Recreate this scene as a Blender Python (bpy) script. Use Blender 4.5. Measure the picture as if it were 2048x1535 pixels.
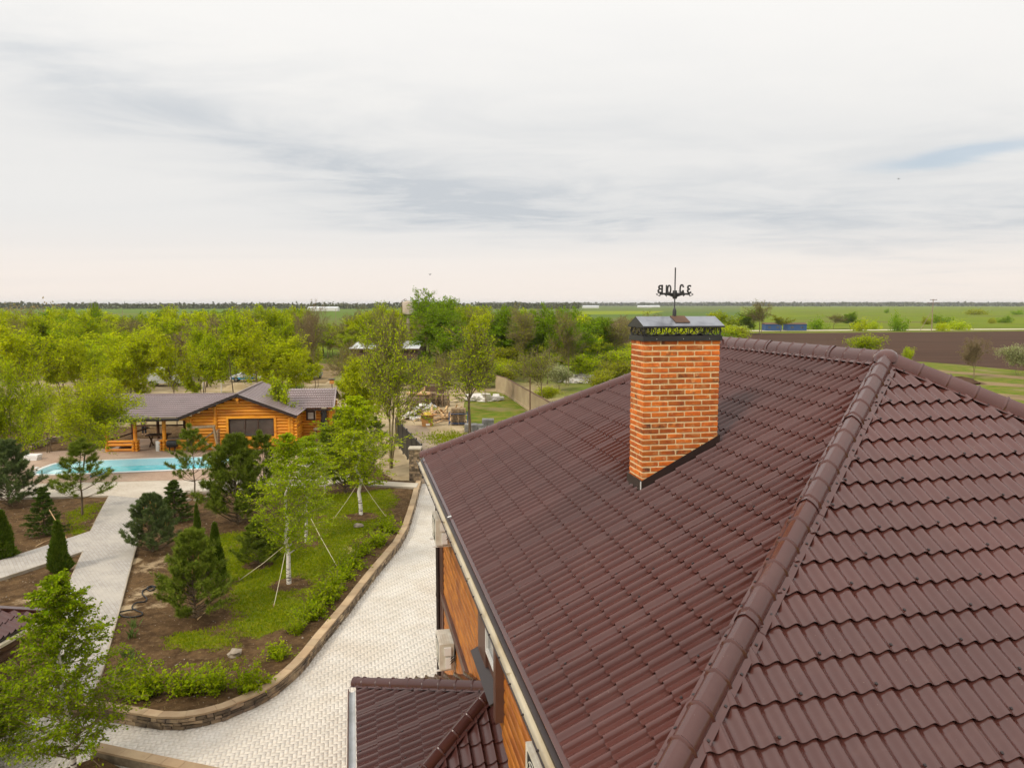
import bpy, bmesh, math, random
import numpy as np
from mathutils import Vector, Matrix
for o in list(bpy.data.objects): bpy.data.objects.remove(o)
SC = bpy.context.scene
COL = SC.collection
rnd = random.Random(7)
nr = np.random.default_rng(11)
# ---------------------------------------------------------------- camera
FPX, CX, CY, HOR, H = 1543.0, 1024.0, 767.5, 608.0, 10.3
TH = math.atan((CY - HOR) / FPX)
cam_d = bpy.data.cameras.new('camera'); cam = bpy.data.objects.new('camera', cam_d); COL.objects.link(cam)
cam.location = (0, 0, H); cam.rotation_euler = (math.radians(90) - TH, 0, 0)
cam_d.sensor_width = 36; cam_d.lens = 36 * FPX / 2048; cam_d.clip_start = .1; cam_d.clip_end = 60000
SC.camera = cam
SC.render.engine = 'CYCLES'
SC.cycles.use_denoising = True; SC.cycles.use_adaptive_sampling = True; SC.cycles.adaptive_threshold = .02
SC.cycles.max_bounces = 6; SC.cycles.diffuse_bounces = 3; SC.cycles.glossy_bounces = 3
SC.cycles.transmission_bounces = 4; SC.cycles.transparent_max_bounces = 8; SC.cycles.volume_bounces = 0
SC.cycles.caustics_reflective = False; SC.cycles.caustics_refractive = False
# ---------------------------------------------------------------- sky, sun, exposure
SC.view_settings.view_transform = 'Standard'; SC.view_settings.look = 'None'
SC.view_settings.exposure = 0.48; SC.view_settings.gamma = 1.0; SC.view_settings.use_curve_mapping = False
SUN_EL, SUN_AZ = math.radians(40), math.radians(-138)      # azimuth clockwise from +Y (view direction)
W = bpy.data.worlds.new('World'); SC.world = W; W.use_nodes = True
class NT:
    """tiny helper to write node graphs"""
    def __init__(s, tree): s.t = tree; s.n = tree.nodes; s.l = tree.links
    def new(s, typ, **kw):
        n = s.n.new(typ)
        for k, v in kw.items(): setattr(n, k, v)
        return n
    def put(s, sock, v):
        if isinstance(v, bpy.types.NodeSocket): s.l.new(v, sock)
        elif v is not None: sock.default_value = v
    def m(s, op, a, b=None, c=None, clamp=False):
        n = s.new('ShaderNodeMath', operation=op, use_clamp=clamp)
        for i, v in enumerate((a, b, c)): s.put(n.inputs[i], v)
        return n.outputs[0]
    def vm(s, op, a, b=None):
        n = s.new('ShaderNodeVectorMath', operation=op); s.put(n.inputs[0], a)
        if op == 'SCALE': s.put(n.inputs[3], b)
        else: s.put(n.inputs[1], b)
        return n.outputs[0]
    def mix(s, f, a, b, blend='MIX'):
        n = s.new('ShaderNodeMix', data_type='RGBA', blend_type=blend)
        s.put(n.inputs[0], f); s.put(n.inputs[6], c4(a)); s.put(n.inputs[7], c4(b)); return n.outputs[2]
    def noise(s, vec, scale, detail=4, rough=.55, dist=0):
        n = s.new('ShaderNodeTexNoise'); s.put(n.inputs['Vector'], vec)
        n.inputs['Scale'].default_value = scale; n.inputs['Detail'].default_value = detail
        n.inputs['Roughness'].default_value = rough; n.inputs['Distortion'].default_value = dist
        return n.outputs[0]
    def ramp(s, v, lo, hi, a=0., b=1., smooth=True):
        n = s.new('ShaderNodeMapRange', interpolation_type='SMOOTHSTEP' if smooth else 'LINEAR')
        for i, x in enumerate((v, lo, hi, a, b)): s.put(n.inputs[i], x)
        return n.outputs[0]
def c4(c): return (c[0], c[1], c[2], 1.) if isinstance(c, (tuple, list)) and len(c) == 3 else c
def build_world():
    k = NT(W.node_tree); k.n.clear()
    out = k.new('ShaderNodeOutputWorld'); bg = k.new('ShaderNodeBackground'); k.l.new(bg.outputs[0], out.inputs[0])
    tc = k.new('ShaderNodeTexCoord'); d = k.vm('NORMALIZE', tc.outputs['Generated'])
    sx = k.new('ShaderNodeSeparateXYZ'); k.l.new(d, sx.inputs[0]); X, Y, Z = sx.outputs
    sky = k.new('ShaderNodeTexSky', sky_type='NISHITA', sun_disc=False)
    sky.sun_elevation = SUN_EL; sky.sun_rotation = SUN_AZ; sky.air_density = 1.0; sky.dust_density = 1.5
    blue = k.vm('SCALE', sky.outputs[0], 0.075)
    az = k.m('MULTIPLY', k.m('ARCTAN2', X, Y), 180 / math.pi)
    el = k.m('MULTIPLY', k.m('ARCSINE', Z), 180 / math.pi)
    # cloud deck: noise on a plane overhead, so it foreshortens towards the horizon
    zz = k.m('ADD', k.m('MAXIMUM', Z, 0.0), 0.045)
    cb = k.new('ShaderNodeCombineXYZ'); k.put(cb.inputs[0], k.m('DIVIDE', X, zz)); k.put(cb.inputs[1], k.m('DIVIDE', Y, zz)); cb.inputs[2].default_value = 3.7
    p = k.vm('MULTIPLY', cb.outputs[0], (.78, 1.02, 1.))
    n1 = k.noise(p, 0.26, 7, .56, .6); n2 = k.noise(p, 1.25, 8, .64, .5); n3 = k.noise(k.vm('MULTIPLY', p, (0.5, 1.3, 1)), .16, 4, .5, .4)
    # streaks of grey: stronger round a line that climbs to the left of the view
    wob = k.m('MULTIPLY', k.m('SUBTRACT', n1, .5), 9.0)
    lf = k.m('MAXIMUM', k.m('MULTIPLY', az, -1.), 0.)
    line = k.m('ADD', k.m('ADD', 7.3, k.m('MULTIPLY', k.m('POWER', lf, 1.35), .062)), k.m('MULTIPLY', k.m('MAXIMUM', az, 0.), -.06))
    off = k.m('ADD', k.m('SUBTRACT', el, line), wob)
    band = k.m('EXPONENT', k.m('MULTIPLY', k.m('POWER', k.m('DIVIDE', off, 2.3), 2), -1.))
    band2 = k.m('EXPONENT', k.m('MULTIPLY', k.m('POWER', k.m('DIVIDE', k.m('SUBTRACT', off, 3.4), 5.5), 2), -1.))
    core = k.m('EXPONENT', k.m('MULTIPLY', k.m('ADD', k.m('POWER', k.m('DIVIDE', k.m('SUBTRACT', az, -2.), 11.), 2), k.m('POWER', k.m('DIVIDE', off, 1.7), 2)), -1.))
    tex = k.ramp(n2, .32, .68)
    dens = k.m('MULTIPLY', band, k.m('ADD', .22, k.m('MULTIPLY', tex, .42)))
    dens = k.m('ADD', dens, k.m('MULTIPLY', core, k.m('ADD', .10, k.m('MULTIPLY', tex, .42))))
    dens = k.m('ADD', dens, k.m('MULTIPLY', band2, k.m('MULTIPLY', k.ramp(n2, .40, .72), .26)))
    dens = k.m('ADD', dens, k.m('MULTIPLY', k.ramp(n1, .46, .70), k.ramp(el, 4., 10., .0, .20)))
    dens = k.m('ADD', dens, k.m('MULTIPLY', k.ramp(n3, .48, .66), .12), clamp=True)
    lowf = k.ramp(el, 0., 6.5, 1., 0.)
    white = k.mix(lowf, (.622, .612, .596), (.69, .617, .560))
    cloud = k.mix(k.m('MULTIPLY', dens, .82), white, (.375, .405, .44))
    # overcast dome: a little brighter overhead than near the horizon (standard overcast sky)
    gain = k.m('ADD', 1., k.m('MULTIPLY', k.m('POWER', k.m('MAXIMUM', Z, 0.), 2), 1.0))
    cloud = k.vm('SCALE', cloud, gain)
    # the one thin gap with blue showing through
    ga = k.m('DIVIDE', k.m('SUBTRACT', az, 29.5), 5.5); ge = k.m('DIVIDE', k.m('ADD', k.m('SUBTRACT', el, k.m('ADD', 9.4, k.m('MULTIPLY', k.m('SUBTRACT', az, 29.), .05))), k.m('MULTIPLY', k.m('SUBTRACT', n2, .5), 1.9)), .62)
    gap = k.m('EXPONENT', k.m('MULTIPLY', k.m('ADD', k.m('POWER', ga, 2), k.m('POWER', ge, 2)), -1.))
    gap = k.m('MULTIPLY', k.ramp(gap, .1, .9), .5)
    col = k.mix(gap, cloud, blue)
    k.l.new(col, bg.inputs[0]); bg.inputs[1].default_value = 1.0
build_world()
W.cycles.sampling_method = 'MANUAL'; W.cycles.sample_map_resolution = 512
sd = bpy.data.lights.new('sun', 'SUN'); sd.energy = 1.5; sd.angle = math.radians(11); sd.color = (1., .91, .77)
so = bpy.data.objects.new('sun', sd); COL.objects.link(so)
sv = Vector((math.sin(SUN_AZ) * math.cos(SUN_EL), math.cos(SUN_AZ) * math.cos(SUN_EL), math.sin(SUN_EL)))
so.rotation_euler = sv.to_track_quat('Z', 'Y').to_euler(); so.location = sv * 200
# ---------------------------------------------------------------- photo pixel -> place
FW = np.array([0, math.cos(TH), -math.sin(TH)]); RT = np.array([1., 0, 0]); UP = np.array([0, math.sin(TH), math.cos(TH)])
C0 = np.array([0, 0, H])
def ray(x, y): return FW + (x - CX) / FPX * RT - (y - CY) / FPX * UP
def G(x, y, z=0.):
    r = ray(x, y); return C0 + r * ((z - H) / r[2])
def atY(x, y, Y):
    r = ray(x, y); return C0 + r * (Y / r[1])
def proj(P):
    P = np.asarray(P, float) - C0; d = P @ FW
    return np.stack([CX + FPX * (P @ RT) / d, CY - FPX * (P @ UP) / d], -1)
A3 = lambda *v: np.array(v, float)
def unit(v): v = np.asarray(v, float); return v / np.linalg.norm(v)
# ---------------------------------------------------------------- mesh helpers
class MB:
    """collects shapes in world coordinates; build() links them as ONE mesh object"""
    def __init__(s): s.v = []; s.f = []; s.a = []; s.mi = []
    def add(s, vs, fs, tint=None, mi=0):
        o = len(s.v); s.v += [tuple(map(float, x)) for x in vs]; s.f += [tuple(i + o for i in f) for f in fs]
        s.a += [rnd.random() if tint is None else tint] * len(vs); s.mi += [mi] * len(fs); return s
    def box(s, c, hx, hy, hz, ax=(1, 0, 0), ay=(0, 1, 0), az=(0, 0, 1), tint=None, jit=0, mi=0):
        c, ax, ay, az = map(lambda q: np.asarray(q, float), (c, ax, ay, az))
        vs = [c + ax * hx * i + ay * hy * j + az * hz * k for k in (-1, 1) for j in (-1, 1) for i in (-1, 1)]
        if jit: vs = [v + np.array([rnd.uniform(-jit, jit) for _ in range(3)]) for v in vs]
        return s.add(vs, [(0, 2, 3, 1), (4, 5, 7, 6), (0, 1, 5, 4), (2, 6, 7, 3), (0, 4, 6, 2), (1, 3, 7, 5)], tint, mi)
    def bar(s, p, q, w, h=None, up=(0, 0, 1), tint=None):
        p, q = np.asarray(p, float), np.asarray(q, float); d = q - p; L = np.linalg.norm(d); d = d / L
        up = np.asarray(up, float)
        if abs(d @ up) > .98: up = np.array([1., 0, 0])
        sd_ = unit(np.cross(d, up)); u = np.cross(sd_, d)
        return s.box((p + q) / 2, L / 2, w / 2, (h or w) / 2, d, sd_, u, tint)
    def tube(s, pts, r, n=8, caps=True, tint=None):
        pts = [np.asarray(p, float) for p in pts]; rs = r if isinstance(r, (list, tuple)) else [r] * len(pts)
        rings = []; ref = None
        for i, p in enumerate(pts):
            d = unit(pts[min(i + 1, len(pts) - 1)] - pts[max(i - 1, 0)])
            if ref is None: ref = np.array([0, 0, 1.]) if abs(d[2]) < .9 else np.array([1., 0, 0])
            x = unit(np.cross(d, ref)); y = np.cross(d, x); ref = -y if False else ref
            rings.append([p + rs[i] * (x * math.cos(2 * math.pi * k / n) + y * math.sin(2 * math.pi * k / n)) for k in range(n)])
        vs = [v for rg in rings for v in rg]
        fs = [(i * n + k, i * n + (k + 1) % n, (i + 1) * n + (k + 1) % n, (i + 1) * n + k) for i in range(len(pts) - 1) for k in range(n)]
        if caps: fs += [tuple(range(n - 1, -1, -1)), tuple((len(pts) - 1) * n + k for k in range(n))]
        return s.add(vs, fs, tint)
    def prism(s, poly, ext, tint=None):
        """closed outline (list of 3-D points) extruded by the vector ext"""
        n = len(poly); ext = np.asarray(ext, float); P = [np.asarray(p, float) for p in poly]
        vs = P + [p + ext for p in P]
        return s.add(vs, [tuple(range(n - 1, -1, -1)), tuple(range(n, 2 * n))] + [(i, (i + 1) % n, n + (i + 1) % n, n + i) for i in range(n)], tint)
    def lathe(s, c, prof, n=16, tint=None):
        c = np.asarray(c, float); vs = []; m = len(prof)
        for r, z in prof: vs += [c + A3(r * math.cos(2 * math.pi * k / n), r * math.sin(2 * math.pi * k / n), z) for k in range(n)]
        fs = [(i * n + k, i * n + (k + 1) % n, (i + 1) * n + (k + 1) % n, (i + 1) * n + k) for i in range(m - 1) for k in range(n)]
        fs += [tuple(range(n - 1, -1, -1)), tuple((m - 1) * n + k for k in range(n))]
        return s.add(vs, fs, tint)
    def build(s, name, mat, parent=None, origin=None, smooth=None):
        o = np.asarray(origin if origin is not None else (root_loc(parent) if parent else (0, 0, 0)), float)
        me = bpy.data.meshes.new(name)
        me.from_pydata([tuple(np.asarray(v) - o) for v in s.v], [], s.f)
        at = me.attributes.new('tint', 'FLOAT', 'POINT'); at.data.foreach_set('value', np.array(s.a, np.float32))
        if smooth is not None: shade(me, smooth)
        ob = link(name, me, mat, parent, None if parent else tuple(o))
        if any(s.mi): me.polygons.foreach_set('material_index', s.mi)
        return ob
def shade(me, deg):
    me.polygons.foreach_set('use_smooth', [True] * len(me.polygons))
    me.set_sharp_from_angle(angle=math.radians(deg))
def root_loc(o):
    v = np.zeros(3)
    while o is not None: v += np.array(o.location); o = o.parent
    return v
def link(name, me, mat, parent=None, loc=None):
    ob = bpy.data.objects.new(name, me); COL.objects.link(ob)
    if mat is not None and not me.materials:
        for q in (mat if isinstance(mat, (list, tuple)) else [mat]): me.materials.append(M[q] if isinstance(q, str) else q)
    if parent: ob.parent = parent
    if loc is not None: ob.location = loc
    return ob
def np_mesh(name, V, faces_n, Fi, tint=None, smooth=False):
    """V (n,3), Fi flat index array of faces with faces_n corners each"""
    me = bpy.data.meshes.new(name); nf = len(Fi) // faces_n
    me.vertices.add(len(V)); me.vertices.foreach_set('co', np.asarray(V, np.float32).ravel())
    me.loops.add(len(Fi)); me.loops.foreach_set('vertex_index', np.asarray(Fi, np.int32))
    me.polygons.add(nf); me.polygons.foreach_set('loop_start', np.arange(0, nf * faces_n, faces_n, dtype=np.int32))
    me.polygons.foreach_set('loop_total', np.full(nf, faces_n, np.int32))
    if tint is not None:
        at = me.attributes.new('tint', 'FLOAT', 'POINT'); at.data.foreach_set('value', np.asarray(tint, np.float32))
    if smooth: me.polygons.foreach_set('use_smooth', [True] * nf)
    me.update(calc_edges=True); me.validate(); return me
def tag(o, label, cat, group=None):
    o['label'] = label; o['category'] = cat
    if group: o['group'] = group
    return o
def thing(name, label, cat, loc=(0, 0, 0), group=None):
    o = bpy.data.objects.new(name, None); COL.objects.link(o); o.location = tuple(map(float, loc)); o.empty_display_size = .2
    return tag(o, label, cat, group)
def struct(o, kind='structure'): o['kind'] = kind; return o
def sheet(name, mat, pts, z=None, kind='structure', hole=None, parent=None):
    """flat polygon sheet, with an optional hole"""
    bm = bmesh.new()
    for loop in [pts] + ([hole] if hole else []):
        vs = [bm.verts.new((p[0], p[1], z if z is not None else p[2])) for p in loop]
        for i in range(len(vs)): bm.edges.new((vs[i], vs[(i + 1) % len(vs)]))
    bmesh.ops.triangle_fill(bm, use_beauty=True, use_dissolve=False, edges=bm.edges[:])
    for f in bm.faces:
        if f.normal.z < 0: f.normal_flip()
    me = bpy.data.meshes.new(name); bm.to_mesh(me); bm.free()
    o = link(name, me, mat, parent)
    return struct(o, kind) if kind else o
def inside(P, poly):
    """vectorised point in polygon, P (n,2)"""
    P = np.asarray(P, float); r = np.zeros(len(P), bool); poly = np.asarray(poly)[:, :2]
    j = len(poly) - 1
    for i in range(len(poly)):
        a, b = poly[i], poly[j]
        c = ((a[1] > P[:, 1]) != (b[1] > P[:, 1])) & (P[:, 0] < (b[0] - a[0]) * (P[:, 1] - a[1]) / (b[1] - a[1] + 1e-12) + a[0])
        r ^= c; j = i
    return r
def vnoise(x, y, s, seed=0):
    """cheap smooth value noise for masks and relief"""
    x = np.asarray(x) / s; y = np.asarray(y) / s
    g = np.random.default_rng(seed).random((64, 64)); xi = np.floor(x).astype(int); yi = np.floor(y).astype(int)
    fx = x - xi; fy = y - yi; fx = fx * fx * (3 - 2 * fx); fy = fy * fy * (3 - 2 * fy)
    q = lambda i, j: g[(xi + i) % 64, (yi + j) % 64]
    return (q(0, 0) * (1 - fx) + q(1, 0) * fx) * (1 - fy) + (q(0, 1) * (1 - fx) + q(1, 1) * fx) * fy
def fbm(x, y, s, seed=0): return .5 * vnoise(x, y, s, seed) + .3 * vnoise(x, y, s / 2.1, seed + 1) + .2 * vnoise(x, y, s / 4.3, seed + 2)
# ---------------------------------------------------------------- materials
M = {}
def mat(name, c1, c2=None, rough=.7, spec=.5, scale=4., detail=5, stretch=None, metal=0., bump=0., bscale=None, tint=0., c3=None, lo=.35, hi=.65, coat=0.):
    m = bpy.data.materials.new(name); m.use_nodes = True; k = NT(m.node_tree); b = k.n['Principled BSDF']
    tc = k.new('ShaderNodeTexCoord'); v = tc.outputs['Object']
    if stretch: v = k.vm('MULTIPLY', v, stretch)
    col = c4(c1)
    if c2 is not None:
        nz = k.noise(v, scale, detail); col = k.mix(k.ramp(nz, lo, hi), c1, c2)
        if c3 is not None: col = k.mix(k.ramp(k.noise(v, scale * .23, 3), .5, .72), col, c3)
    if tint:
        at = k.new('ShaderNodeAttribute', attribute_name='tint')
        f = k.m('ADD', 1. - tint, k.m('MULTIPLY', at.outputs['Fac'], 2 * tint))
        col = k.vm('SCALE', col if isinstance(col, bpy.types.NodeSocket) else rgb(k, col), f)
    k.put(b.inputs['Base Color'], col)
    b.inputs['Roughness'].default_value = rough; b.inputs['Specular IOR Level'].default_value = spec; b.inputs['Metallic'].default_value = metal
    b.inputs['Coat Weight'].default_value = coat
    if bump:
        bp = k.new('ShaderNodeBump'); bp.inputs['Strength'].default_value = min(1, bump); bp.inputs['Distance'].default_value = .02 * max(1, bump)
        k.l.new(k.noise(v, bscale or scale * 3, 6, .65), bp.inputs['Height']); k.l.new(bp.outputs[0], b.inputs['Normal'])
    M[name] = m; return m
def rgb(k, c):
    n = k.new('ShaderNodeRGB'); n.outputs[0].default_value = c4(c); return n.outputs[0]
# --- roof metal
def roof_mat(name, c1, c2, dust, amt, rough):
    m = bpy.data.materials.new(name); m.use_nodes = True; k = NT(m.node_tree); b = k.n['Principled BSDF']
    g = k.new('ShaderNodeNewGeometry'); p = g.outputs['Position']; at = k.new('ShaderNodeAttribute', attribute_name='tint')
    n1 = k.noise(p, .45, 5, .55); n2 = k.noise(p, 2.6, 7, .68); n3 = k.noise(k.vm('MULTIPLY', p, (2.5, 9., 2.5)), 1., 5, .6)
    col = k.mix(k.ramp(n1, .35, .65), c1, c2)
    d = k.m('MULTIPLY', k.m('ADD', k.m('MULTIPLY', k.ramp(n2, .45, .75), .6), k.m('MULTIPLY', k.ramp(n3, .5, .75), .5)), amt)
    col = k.mix(d, col, dust)
    col = k.mix(k.m('MULTIPLY', k.ramp(k.noise(p, 55, 2, .5), .74, .78), .5), col, (.30, .24, .20))
    f = k.m('ADD', .93, k.m('MULTIPLY', at.outputs['Fac'], .14)); col = k.vm('SCALE', col, f)
    k.put(b.inputs['Base Color'], col); k.put(b.inputs['Roughness'], k.m('ADD', rough, k.m('MULTIPLY', d, .55))); b.inputs['Specular IOR Level'].default_value = .58
    bp = k.new('ShaderNodeBump'); bp.inputs['Strength'].default_value = .05; bp.inputs['Distance'].default_value = .02
    k.l.new(k.noise(p, 90, 5, .65), bp.inputs['Height']); k.l.new(bp.outputs[0], b.inputs['Normal']); M[name] = m
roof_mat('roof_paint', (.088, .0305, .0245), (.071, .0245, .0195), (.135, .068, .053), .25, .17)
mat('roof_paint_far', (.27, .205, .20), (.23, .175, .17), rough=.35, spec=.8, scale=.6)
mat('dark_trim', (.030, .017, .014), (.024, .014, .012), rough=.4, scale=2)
mat('brown_trim', (.115, .052, .036), (.09, .042, .03), rough=.45, scale=3)
mat('porch_paint', (.068, .025, .021), (.056, .021, .018), rough=.25, spec=.55, scale=.6, bump=.05, bscale=80)
mat('screw_head', (.02, .012, .011), rough=.5)
mat('gutter_cream', (.56, .49, .36), (.42, .33, .20), rough=.5, scale=1.2, detail=8, c3=(.34, .27, .17), lo=.42, hi=.75)
mat('gutter_zinc', (.46, .47, .47), (.33, .33, .32), rough=.4, scale=2)
# --- house walls
mat('siding_wood', (.46, .165, .022), (.30, .090, .012), rough=.5, scale=1.6, stretch=(3, 1.1, 5), detail=8, tint=.14, bump=.15, bscale=12, c3=(.20, .055, .012))
mat('sill_dark', (.030, .018, .012), (.04, .026, .018), rough=.6, spec=.2, scale=3)
mat('white_plastic', (.72, .71, .68), (.66, .64, .60), rough=.4, scale=2)
mat('dirty_white', (.66, .63, .55), (.50, .45, .36), rough=.5, scale=3)
mat('black_rubber', (.018, .018, .018), rough=.6)
mat('foam_yellow', (.55, .38, .03), rough=.7)
mat('window_glass', (.10, .11, .12), (.06, .06, .065), rough=.06, spec=.8, scale=.8)
# --- brick
def brick_mat():
    m = bpy.data.materials.new('brick_clay'); m.use_nodes = True; k = NT(m.node_tree); b = k.n['Principled BSDF']
    tc = k.new('ShaderNodeTexCoord'); oi = k.new('ShaderNodeObjectInfo'); at = k.new('ShaderNodeAttribute', attribute_name='tint')
    r = k.m('FRACT', k.m('ADD', oi.outputs['Random'], k.m('MULTIPLY', at.outputs['Fac'], 7.)))
    v = k.vm('ADD', tc.outputs['Object'], k.vm('SCALE', rgb(k, (7.3, 3.1, 5.7)), k.m('MULTIPLY', r, 9.)))
    col = k.mix(k.ramp(k.noise(v, 9, 6, .6), .35, .68), (.58, .145, .012), (.44, .085, .008))
    col = k.mix(k.m('MULTIPLY', k.ramp(k.noise(v, 5, 5, .6, .5), .50, .70), k.ramp(r, .35, .85)), col, (.10, .034, .014))
    col = k.mix(k.m('MULTIPLY', k.ramp(k.noise(v, 11, 5), .54, .70), .6), col, (.66, .33, .12))
    f = k.m('ADD', .62, k.m('MULTIPLY', k.m('FRACT', k.m('MULTIPLY', r, 13.)), .66)); col = k.vm('SCALE', col, f)
    k.put(b.inputs['Base Color'], col); b.inputs['Roughness'].default_value = .82
    bp = k.new('ShaderNodeBump'); bp.inputs['Strength'].default_value = .5; bp.inputs['Distance'].default_value = .006
    k.l.new(k.noise(v, 40, 6, .7), bp.inputs['Height']); k.l.new(bp.outputs[0], b.inputs['Normal']); M['brick_clay'] = m
brick_mat()
mat('mortar', (.78, .60, .34), (.66, .47, .25), rough=.95, scale=8, bump=.5, bscale=60)
mat('black_metal', (.022, .021, .022), (.03, .029, .03), rough=.42, scale=3)
mat('cap_sheet', (.26, .27, .30), (.17, .175, .20), rough=.28, spec=.8, scale=5., metal=.55)
# --- ground
def ground_mat():
    m = bpy.data.materials.new('ground_mix'); m.use_nodes = True; k = NT(m.node_tree); b = k.n['Principled BSDF']
    g = k.new('ShaderNodeNewGeometry'); p = g.outputs['Position']
    sx = k.new('ShaderNodeSeparateXYZ'); k.l.new(p, sx.inputs[0])
    grass = k.mix(k.ramp(k.noise(p, .35, 6), .3, .7), (.085, .14, .006), (.15, .185, .010))
    grass = k.mix(k.m('MULTIPLY', k.ramp(k.noise(p, .02, 6, .6), .42, .7), .8), grass, (.15, .13, .035))
    soil = k.mix(k.ramp(k.noise(p, .8, 7, .65), .3, .7), (.30, .215, .115), (.44, .34, .20))
    near = k.m('MULTIPLY', k.ramp(sx.outputs[1], 88, 125, 1., 0.), k.ramp(sx.outputs[0], -2, 14, 1., 0.))
    f = k.m('MULTIPLY', near, k.ramp(k.noise(p, .10, 5, .6), .36, .56))
    col = k.mix(f, grass, soil)
    # long strips of other fields far out
    st = k.noise(k.vm('MULTIPLY', p, (.0004, .0035, 1)), 1., 3, .5)
    far = k.ramp(sx.outputs[1], 380, 700)
    col = k.mix(k.m('MULTIPLY', far, k.ramp(st, .40, .50)), col, (.085, .135, .022))
    col = k.mix(k.m('MULTIPLY', far, k.ramp(st, .54, .60)), col, (.135, .125, .05))
    k.put(b.inputs['Base Color'], col); b.inputs['Roughness'].default_value = .95; b.inputs['Specular IOR Level'].default_value = .1
    bp = k.new('ShaderNodeBump'); bp.inputs['Strength'].default_value = .6; bp.inputs['Distance'].default_value = .12
    k.l.new(k.noise(p, 2.2, 7, .7), bp.inputs['Height']); k.l.new(bp.outputs[0], b.inputs['Normal']); M['ground_mix'] = m
ground_mat()
def soil_mat():
    """garden terrain: attribute 'tint' holds where grass grows, 'sand' where pale spoil lies"""
    m = bpy.data.materials.new('garden_soil'); m.use_nodes = True; k = NT(m.node_tree); b = k.n['Principled BSDF']
    g = k.new('ShaderNodeNewGeometry'); p = g.outputs['Position']
    ga = k.new('ShaderNodeAttribute', attribute_name='tint'); sa = k.new('ShaderNodeAttribute', attribute_name='sand')
    n1 = k.noise(p, 2.2, 8, .68); n2 = k.noise(p, 7., 8, .7)
    soil = k.mix(k.ramp(n1, .3, .7), (.065, .036, .016), (.165, .098, .044))
    soil = k.mix(k.m('MULTIPLY', k.ramp(n2, .52, .72), .7), soil, (.26, .175, .095))
    soil = k.mix(k.m('MULTIPLY', k.ramp(k.noise(p, 30, 4, .7), .62, .72), .5), soil, (.36, .27, .16))
    soil = k.mix(k.ramp(k.m('ADD', sa.outputs['Fac'], k.m('MULTIPLY', k.m('SUBTRACT', n1, .5), .9)), .45, .7), soil, (.46, .34, .20))
    gr = k.mix(k.ramp(k.noise(p, 3.2, 7, .65), .3, .72), (.10, .16, .005), (.24, .24, .010))
    f = k.ramp(k.m('ADD', ga.outputs['Fac'], k.m('MULTIPLY', k.m('SUBTRACT', n2, .5), 1.1)), .34, .62)
    col = k.mix(k.m('MULTIPLY', f, .92), soil, gr)
    k.put(b.inputs['Base Color'], col); b.inputs['Roughness'].default_value = .95; b.inputs['Specular IOR Level'].default_value = .1
    bp = k.new('ShaderNodeBump'); bp.inputs['Strength'].default_value = .9; bp.inputs['Distance'].default_value = .09
    k.l.new(k.noise(p, 7, 9, .78), bp.inputs['Height']); k.l.new(bp.outputs[0], b.inputs['Normal']); M['garden_soil'] = m
soil_mat()
mat('ploughed', (.062, .034, .022), (.088, .050, .032), rough=.95, spec=.05, scale=.25, detail=8, stretch=(.12, 1.6, 1), bump=1., bscale=1.5)
mat('meadow', (.115, .165, .006), (.165, .20, .010), rough=.95, spec=.05, scale=.03, detail=7, c3=(.13, .12, .035))
mat('rape_field', (.30, .29, .012), (.16, .22, .01), rough=.95, spec=.05, scale=.004, stretch=(1, 4, 1))
mat('far_green', (.085, .15, .012), (.12, .17, .02), rough=.95, spec=.05, scale=.004, stretch=(1, 5, 1))
mat('dirt_track', (.27, .19, .10), (.19, .14, .07), rough=.95, spec=.05, scale=.4, detail=7)
mat('gravel_road', (.62, .55, .42), (.50, .44, .32), rough=.95, spec=.05, scale=.1)
mat('sand_soil', (.46, .36, .22), (.33, .25, .14), rough=.95, spec=.05, scale=.5, detail=8, bump=.7, bscale=4)
mat('yard_grass', (.095, .145, .010), (.18, .17, .030), rough=.95, spec=.05, scale=.9, detail=9, bump=.8, bscale=5, c3=(.22, .18, .075))
mat('concrete', (.54, .48, .38), (.42, .36, .27), rough=.9, scale=.4, detail=8, bump=.2, bscale=10)
mat('concrete_brown', (.34, .25, .16), (.25, .18, .115), rough=.9, scale=.3, detail=8, c3=(.46, .38, .27), bump=.15)
mat('concrete_fence', (.46, .36, .22), (.37, .28, .17), rough=.9, scale=.5, detail=8, c3=(.27, .19, .11))
mat('paver', (.66, .61, .535), (.60, .54, .455), rough=.88, scale=1.1, detail=7, tint=.055, bump=.12, bscale=40, c3=(.56, .49, .40))
mat('paver_bed', (.50, .44, .36), (.55, .49, .41), rough=.95, scale=3)
def tile_mat(name, c1, c2, c3, w, h, rot=0., joint=(.2, .16, .12), mortar=.02):
    m = bpy.data.materials.new(name); m.use_nodes = True; k = NT(m.node_tree); b = k.n['Principled BSDF']
    g = k.new('ShaderNodeNewGeometry'); p = g.outputs['Position']
    mp = k.new('ShaderNodeMapping'); k.l.new(p, mp.inputs[0]); mp.inputs['Rotation'].default_value = (0, 0, rot)
    br = k.new('ShaderNodeTexBrick'); k.l.new(mp.outputs[0], br.inputs['Vector'])
    br.inputs['Color1'].default_value = c4(c1); br.inputs['Color2'].default_value = c4(c2); br.inputs['Mortar'].default_value = c4(joint)
    br.inputs['Scale'].default_value = 1; br.inputs['Mortar Size'].default_value = mortar * h; br.inputs['Brick Width'].default_value = w; br.inputs['Row Height'].default_value = h
    br.inputs['Bias'].default_value = 0
    col = k.mix(k.m('MULTIPLY', k.ramp(k.noise(p, .55, 6, .6), .42, .68), .75), br.outputs[0], c3)
    col = k.mix(k.m('MULTIPLY', k.ramp(k.noise(p, 3.5, 5, .65), .5, .75), .35), col, c3)
    k.put(b.inputs['Base Color'], col); b.inputs['Roughness'].default_value = .88; M[name] = m
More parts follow.
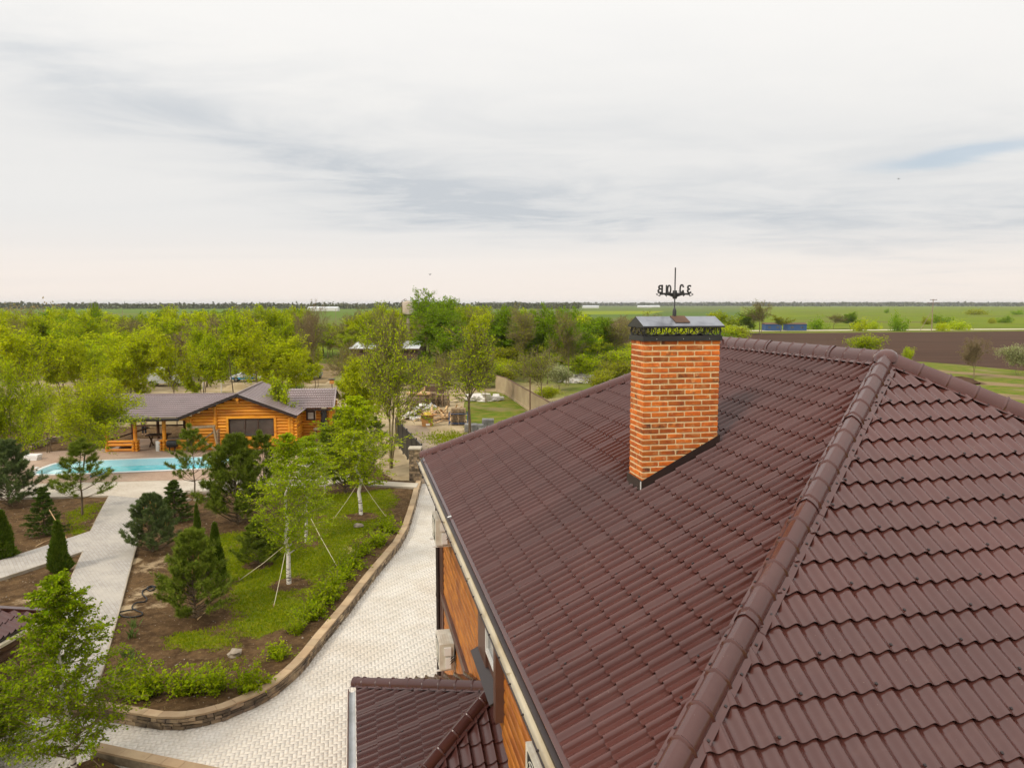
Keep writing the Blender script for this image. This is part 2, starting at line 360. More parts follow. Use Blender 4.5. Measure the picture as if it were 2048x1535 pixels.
tile_mat('path_paver', (.42, .39, .35), (.34, .31, .275), (.46, .415, .35), .2, .12, .9, (.30, .25, .2), .07)
tile_mat('deck_paver', (.40, .275, .195), (.34, .225, .155), (.45, .33, .24), .2, .1, .75, (.22, .15, .1), .06)
tile_mat('plaza_paver', (.52, .455, .37), (.46, .39, .30), (.56, .50, .41), .2, .1, .75, (.32, .26, .2), .06)
mat('capstone', (.45, .325, .19), (.37, .25, .14), rough=.85, scale=2, detail=7, tint=.16, bump=.2, bscale=25)
mat('wall_stone', (.30, .215, .125), (.13, .095, .065), rough=.85, scale=3.5, detail=6, tint=.55, bump=.4, bscale=20, c3=(.42, .32, .19))
mat('wall_core', (.16, .12, .075), (.22, .17, .11), rough=.95, scale=6)
mat('kerb', (.42, .36, .28), (.34, .28, .2), rough=.9, scale=2)
# --- pool
mat('pool_shell', (.72, .90, .93), (.62, .86, .91), rough=.25, scale=1.2)
mat('pool_rim', (.76, .78, .77), rough=.4)
def water_mat():
    m = bpy.data.materials.new('pool_water'); m.use_nodes = True; k = NT(m.node_tree); b = k.n['Principled BSDF']
    tc = k.new('ShaderNodeTexCoord'); v = tc.outputs['Object']
    col = k.mix(k.ramp(k.noise(k.vm('MULTIPLY', v, (1., 1., 1.)), .55, 5), .38, .62), (.06, .50, .57), (.28, .70, .74))
    k.put(b.inputs['Base Color'], col); b.inputs['Roughness'].default_value = .06
    bp = k.new('ShaderNodeBump'); bp.inputs['Strength'].default_value = .15; bp.inputs['Distance'].default_value = .02
    k.l.new(k.noise(v, 3.5, 3), bp.inputs['Height']); k.l.new(bp.outputs[0], b.inputs['Normal']); M['pool_water'] = m
water_mat()
mat('blue_hose', (.03, .17, .45), rough=.5)
# --- timber, junk, vehicles
mat('log_wood', (.78, .325, .016), (.62, .225, .011), rough=.5, scale=1.2, stretch=(1, 1, 7), tint=.13, detail=6, c3=(.48, .14, .010))
mat('log_end', (.62, .30, .07), (.5, .2, .04), rough=.7, scale=8)
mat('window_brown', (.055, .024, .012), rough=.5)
mat('weathered_wood', (.33, .235, .14), (.24, .165, .095), rough=.85, scale=3, stretch=(4, 4, 4), tint=.2)
mat('fresh_plank', (.60, .40, .20), (.48, .30, .14), rough=.8, scale=3, tint=.25)
mat('pallet_wood', (.36, .25, .14), (.26, .175, .095), rough=.85, scale=4, tint=.3)
mat('cardboard', (.44, .22, .07), (.38, .185, .06), rough=.85, scale=3)
mat('block_grey', (.20, .19, .18), (.26, .25, .235), rough=.9, scale=3, tint=.2)
mat('blue_paint', (.022, .065, .17), rough=.6)
mat('cyan_paint', (.02, .30, .55), (.04, .36, .6), rough=.4, scale=2)
mat('car_white', (.70, .71, .70), rough=.25, coat=.4)
mat('car_silver', (.42, .45, .47), rough=.3, metal=.3, coat=.4)
mat('car_blue', (.05, .32, .55), rough=.25, coat=.4)
mat('car_glass', (.03, .035, .04), rough=.05, spec=.8)
mat('brown_glass', (.085, .060, .050), (.05, .036, .03), rough=.08, spec=.6, scale=.7)
mat('tyre', (.015, .015, .015), rough=.8)
mat('rim_metal', (.3, .3, .3), rough=.35, metal=.7)
mat('lamp_lens', (.6, .6, .58), rough=.1)
mat('rust', (.09, .045, .025), (.14, .07, .035), rough=.8, scale=3)
mat('tank_paint', (.52, .46, .38), (.42, .33, .25), rough=.7, scale=.5, c3=(.28, .17, .10))
mat('shed_roof', (.70, .72, .72), (.58, .60, .62), rough=.35, scale=.3)
mat('shed_wall', (.13, .075, .045), (.09, .055, .035), rough=.8, scale=.6)
mat('tarp_white', (.70, .67, .62), (.55, .50, .44), rough=.7, scale=2)
mat('tarp_black', (.02, .02, .022), (.035, .035, .035), rough=.5, scale=2)
mat('foam_sheet', (.78, .77, .75), rough=.7)
mat('rock', (.34, .28, .21), (.24, .19, .14), rough=.9, scale=6, bump=.5, bscale=20)
mat('rope', (.62, .54, .36), rough=.9)
mat('pole_wood', (.34, .26, .18), (.26, .19, .13), rough=.9, scale=2)
mat('far_building', (.66, .64, .62), rough=.8)
mat('cloth_grey', (.42, .41, .40), rough=.9); mat('cloth_dark', (.03, .032, .04), rough=.9); mat('skin', (.45, .27, .19), rough=.6); mat('hair', (.03, .02, .015), rough=.7)
mat('bird', (.05, .05, .055), rough=.8)
# --- plants
def leaf_mat(name, c1, c2, var=.25, trans=.42):
    m = bpy.data.materials.new(name); m.use_nodes = True; k = NT(m.node_tree); k.n.clear()
    out = k.new('ShaderNodeOutputMaterial'); at = k.new('ShaderNodeAttribute', attribute_name='tint'); oi = k.new('ShaderNodeObjectInfo')
    col = k.mix(at.outputs['Fac'], c1, c2)
    f = k.m('ADD', 1 - var / 2, k.m('MULTIPLY', oi.outputs['Random'], var)); col = k.vm('SCALE', col, f)
    d = k.new('ShaderNodeBsdfDiffuse'); t = k.new('ShaderNodeBsdfTranslucent'); mx = k.new('ShaderNodeMixShader')
    k.put(d.inputs[0], col); k.put(t.inputs[0], k.mix(.4, col, (.30, .34, .02))); mx.inputs[0].default_value = trans
    k.l.new(d.outputs[0], mx.inputs[1]); k.l.new(t.outputs[0], mx.inputs[2]); k.l.new(mx.outputs[0], out.inputs[0]); M[name] = m
leaf_mat('leaf_yellow', (.42, .52, .004), (.62, .65, .008))
leaf_mat('leaf_lime', (.30, .43, .004), (.51, .57, .008))
leaf_mat('leaf_green', (.13, .27, .005), (.27, .40, .010))
leaf_mat('leaf_olive', (.25, .28, .010), (.38, .38, .016))
leaf_mat('leaf_bare', (.26, .185, .10), (.33, .24, .12))
leaf_mat('leaf_birch', (.20, .32, .005), (.40, .48, .010))
leaf_mat('leaf_birch_deep', (.12, .215, .004), (.33, .42, .010))
leaf_mat('leaf_shrub', (.17, .27, .005), (.36, .42, .010))
leaf_mat('leaf_white', (.30, .36, .12), (.54, .54, .32))
leaf_mat('needle_pine', (.095, .145, .014), (.20, .245, .030), trans=.1)
leaf_mat('needle_blue', (.075, .115, .040), (.15, .19, .065), trans=.1)
leaf_mat('needle_spruce', (.045, .085, .016), (.105, .15, .026), trans=.1)
leaf_mat('needle_bud', (.30, .17, .05), (.40, .24, .08), trans=.1)
leaf_mat('leaf_thuja', (.050, .095, .010), (.12, .17, .018), trans=.15)
leaf_mat('grass_blade', (.15, .23, .004), (.33, .35, .010), trans=.25)
leaf_mat('straw', (.20, .13, .06), (.42, .31, .16), trans=.1)
leaf_mat('iris_leaf', (.10, .17, .04), (.20, .26, .08), trans=.2)
leaf_mat('far_wood_leaf', (.060, .066, .030), (.095, .095, .036), trans=.1)
mat('bark', (.105, .070, .040), (.16, .115, .065), rough=.9, scale=6, stretch=(1, 1, .3))
mat('bark_olive', (.15, .115, .045), (.21, .165, .07), rough=.9, scale=4)
mat('twig_brown', (.23, .175, .09), (.18, .13, .065), rough=.9, scale=2)
def birch_bark():
    m = bpy.data.materials.new('birch_bark'); m.use_nodes = True; k = NT(m.node_tree); b = k.n['Principled BSDF']
    tc = k.new('ShaderNodeTexCoord'); v = tc.outputs['Object']; sx = k.new('ShaderNodeSeparateXYZ'); k.l.new(v, sx.inputs[0])
    n = k.noise(k.vm('MULTIPLY', v, (2., 2., 9.)), 1.6, 5, .6)
    low = k.ramp(sx.outputs[2], .1, 1.3, .10, 0.)
    k.put(b.inputs['Base Color'], k.mix(k.ramp(k.m('ADD', n, low), .60, .66), (.74, .69, .60), (.07, .05, .035))); b.inputs['Roughness'].default_value = .8; M['birch_bark'] = m
birch_bark()
# ---------------------------------------------------------------- the land
ZG = .34                                    # level of the paths, deck and plaza; the driveway lies at 0
BIG = 26000
struct(link('ground', np_mesh('ground', [(-BIG, -200, -.05), (BIG, -200, -.05), (BIG, BIG, -.05), (-BIG, BIG, -.05)], 4, [0, 1, 2, 3]), 'ground_mix'))
def gp(*pts, z=0.): return [G(x, y, z) for x, y in pts]
# fields on the right, from the roof back to the horizon
sheet('ploughed_field', 'ploughed', [G(1180, 672), G(1440, 667), G(2048, 662), G(2600, 658), G(2600, 790), G(2048, 741), G(1900, 727), G(1790, 719), G(1600, 700), G(1300, 700)], -.035)
sheet('meadow', 'meadow', [G(1480, 658.6), G(2600, 653), G(2600, 613), G(1480, 613)], -.03)
sheet('gravel_road', 'gravel_road', [G(1120, 661.8), G(1480, 660.3), G(2048, 656.8), G(2500, 654), G(2500, 655.6), G(2048, 658.6), G(1480, 662.0), G(1120, 663.5)], -.02)
sheet('grass_verge', 'yard_grass', [G(1440, 667), G(2048, 662), G(2600, 658), G(2500, 655.6), G(2048, 658.6), G(1480, 662)], -.026)
sheet('grass_strip', 'yard_grass', [G(1600, 700), G(1790, 719), G(1900, 727), G(2048, 741), G(2600, 790), G(2600, 1000), G(2048, 880), G(1700, 800), G(1500, 740)], -.03)
sheet('dirt_track', 'dirt_track', [G(1780, 731), G(1900, 741), G(2048, 752), G(2300, 772), G(2300, 779), G(2048, 758), G(1900, 746), G(1780, 735)], -.022)
sheet('dirt_track', 'dirt_track', [G(1860, 748), G(1960, 762), G(2048, 768), G(2300, 790), G(2300, 800), G(2048, 774), G(1950, 768), G(1860, 756)], -.022)
sheet('dirt_track', 'dirt_track', [G(1920, 780), G(2048, 790), G(2300, 812), G(2300, 828), G(2048, 800), G(1920, 787)], -.022)
# fields on the left and ahead
sheet('far_field', 'far_green', [G(-300, 627), G(900, 622), G(900, 616), G(-300, 616.5)], -.03)
sheet('rape_field', 'rape_field', [G(1120, 629), G(1300, 628), G(1330, 622), G(1150, 622)], -.03)
sheet('far_field', 'far_green', [G(640, 632), G(740, 632), G(740, 623.5), G(640, 623.5)], -.025)
# the yard behind the house
sheet('yard_lawn', 'yard_grass', [G(930, 800), G(1000, 792), G(1010, 787), G(1075, 830), G(1160, 880), G(1160, 950), G(1000, 905), G(955, 860), G(925, 830)], -.02)
sheet('sandy_yard', 'sand_soil', [G(640, 800), G(760, 790), G(930, 792), G(925, 830), G(960, 865), G(1010, 910), G(900, 990), G(780, 960), G(700, 870), G(655, 850)], -.026)
sheet('sandy_yard', 'sand_soil', [G(-60, 835), G(60, 745), G(330, 752), G(560, 752), G(660, 748), G(690, 790), G(660, 850), G(400, 850), G(160, 870)], -.03)
sheet('concrete_apron', 'concrete_brown', [G(803, 850), G(850, 850), G(893, 893), G(930, 930), G(925, 985), G(836, 985), G(838, 935)], -.012)
sheet('dirt_road', 'dirt_track', [G(590, 768), G(650, 766), G(690, 740), G(668, 728), G(600, 722), G(600, 727), G(640, 731), G(640, 745)], -.02)
# ---------------------------------------------------------------- garden outlines (photo pixels)
wall_px = [(842, 968), (836, 990), (832, 1007), (824, 1036), (814, 1067), (797, 1098), (774, 1126), (748, 1158), (722, 1192), (697, 1226), (669, 1260), (642, 1293), (621, 1321), (600, 1346), (578, 1367), (555, 1386), (533, 1401), (510, 1413), (478, 1427), (446, 1440), (404, 1451), (362, 1458), (317, 1457), (262, 1448), (200, 1437), (140, 1427), (60, 1414)]
WALL = [G(x, y, 0.) for x, y in wall_px]
pool_px = [(64, 947), (70, 950), (100, 950), (156, 948.5), (260, 944.5), (352, 940.5), (427, 937.5), (446, 932), (458, 925), (467, 919), (462, 915.5), (440, 914), (417, 914), (340, 916), (260, 918.7), (182, 922), (130, 924.7), (109, 927.5), (94, 933), (76, 940)]
POOL = [G(x, y, ZG) for x, y in pool_px]
for _ in range(2):                          # round the corners of the pool outline
    POOL = [q for i in range(len(POOL)) for q in (POOL[i] * .75 + POOL[(i + 1) % len(POOL)] * .25, POOL[i] * .25 + POOL[(i + 1) % len(POOL)] * .75)]
# garden terrain: soil with small relief, a step above the drive, sloping to the yard behind
x0, x1, y0, y1, dx = -62., -3.5, 14., 66., .2
nx, ny = int((x1 - x0) / dx) + 1, int((y1 - y0) / dx) + 1
gx, gy = np.meshgrid(np.linspace(x0, x1, nx), np.linspace(y0, y1, ny), indexing='ij')
gz = .245 + .09 * (fbm(gx, gy, 2.2, 3) - .5) + .085 * (fbm(gx, gy, .6, 9) - .5)
gz -= np.clip((gy - 60) / 5, 0, 1) * .30
bed = [p + A3(0, 0, 0) for p in WALL]
# inner line of the wall: the terrain ends under it
poly_g = [(p[0] - .12, p[1] + .06) for p in WALL] + [(-62, 20.5), (-62, 66), (-13, 66), (-11.5, 58), (-9.6, 50), (-6.6, 43.4)]
keepv = inside(np.stack([gx.ravel(), gy.ravel()], 1), poly_g) & ~inside(np.stack([gx.ravel(), gy.ravel()], 1), [(p[0], p[1]) for p in POOL])
lawn = [G(x, y, .3) for x, y in [(395, 1085), (440, 1065), (500, 1060), (640, 985), (700, 985), (770, 975), (795, 1000), (790, 1035), (740, 1062), (700, 1095), (668, 1140), (632, 1190), (590, 1245), (545, 1275), (470, 1292), (400, 1296), (330, 1298), (325, 1262), (420, 1245), (455, 1190)]]
lawn2 = [G(x, y, .3) for x, y in [(350, 1335), (410, 1310), (520, 1300), (540, 1322), (440, 1345), (370, 1352)]]
lawn3 = [G(x, y, .3) for x, y in [(110, 1030), (215, 992), (196, 1030), (185, 1060), (130, 1072)]]
lawn4 = [G(x, y, .3) for x, y in [(0, 1200), (60, 1175), (130, 1150), (120, 1190), (60, 1215)]]
XY = np.stack([gx.ravel(), gy.ravel()], 1)
def soft(poly):
    m = np.zeros(len(XY))
    for ox, oy in ((0, 0), (.5, 0), (-.5, 0), (0, .5), (0, -.5), (.3, .3), (-.3, -.3)): m += inside(XY + A3(ox, oy), poly)
    return m / 7
grassm = np.clip(soft(lawn) + .45 * soft(lawn2) + .8 * soft(lawn3) + .5 * soft(lawn4), 0, 1) * np.clip(-.05 + 1.6 * fbm(gx, gy, 1.5, 21).ravel(), 0, 1.1)
for (cx_, cy_), rr in [((578, 1166), .75), ((612, 1083), .6), ((722, 1030), .85), ((517, 1127), .7), ((390, 1236), 1.0)]:
    c = G(cx_, cy_, .3); grassm *= np.clip((np.hypot(XY[:, 0] - c[0], XY[:, 1] - c[1]) - rr * .6) / (rr * .5), 0, 1)
sandm = np.zeros(len(XY))
for px_, py_, rr, a in [(300, 1130, 1.0, .62), (330, 1115, .8, .6), (285, 1185, .9, .62), (310, 1205, .8, .55), (250, 1215, .45, .9), (262, 1120, .5, .9), (690, 1098, .55, 1.), (205, 1040, .5, .9), (192, 1062, .4, .8), (100, 1170, 1.0, .65), (70, 1195, .9, .62), (140, 1130, .7, .65), (430, 1030, .7, .5), (470, 1320, 1.6, .3), (690, 1160, 1., .2)]:
    c = G(px_, py_, .3); sandm = np.maximum(sandm, a * np.exp(-(((XY[:, 0] - c[0]) / rr) ** 2 + ((XY[:, 1] - c[1]) / rr / 1.4) ** 2)))
idx = -np.ones(nx * ny, int); idx[keepv] = np.arange(keepv.sum())
q = np.arange(nx * ny).reshape(nx, ny); quads = np.stack([q[:-1, :-1], q[1:, :-1], q[1:, 1:], q[:-1, 1:]], -1).reshape(-1, 4)
quads = quads[keepv[quads].all(1)]
me = np_mesh('garden_ground', np.stack([gx.ravel(), gy.ravel(), gz.ravel()], 1)[keepv], 4, idx[quads].ravel(), grassm[keepv], True)
at = me.attributes.new('sand', 'FLOAT', 'POINT'); at.data.foreach_set('value', sandm[keepv].astype(np.float32))
struct(link('garden_ground', me, 'garden_soil'))
def soil_z(x, y):
    i = int(round((x - x0) / dx)); j = int(round((y - y0) / dx))
    return float(gz[min(max(i, 0), nx - 1), min(max(j, 0), ny - 1)])
def slab(name, mat_, pts, z, th, hole=None):
    """paved area: sheet with a kerb-like edge"""
    o = sheet(name, mat_, pts, z, hole=hole)
    mb = MB(); n = len(pts)
    ar = sum(pts[i][0] * pts[(i + 1) % n][1] - pts[(i + 1) % n][0] * pts[i][1] for i in range(n))
    for i in range(n):
        a, b = A3(pts[i][0], pts[i][1], z - th / 2 - .003), A3(pts[(i + 1) % n][0], pts[(i + 1) % n][1], z - th / 2 - .003)
        if np.linalg.norm(b - a) > .05: mb.bar(a, b, .08, th)
    mb.build('kerb', 'kerb', o)
    return o
pz = lambda l: [G(x, y, ZG) for x, y in l]
# paved areas of the garden
slab('garden_path', 'path_paver', pz([(219, 990), (313, 999), (300, 1018), (284, 1040), (273, 1086), (262, 1124), (235, 1226), (207, 1326), (180, 1400), (90, 1400), (142, 1157), (167, 1101), (0, 1155), (-120, 1195), (-120, 1162), (0, 1120), (182, 1061), (198, 1028)]), ZG, .16)
slab('pool_plaza', 'plaza_paver', pz([(-200, 997), (0, 995.5), (219, 990), (313, 999), (365, 984), (417, 981), (520, 977), (646, 971), (700, 958), (640, 958), (470, 958), (339, 960), (52, 967), (-200, 970)]), ZG - .006, .16)
slab('pool_deck', 'deck_paver', pz([(-200, 970), (52, 967), (339, 960), (470, 958), (590, 956), (600, 893), (380, 893), (200, 897), (60, 905), (-60, 925)]), ZG + .004, .16, hole=POOL)
slab('concrete_terrace', 'concrete', pz([(590, 956), (640, 956), (700, 957), (694, 905), (690, 868), (630, 868), (600, 880), (600, 893)]), ZG + .0, .16)
slab('garden_walkway', 'concrete', pz([(740, 961), (836, 966), (832, 974), (735, 969)]), ZG + .012, .16)
# ---------------------------------------------------------------- the drive of herringbone pavers
AL = math.radians(-11.70)
a1 = A3(math.sin(AL), math.cos(AL), 0); a2 = A3(math.cos(AL), -math.sin(AL), 0); ez = A3(0, 0, 1)
drive_poly = [(p[0] + .02, p[1]) for p in WALL] + [(-21, 19.5), (-21, 12.5), (-10.4, 14.6), (-8.4, 13.6), (-4, 12.0), (-4, 9.5), (1.2, 9.5), (.1, 13.0), (-3.0, 43.3), (-4.6, 44.0)]
struct(sheet('driveway', 'paver_bed', [A3(*p, 0) for p in drive_poly], -.0005))
drive = bpy.data.objects['driveway']
PW = .1
o0 = A3(-6, 15, 0)
ii, jj = np.meshgrid(np.arange(-160, 120), np.arange(-80, 330), indexing='ij')
d = (ii - jj) % 4
cen = []
for res, horiz in ((0, True), (3, False)):
    s_ = d == res
    cx_ = ii[s_] + (1. if horiz else .5); cy_ = jj[s_] + (.5 if horiz else 1.)
    P = o0[None, :2] + PW * (cx_[:, None] * a2[None, :2] + cy_[:, None] * a1[None, :2])
    cen.append(np.c_[P, np.full(len(P), 1. if horiz else 0.)])
cen = np.concatenate(cen); cen = cen[inside(cen[:, :2], drive_poly)]
pix = proj(np.c_[cen[:, :2], np.zeros(len(cen))])
vis = (pix[:, 0] > -30) & (pix[:, 0] < 1100) & (pix[:, 1] < 1580)
cen = cen[vis]; pix = pix[vis]
roofmask = inside(pix, [(700, 1360), (985, 1370), (1100, 1600), (695, 1600)])
dist = np.hypot(cen[:, 0], cen[:, 1]) + 100 * roofmask + 100 * ((pix[:, 1] > 1535) | (pix[:, 0] < 255))
order = np.argsort(dist); near, rest = order[:300], order[300:]
def paver_verts(h, g=.0018):
    L, Wd = (PW - g, PW / 2 - g) if h else (PW / 2 - g, PW - g)
    c = .0025
    b = [(-L, -Wd, -.012), (L, -Wd, -.012), (L, Wd, -.012), (-L, Wd, -.012), (-L + c, -Wd + c, 0), (L - c, -Wd + c, 0), (L - c, Wd - c, 0), (-L + c, Wd - c, 0)]
    return np.array([x * a2 + y * a1 + z * ez for x, y, z in b])
PF = np.array([(4, 5, 6, 7), (0, 1, 5, 4), (1, 2, 6, 5), (2, 3, 7, 6), (3, 0, 4, 7)])
pv = {h: paver_verts(h) for h in (True, False)}
Vs = np.concatenate([pv[bool(c[2])] + A3(c[0], c[1], .004 + nr.normal(0, .0012)) for c in cen[rest]])
Fs = (PF.ravel()[None] + 8 * np.arange(len(rest))[:, None]).ravel()
blotch = fbm(cen[:, 0], cen[:, 1], 1.3, 5)
wd = np.min(np.hypot(cen[:, None, 0] - np.array(WALL)[None, :, 0], cen[:, None, 1] - np.array(WALL)[None, :, 1]), 1)
tn = np.clip(nr.random(len(cen)) * .75 + (blotch - .5) * 1.1 + .15 - .5 * np.exp(-wd / .35) * (blotch > .35), 0, 1)
struct(link('paver_field', np_mesh('paver_field', Vs, 4, Fs, np.repeat(tn[rest], 8)), 'paver', drive), 'stuff')
pm = {}
for h in (True, False):
    for t in range(7): pm[h, t] = np_mesh('paver', pv[h], 4, PF.ravel(), np.full(8, t / 6))
for i in near:
    h = bool(cen[i, 2]); link('paver', pm[h, int(tn[i] * 6.99)], 'paver', drive, (cen[i, 0], cen[i, 1], .004 + nr.normal(0, .0012)))
# ---------------------------------------------------------------- stone retaining walls
def stone_wall(name, label, pts, cat, top=.28, thick=.21, side=1, limit=300, group=None):
    t = thing(name, label, cat, (pts[len(pts) // 2][0], pts[len(pts) // 2][1], 0), group)
    core = MB(); P = [np.asarray(p, float) * A3(1, 1, 0) for p in pts]
    nrm = []
    for i in range(len(P)):
        dd = unit(P[min(i + 1, len(P) - 1)] - P[max(i - 1, 0)]); nrm.append(side * A3(dd[1], -dd[0], 0))
    V = []; Fc = []
    for p, n in zip(P, nrm): V += [p + n * .02 + A3(0, 0, -.05), p + n * thick + A3(0, 0, -.05), p + n * thick + A3(0, 0, top), p + n * .02 + A3(0, 0, top)]
    for i in range(len(P) - 1):
        for k in range(4): Fc.append((4 * i + k, 4 * i + (k + 1) % 4, 4 * i + 4 + (k + 1) % 4, 4 * i + 4 + k))
    core.add(V, Fc + [(0, 3, 2, 1), (4 * len(P) - 4, 4 * len(P) - 3, 4 * len(P) - 2, 4 * len(P) - 1)]); core.build('core', 'wall_core', t)
    seg = np.array([np.linalg.norm(P[i + 1] - P[i]) for i in range(len(P) - 1)]); cum = np.r_[0, np.cumsum(seg)]
    def along(s):
        i = min(int(np.searchsorted(cum, s, 'right')) - 1, len(P) - 2); f = (s - cum[i]) / seg[i]
        return P[i] + f * (P[i + 1] - P[i]), unit((1 - f) * nrm[i] + f * nrm[i + 1]), unit(P[i + 1] - P[i])
    s = 0
    while s < cum[-1] - .2:                                         # cap stones
        L = min(rnd.uniform(.42, .8), cum[-1] - s); mb = MB(); tn_ = rnd.random(); m_ = 3
        prev = None; V = []
        for k in range(m_ + 1):
            p, n, _ = along(s + .004 + (L - .008) * k / m_); dz = rnd.uniform(-.004, .004) if k in (0, m_) else 0
            V += [p - n * .03 + ez * (top + .002), p + n * (thick + .03) + ez * (top + .002), p + n * (thick + .03) + ez * (top + .055 + dz), p - n * .03 + ez * (top + .055 + dz)]
        Fc = [(0, 3, 2, 1), (4 * m_, 4 * m_ + 1, 4 * m_ + 2, 4 * m_ + 3)] + [(4 * i + k, 4 * i + (k + 1) % 4, 4 * i + 4 + (k + 1) % 4, 4 * i + 4 + k) for i in range(m_) for k in range(4)]
        mb.add(V, Fc, tn_); mb.build('capstone', 'capstone', t); s += L
    stones = []
    z = .0; hs = [top * .36, top * .30, top * .33]
    for row in range(3):
        s = rnd.uniform(-.1, .05)
        while s < cum[-1]:
            L = rnd.uniform(.16, .48); a, b = max(s, 0), min(s + L, cum[-1])
            if b - a > .06:
                p, n, dd = along((a + b) / 2); hh = hs[row] * rnd.uniform(.78, 1.)
                stones.append((np.linalg.norm(p), p - n * rnd.uniform(.0, .018) + ez * (z + hs[row] / 2), (b - a) / 2 - .008, .035, hh / 2 - .004, dd, n))
            s += L
        z += hs[row]
    stones.sort(key=lambda q: q[0]); rest_ = MB()
    for i, (_, c, hx, hy, hz, dd, n) in enumerate(stones):
        mb = MB() if i < limit else rest_
        mb.box(c, hx, hy, hz, dd, n, ez, jit=.012)
        if i < limit: mb.build('stone', 'wall_stone', t)
    if len(stones) > limit: struct(rest_.build('stone_facing', 'wall_stone', t), 'stuff')
    return t
rw = stone_wall('retaining_wall', 'long curved rubble stone wall with tan capstones edging the lawn bed', WALL, 'wall', side=-1 if False else 1)
nearw = [G(200, 1508), G(250, 1519), G(310, 1532), G(380, 1547), G(470, 1566)]
stone_wall('low_wall', 'short low wall with tan capstones at the near edge of the drive', nearw, 'wall', top=.22, side=1, limit=60)
struct(sheet('flower_bed', 'garden_soil', [A3(-12.2, 14.0, 0), A3(-9.35, 16.45, 0), A3(-7.3, 15.3, 0), A3(-5.5, 13.0, 0), A3(-9, 11.0, 0)], .15))
# ---------------------------------------------------------------- the big house
HS = .84
RB = A3(6.363, 13.082, -1) * HS + C0                 # near end of the ridge
RL, T1, T2, DROP = 5.738 * HS, .534, .613, 3.055
RUN1, RUN2 = DROP / T1, DROP / T2
RA = RB + a1 * RL
EV = RB - a2 * RUN1 - a1 * RUN2 - ez * DROP          # near left eave corner
LU = RL + 2 * RUN2; WU = 2 * RUN1
def hp(u, out, z):
    """house place: u along the eave from the near corner, out from the eave edge to the left, z height"""
    p = EV + a1 * u - a2 * out; return A3(p[0], p[1], z)
house = thing('house', 'large two-storey house with brown hip roof of metal tiles and wood-look siding', 'house', (EV + a1 * 7 + a2 * 5) * A3(1, 1, 0))
roof = MB().box(RB + a1 * RL / 2 - ez * .35, .05, RL / 2, .05, a2, a1, ez).build('roof', 'roof_paint', house)
WX = np.array([0, .06, .14, .24, .34, .44, .54, .63, .71, .78, .84, .90, .95]); WZ = np.array([.04, .0, .0, .02, .07, .16, .30, .48, .69, .88, 1., .88, .45])
WV, CR, STEP, WH, SCAL = .1833, .35, .026, .055, .016
WXS = np.linspace(0, 1, 14)[:-1]; WZS = np.abs(np.cos(np.pi * WXS)) ** 2.2
def tiled_slope(parent, mat_, org, ud, sd_, Lu, S, runL, runR, name='roof_sheet', detail=1, sym=False, wv=WV, cr=CR, z0=.0, screws=None, sheet_w=6):
    ud, sd_ = unit(ud), unit(sd_); n = np.cross(ud, sd_)
    if n[2] < 0: n = -n
    nw = int(math.ceil(Lu / wv)); nc = int(math.ceil(S / cr))
    wx_, wz_, wh_, scal_, st_ = (WXS, WZS, .047, .006, .034) if sym else (WX, WZ, WH, SCAL, STEP)
    for w0 in range(0, nw, sheet_w):
        w1 = min(w0 + sheet_w, nw)
        ua, ub = w0 * wv, w1 * wv
        smax = S
        if runL > 0: smax = min(smax, ub / runL * S)
        if runR > 0: smax = min(smax, (Lu - ua) / runR * S)
        if smax <= 0: continue
        us, hz = [], []
        for w in range(w0, w1):
            us += list((w + wx_[::detail]) * wv); hz += list(wz_[::detail])
        us.append(w1 * wv + .012); hz.append(wz_[0]); us = np.array(us); hz = np.array(hz) * wh_
        ss, st = [], []
        for c in range(min(nc, int(smax / cr) + 1)):
            ss += [c * cr, c * cr + .012, (c + 1) * cr + (.034 if sym else .022)]; st += [st_, st_ * .97, 0.]
        ss = np.array(ss); st = np.array(st)
        lift = .0015 * ((w0 // sheet_w) % 2) + .001 * rnd.random()
        U, Sg = np.meshgrid(us, ss, indexing='ij'); Sg = Sg - scal_ * (1 - hz[:, None] / wh_) + scal_ * .5; Z = hz[:, None] + st[None, :] + z0 + lift
        V = org + U[..., None] * ud + Sg[..., None] * sd_ + Z[..., None] * n
        a_, b_ = U.shape; q = np.arange(a_ * b_).reshape(a_, b_)
        Fq = np.stack([q[:-1, :-1], q[1:, :-1], q[1:, 1:], q[:-1, 1:]], -1).reshape(-1, 4)
        me = np_mesh(name, V.reshape(-1, 3) - root_loc(parent), 4, Fq.ravel(), np.full(a_ * b_, rnd.random()))
        bm = bmesh.new(); bm.from_mesh(me); o_ = org - root_loc(parent)
        def cut(p, nn): bmesh.ops.bisect_plane(bm, geom=bm.verts[:] + bm.edges[:] + bm.faces[:], plane_co=Vector(p), plane_no=Vector(nn), clear_outer=True, dist=1e-5)
        if runL > 0:
            dl = unit(ud * runL + sd_ * S); cut(o_, -np.cross(n, dl) if np.cross(n, dl) @ ud > 0 else np.cross(n, dl))
        else: cut(o_, -ud)
        oR = o_ + ud * Lu
        if runR > 0:
            dr = unit(-ud * runR + sd_ * S); m_ = np.cross(n, dr); cut(oR, m_ if m_ @ ud > 0 else -m_)
        else: cut(oR, ud)
        cut(o_ + sd_ * S, sd_)
        if len(bm.faces):
            bm.to_mesh(me); shade(me, 38); link(name, me, mat_, parent)
        bm.free()
        if screws is not None:
            for c in range(nc):
                for w in range(w0, w1):
                    if (w + c * 2) % 4 in (0,) and rnd.random() < .8:
                        u, s = (w + (.5 if sym else .22)) * wv, c * cr + rnd.uniform(.05, .075)
                        if u > s * runL / S + .25 and u < Lu - s * runR / S - .25 and s < S - .25:
                            screws.box(org + u * ud + s * sd_ + n * (wh_ * .04 + st_ + .004), .011, .011, .005, ud, sd_, n)
scr = MB()
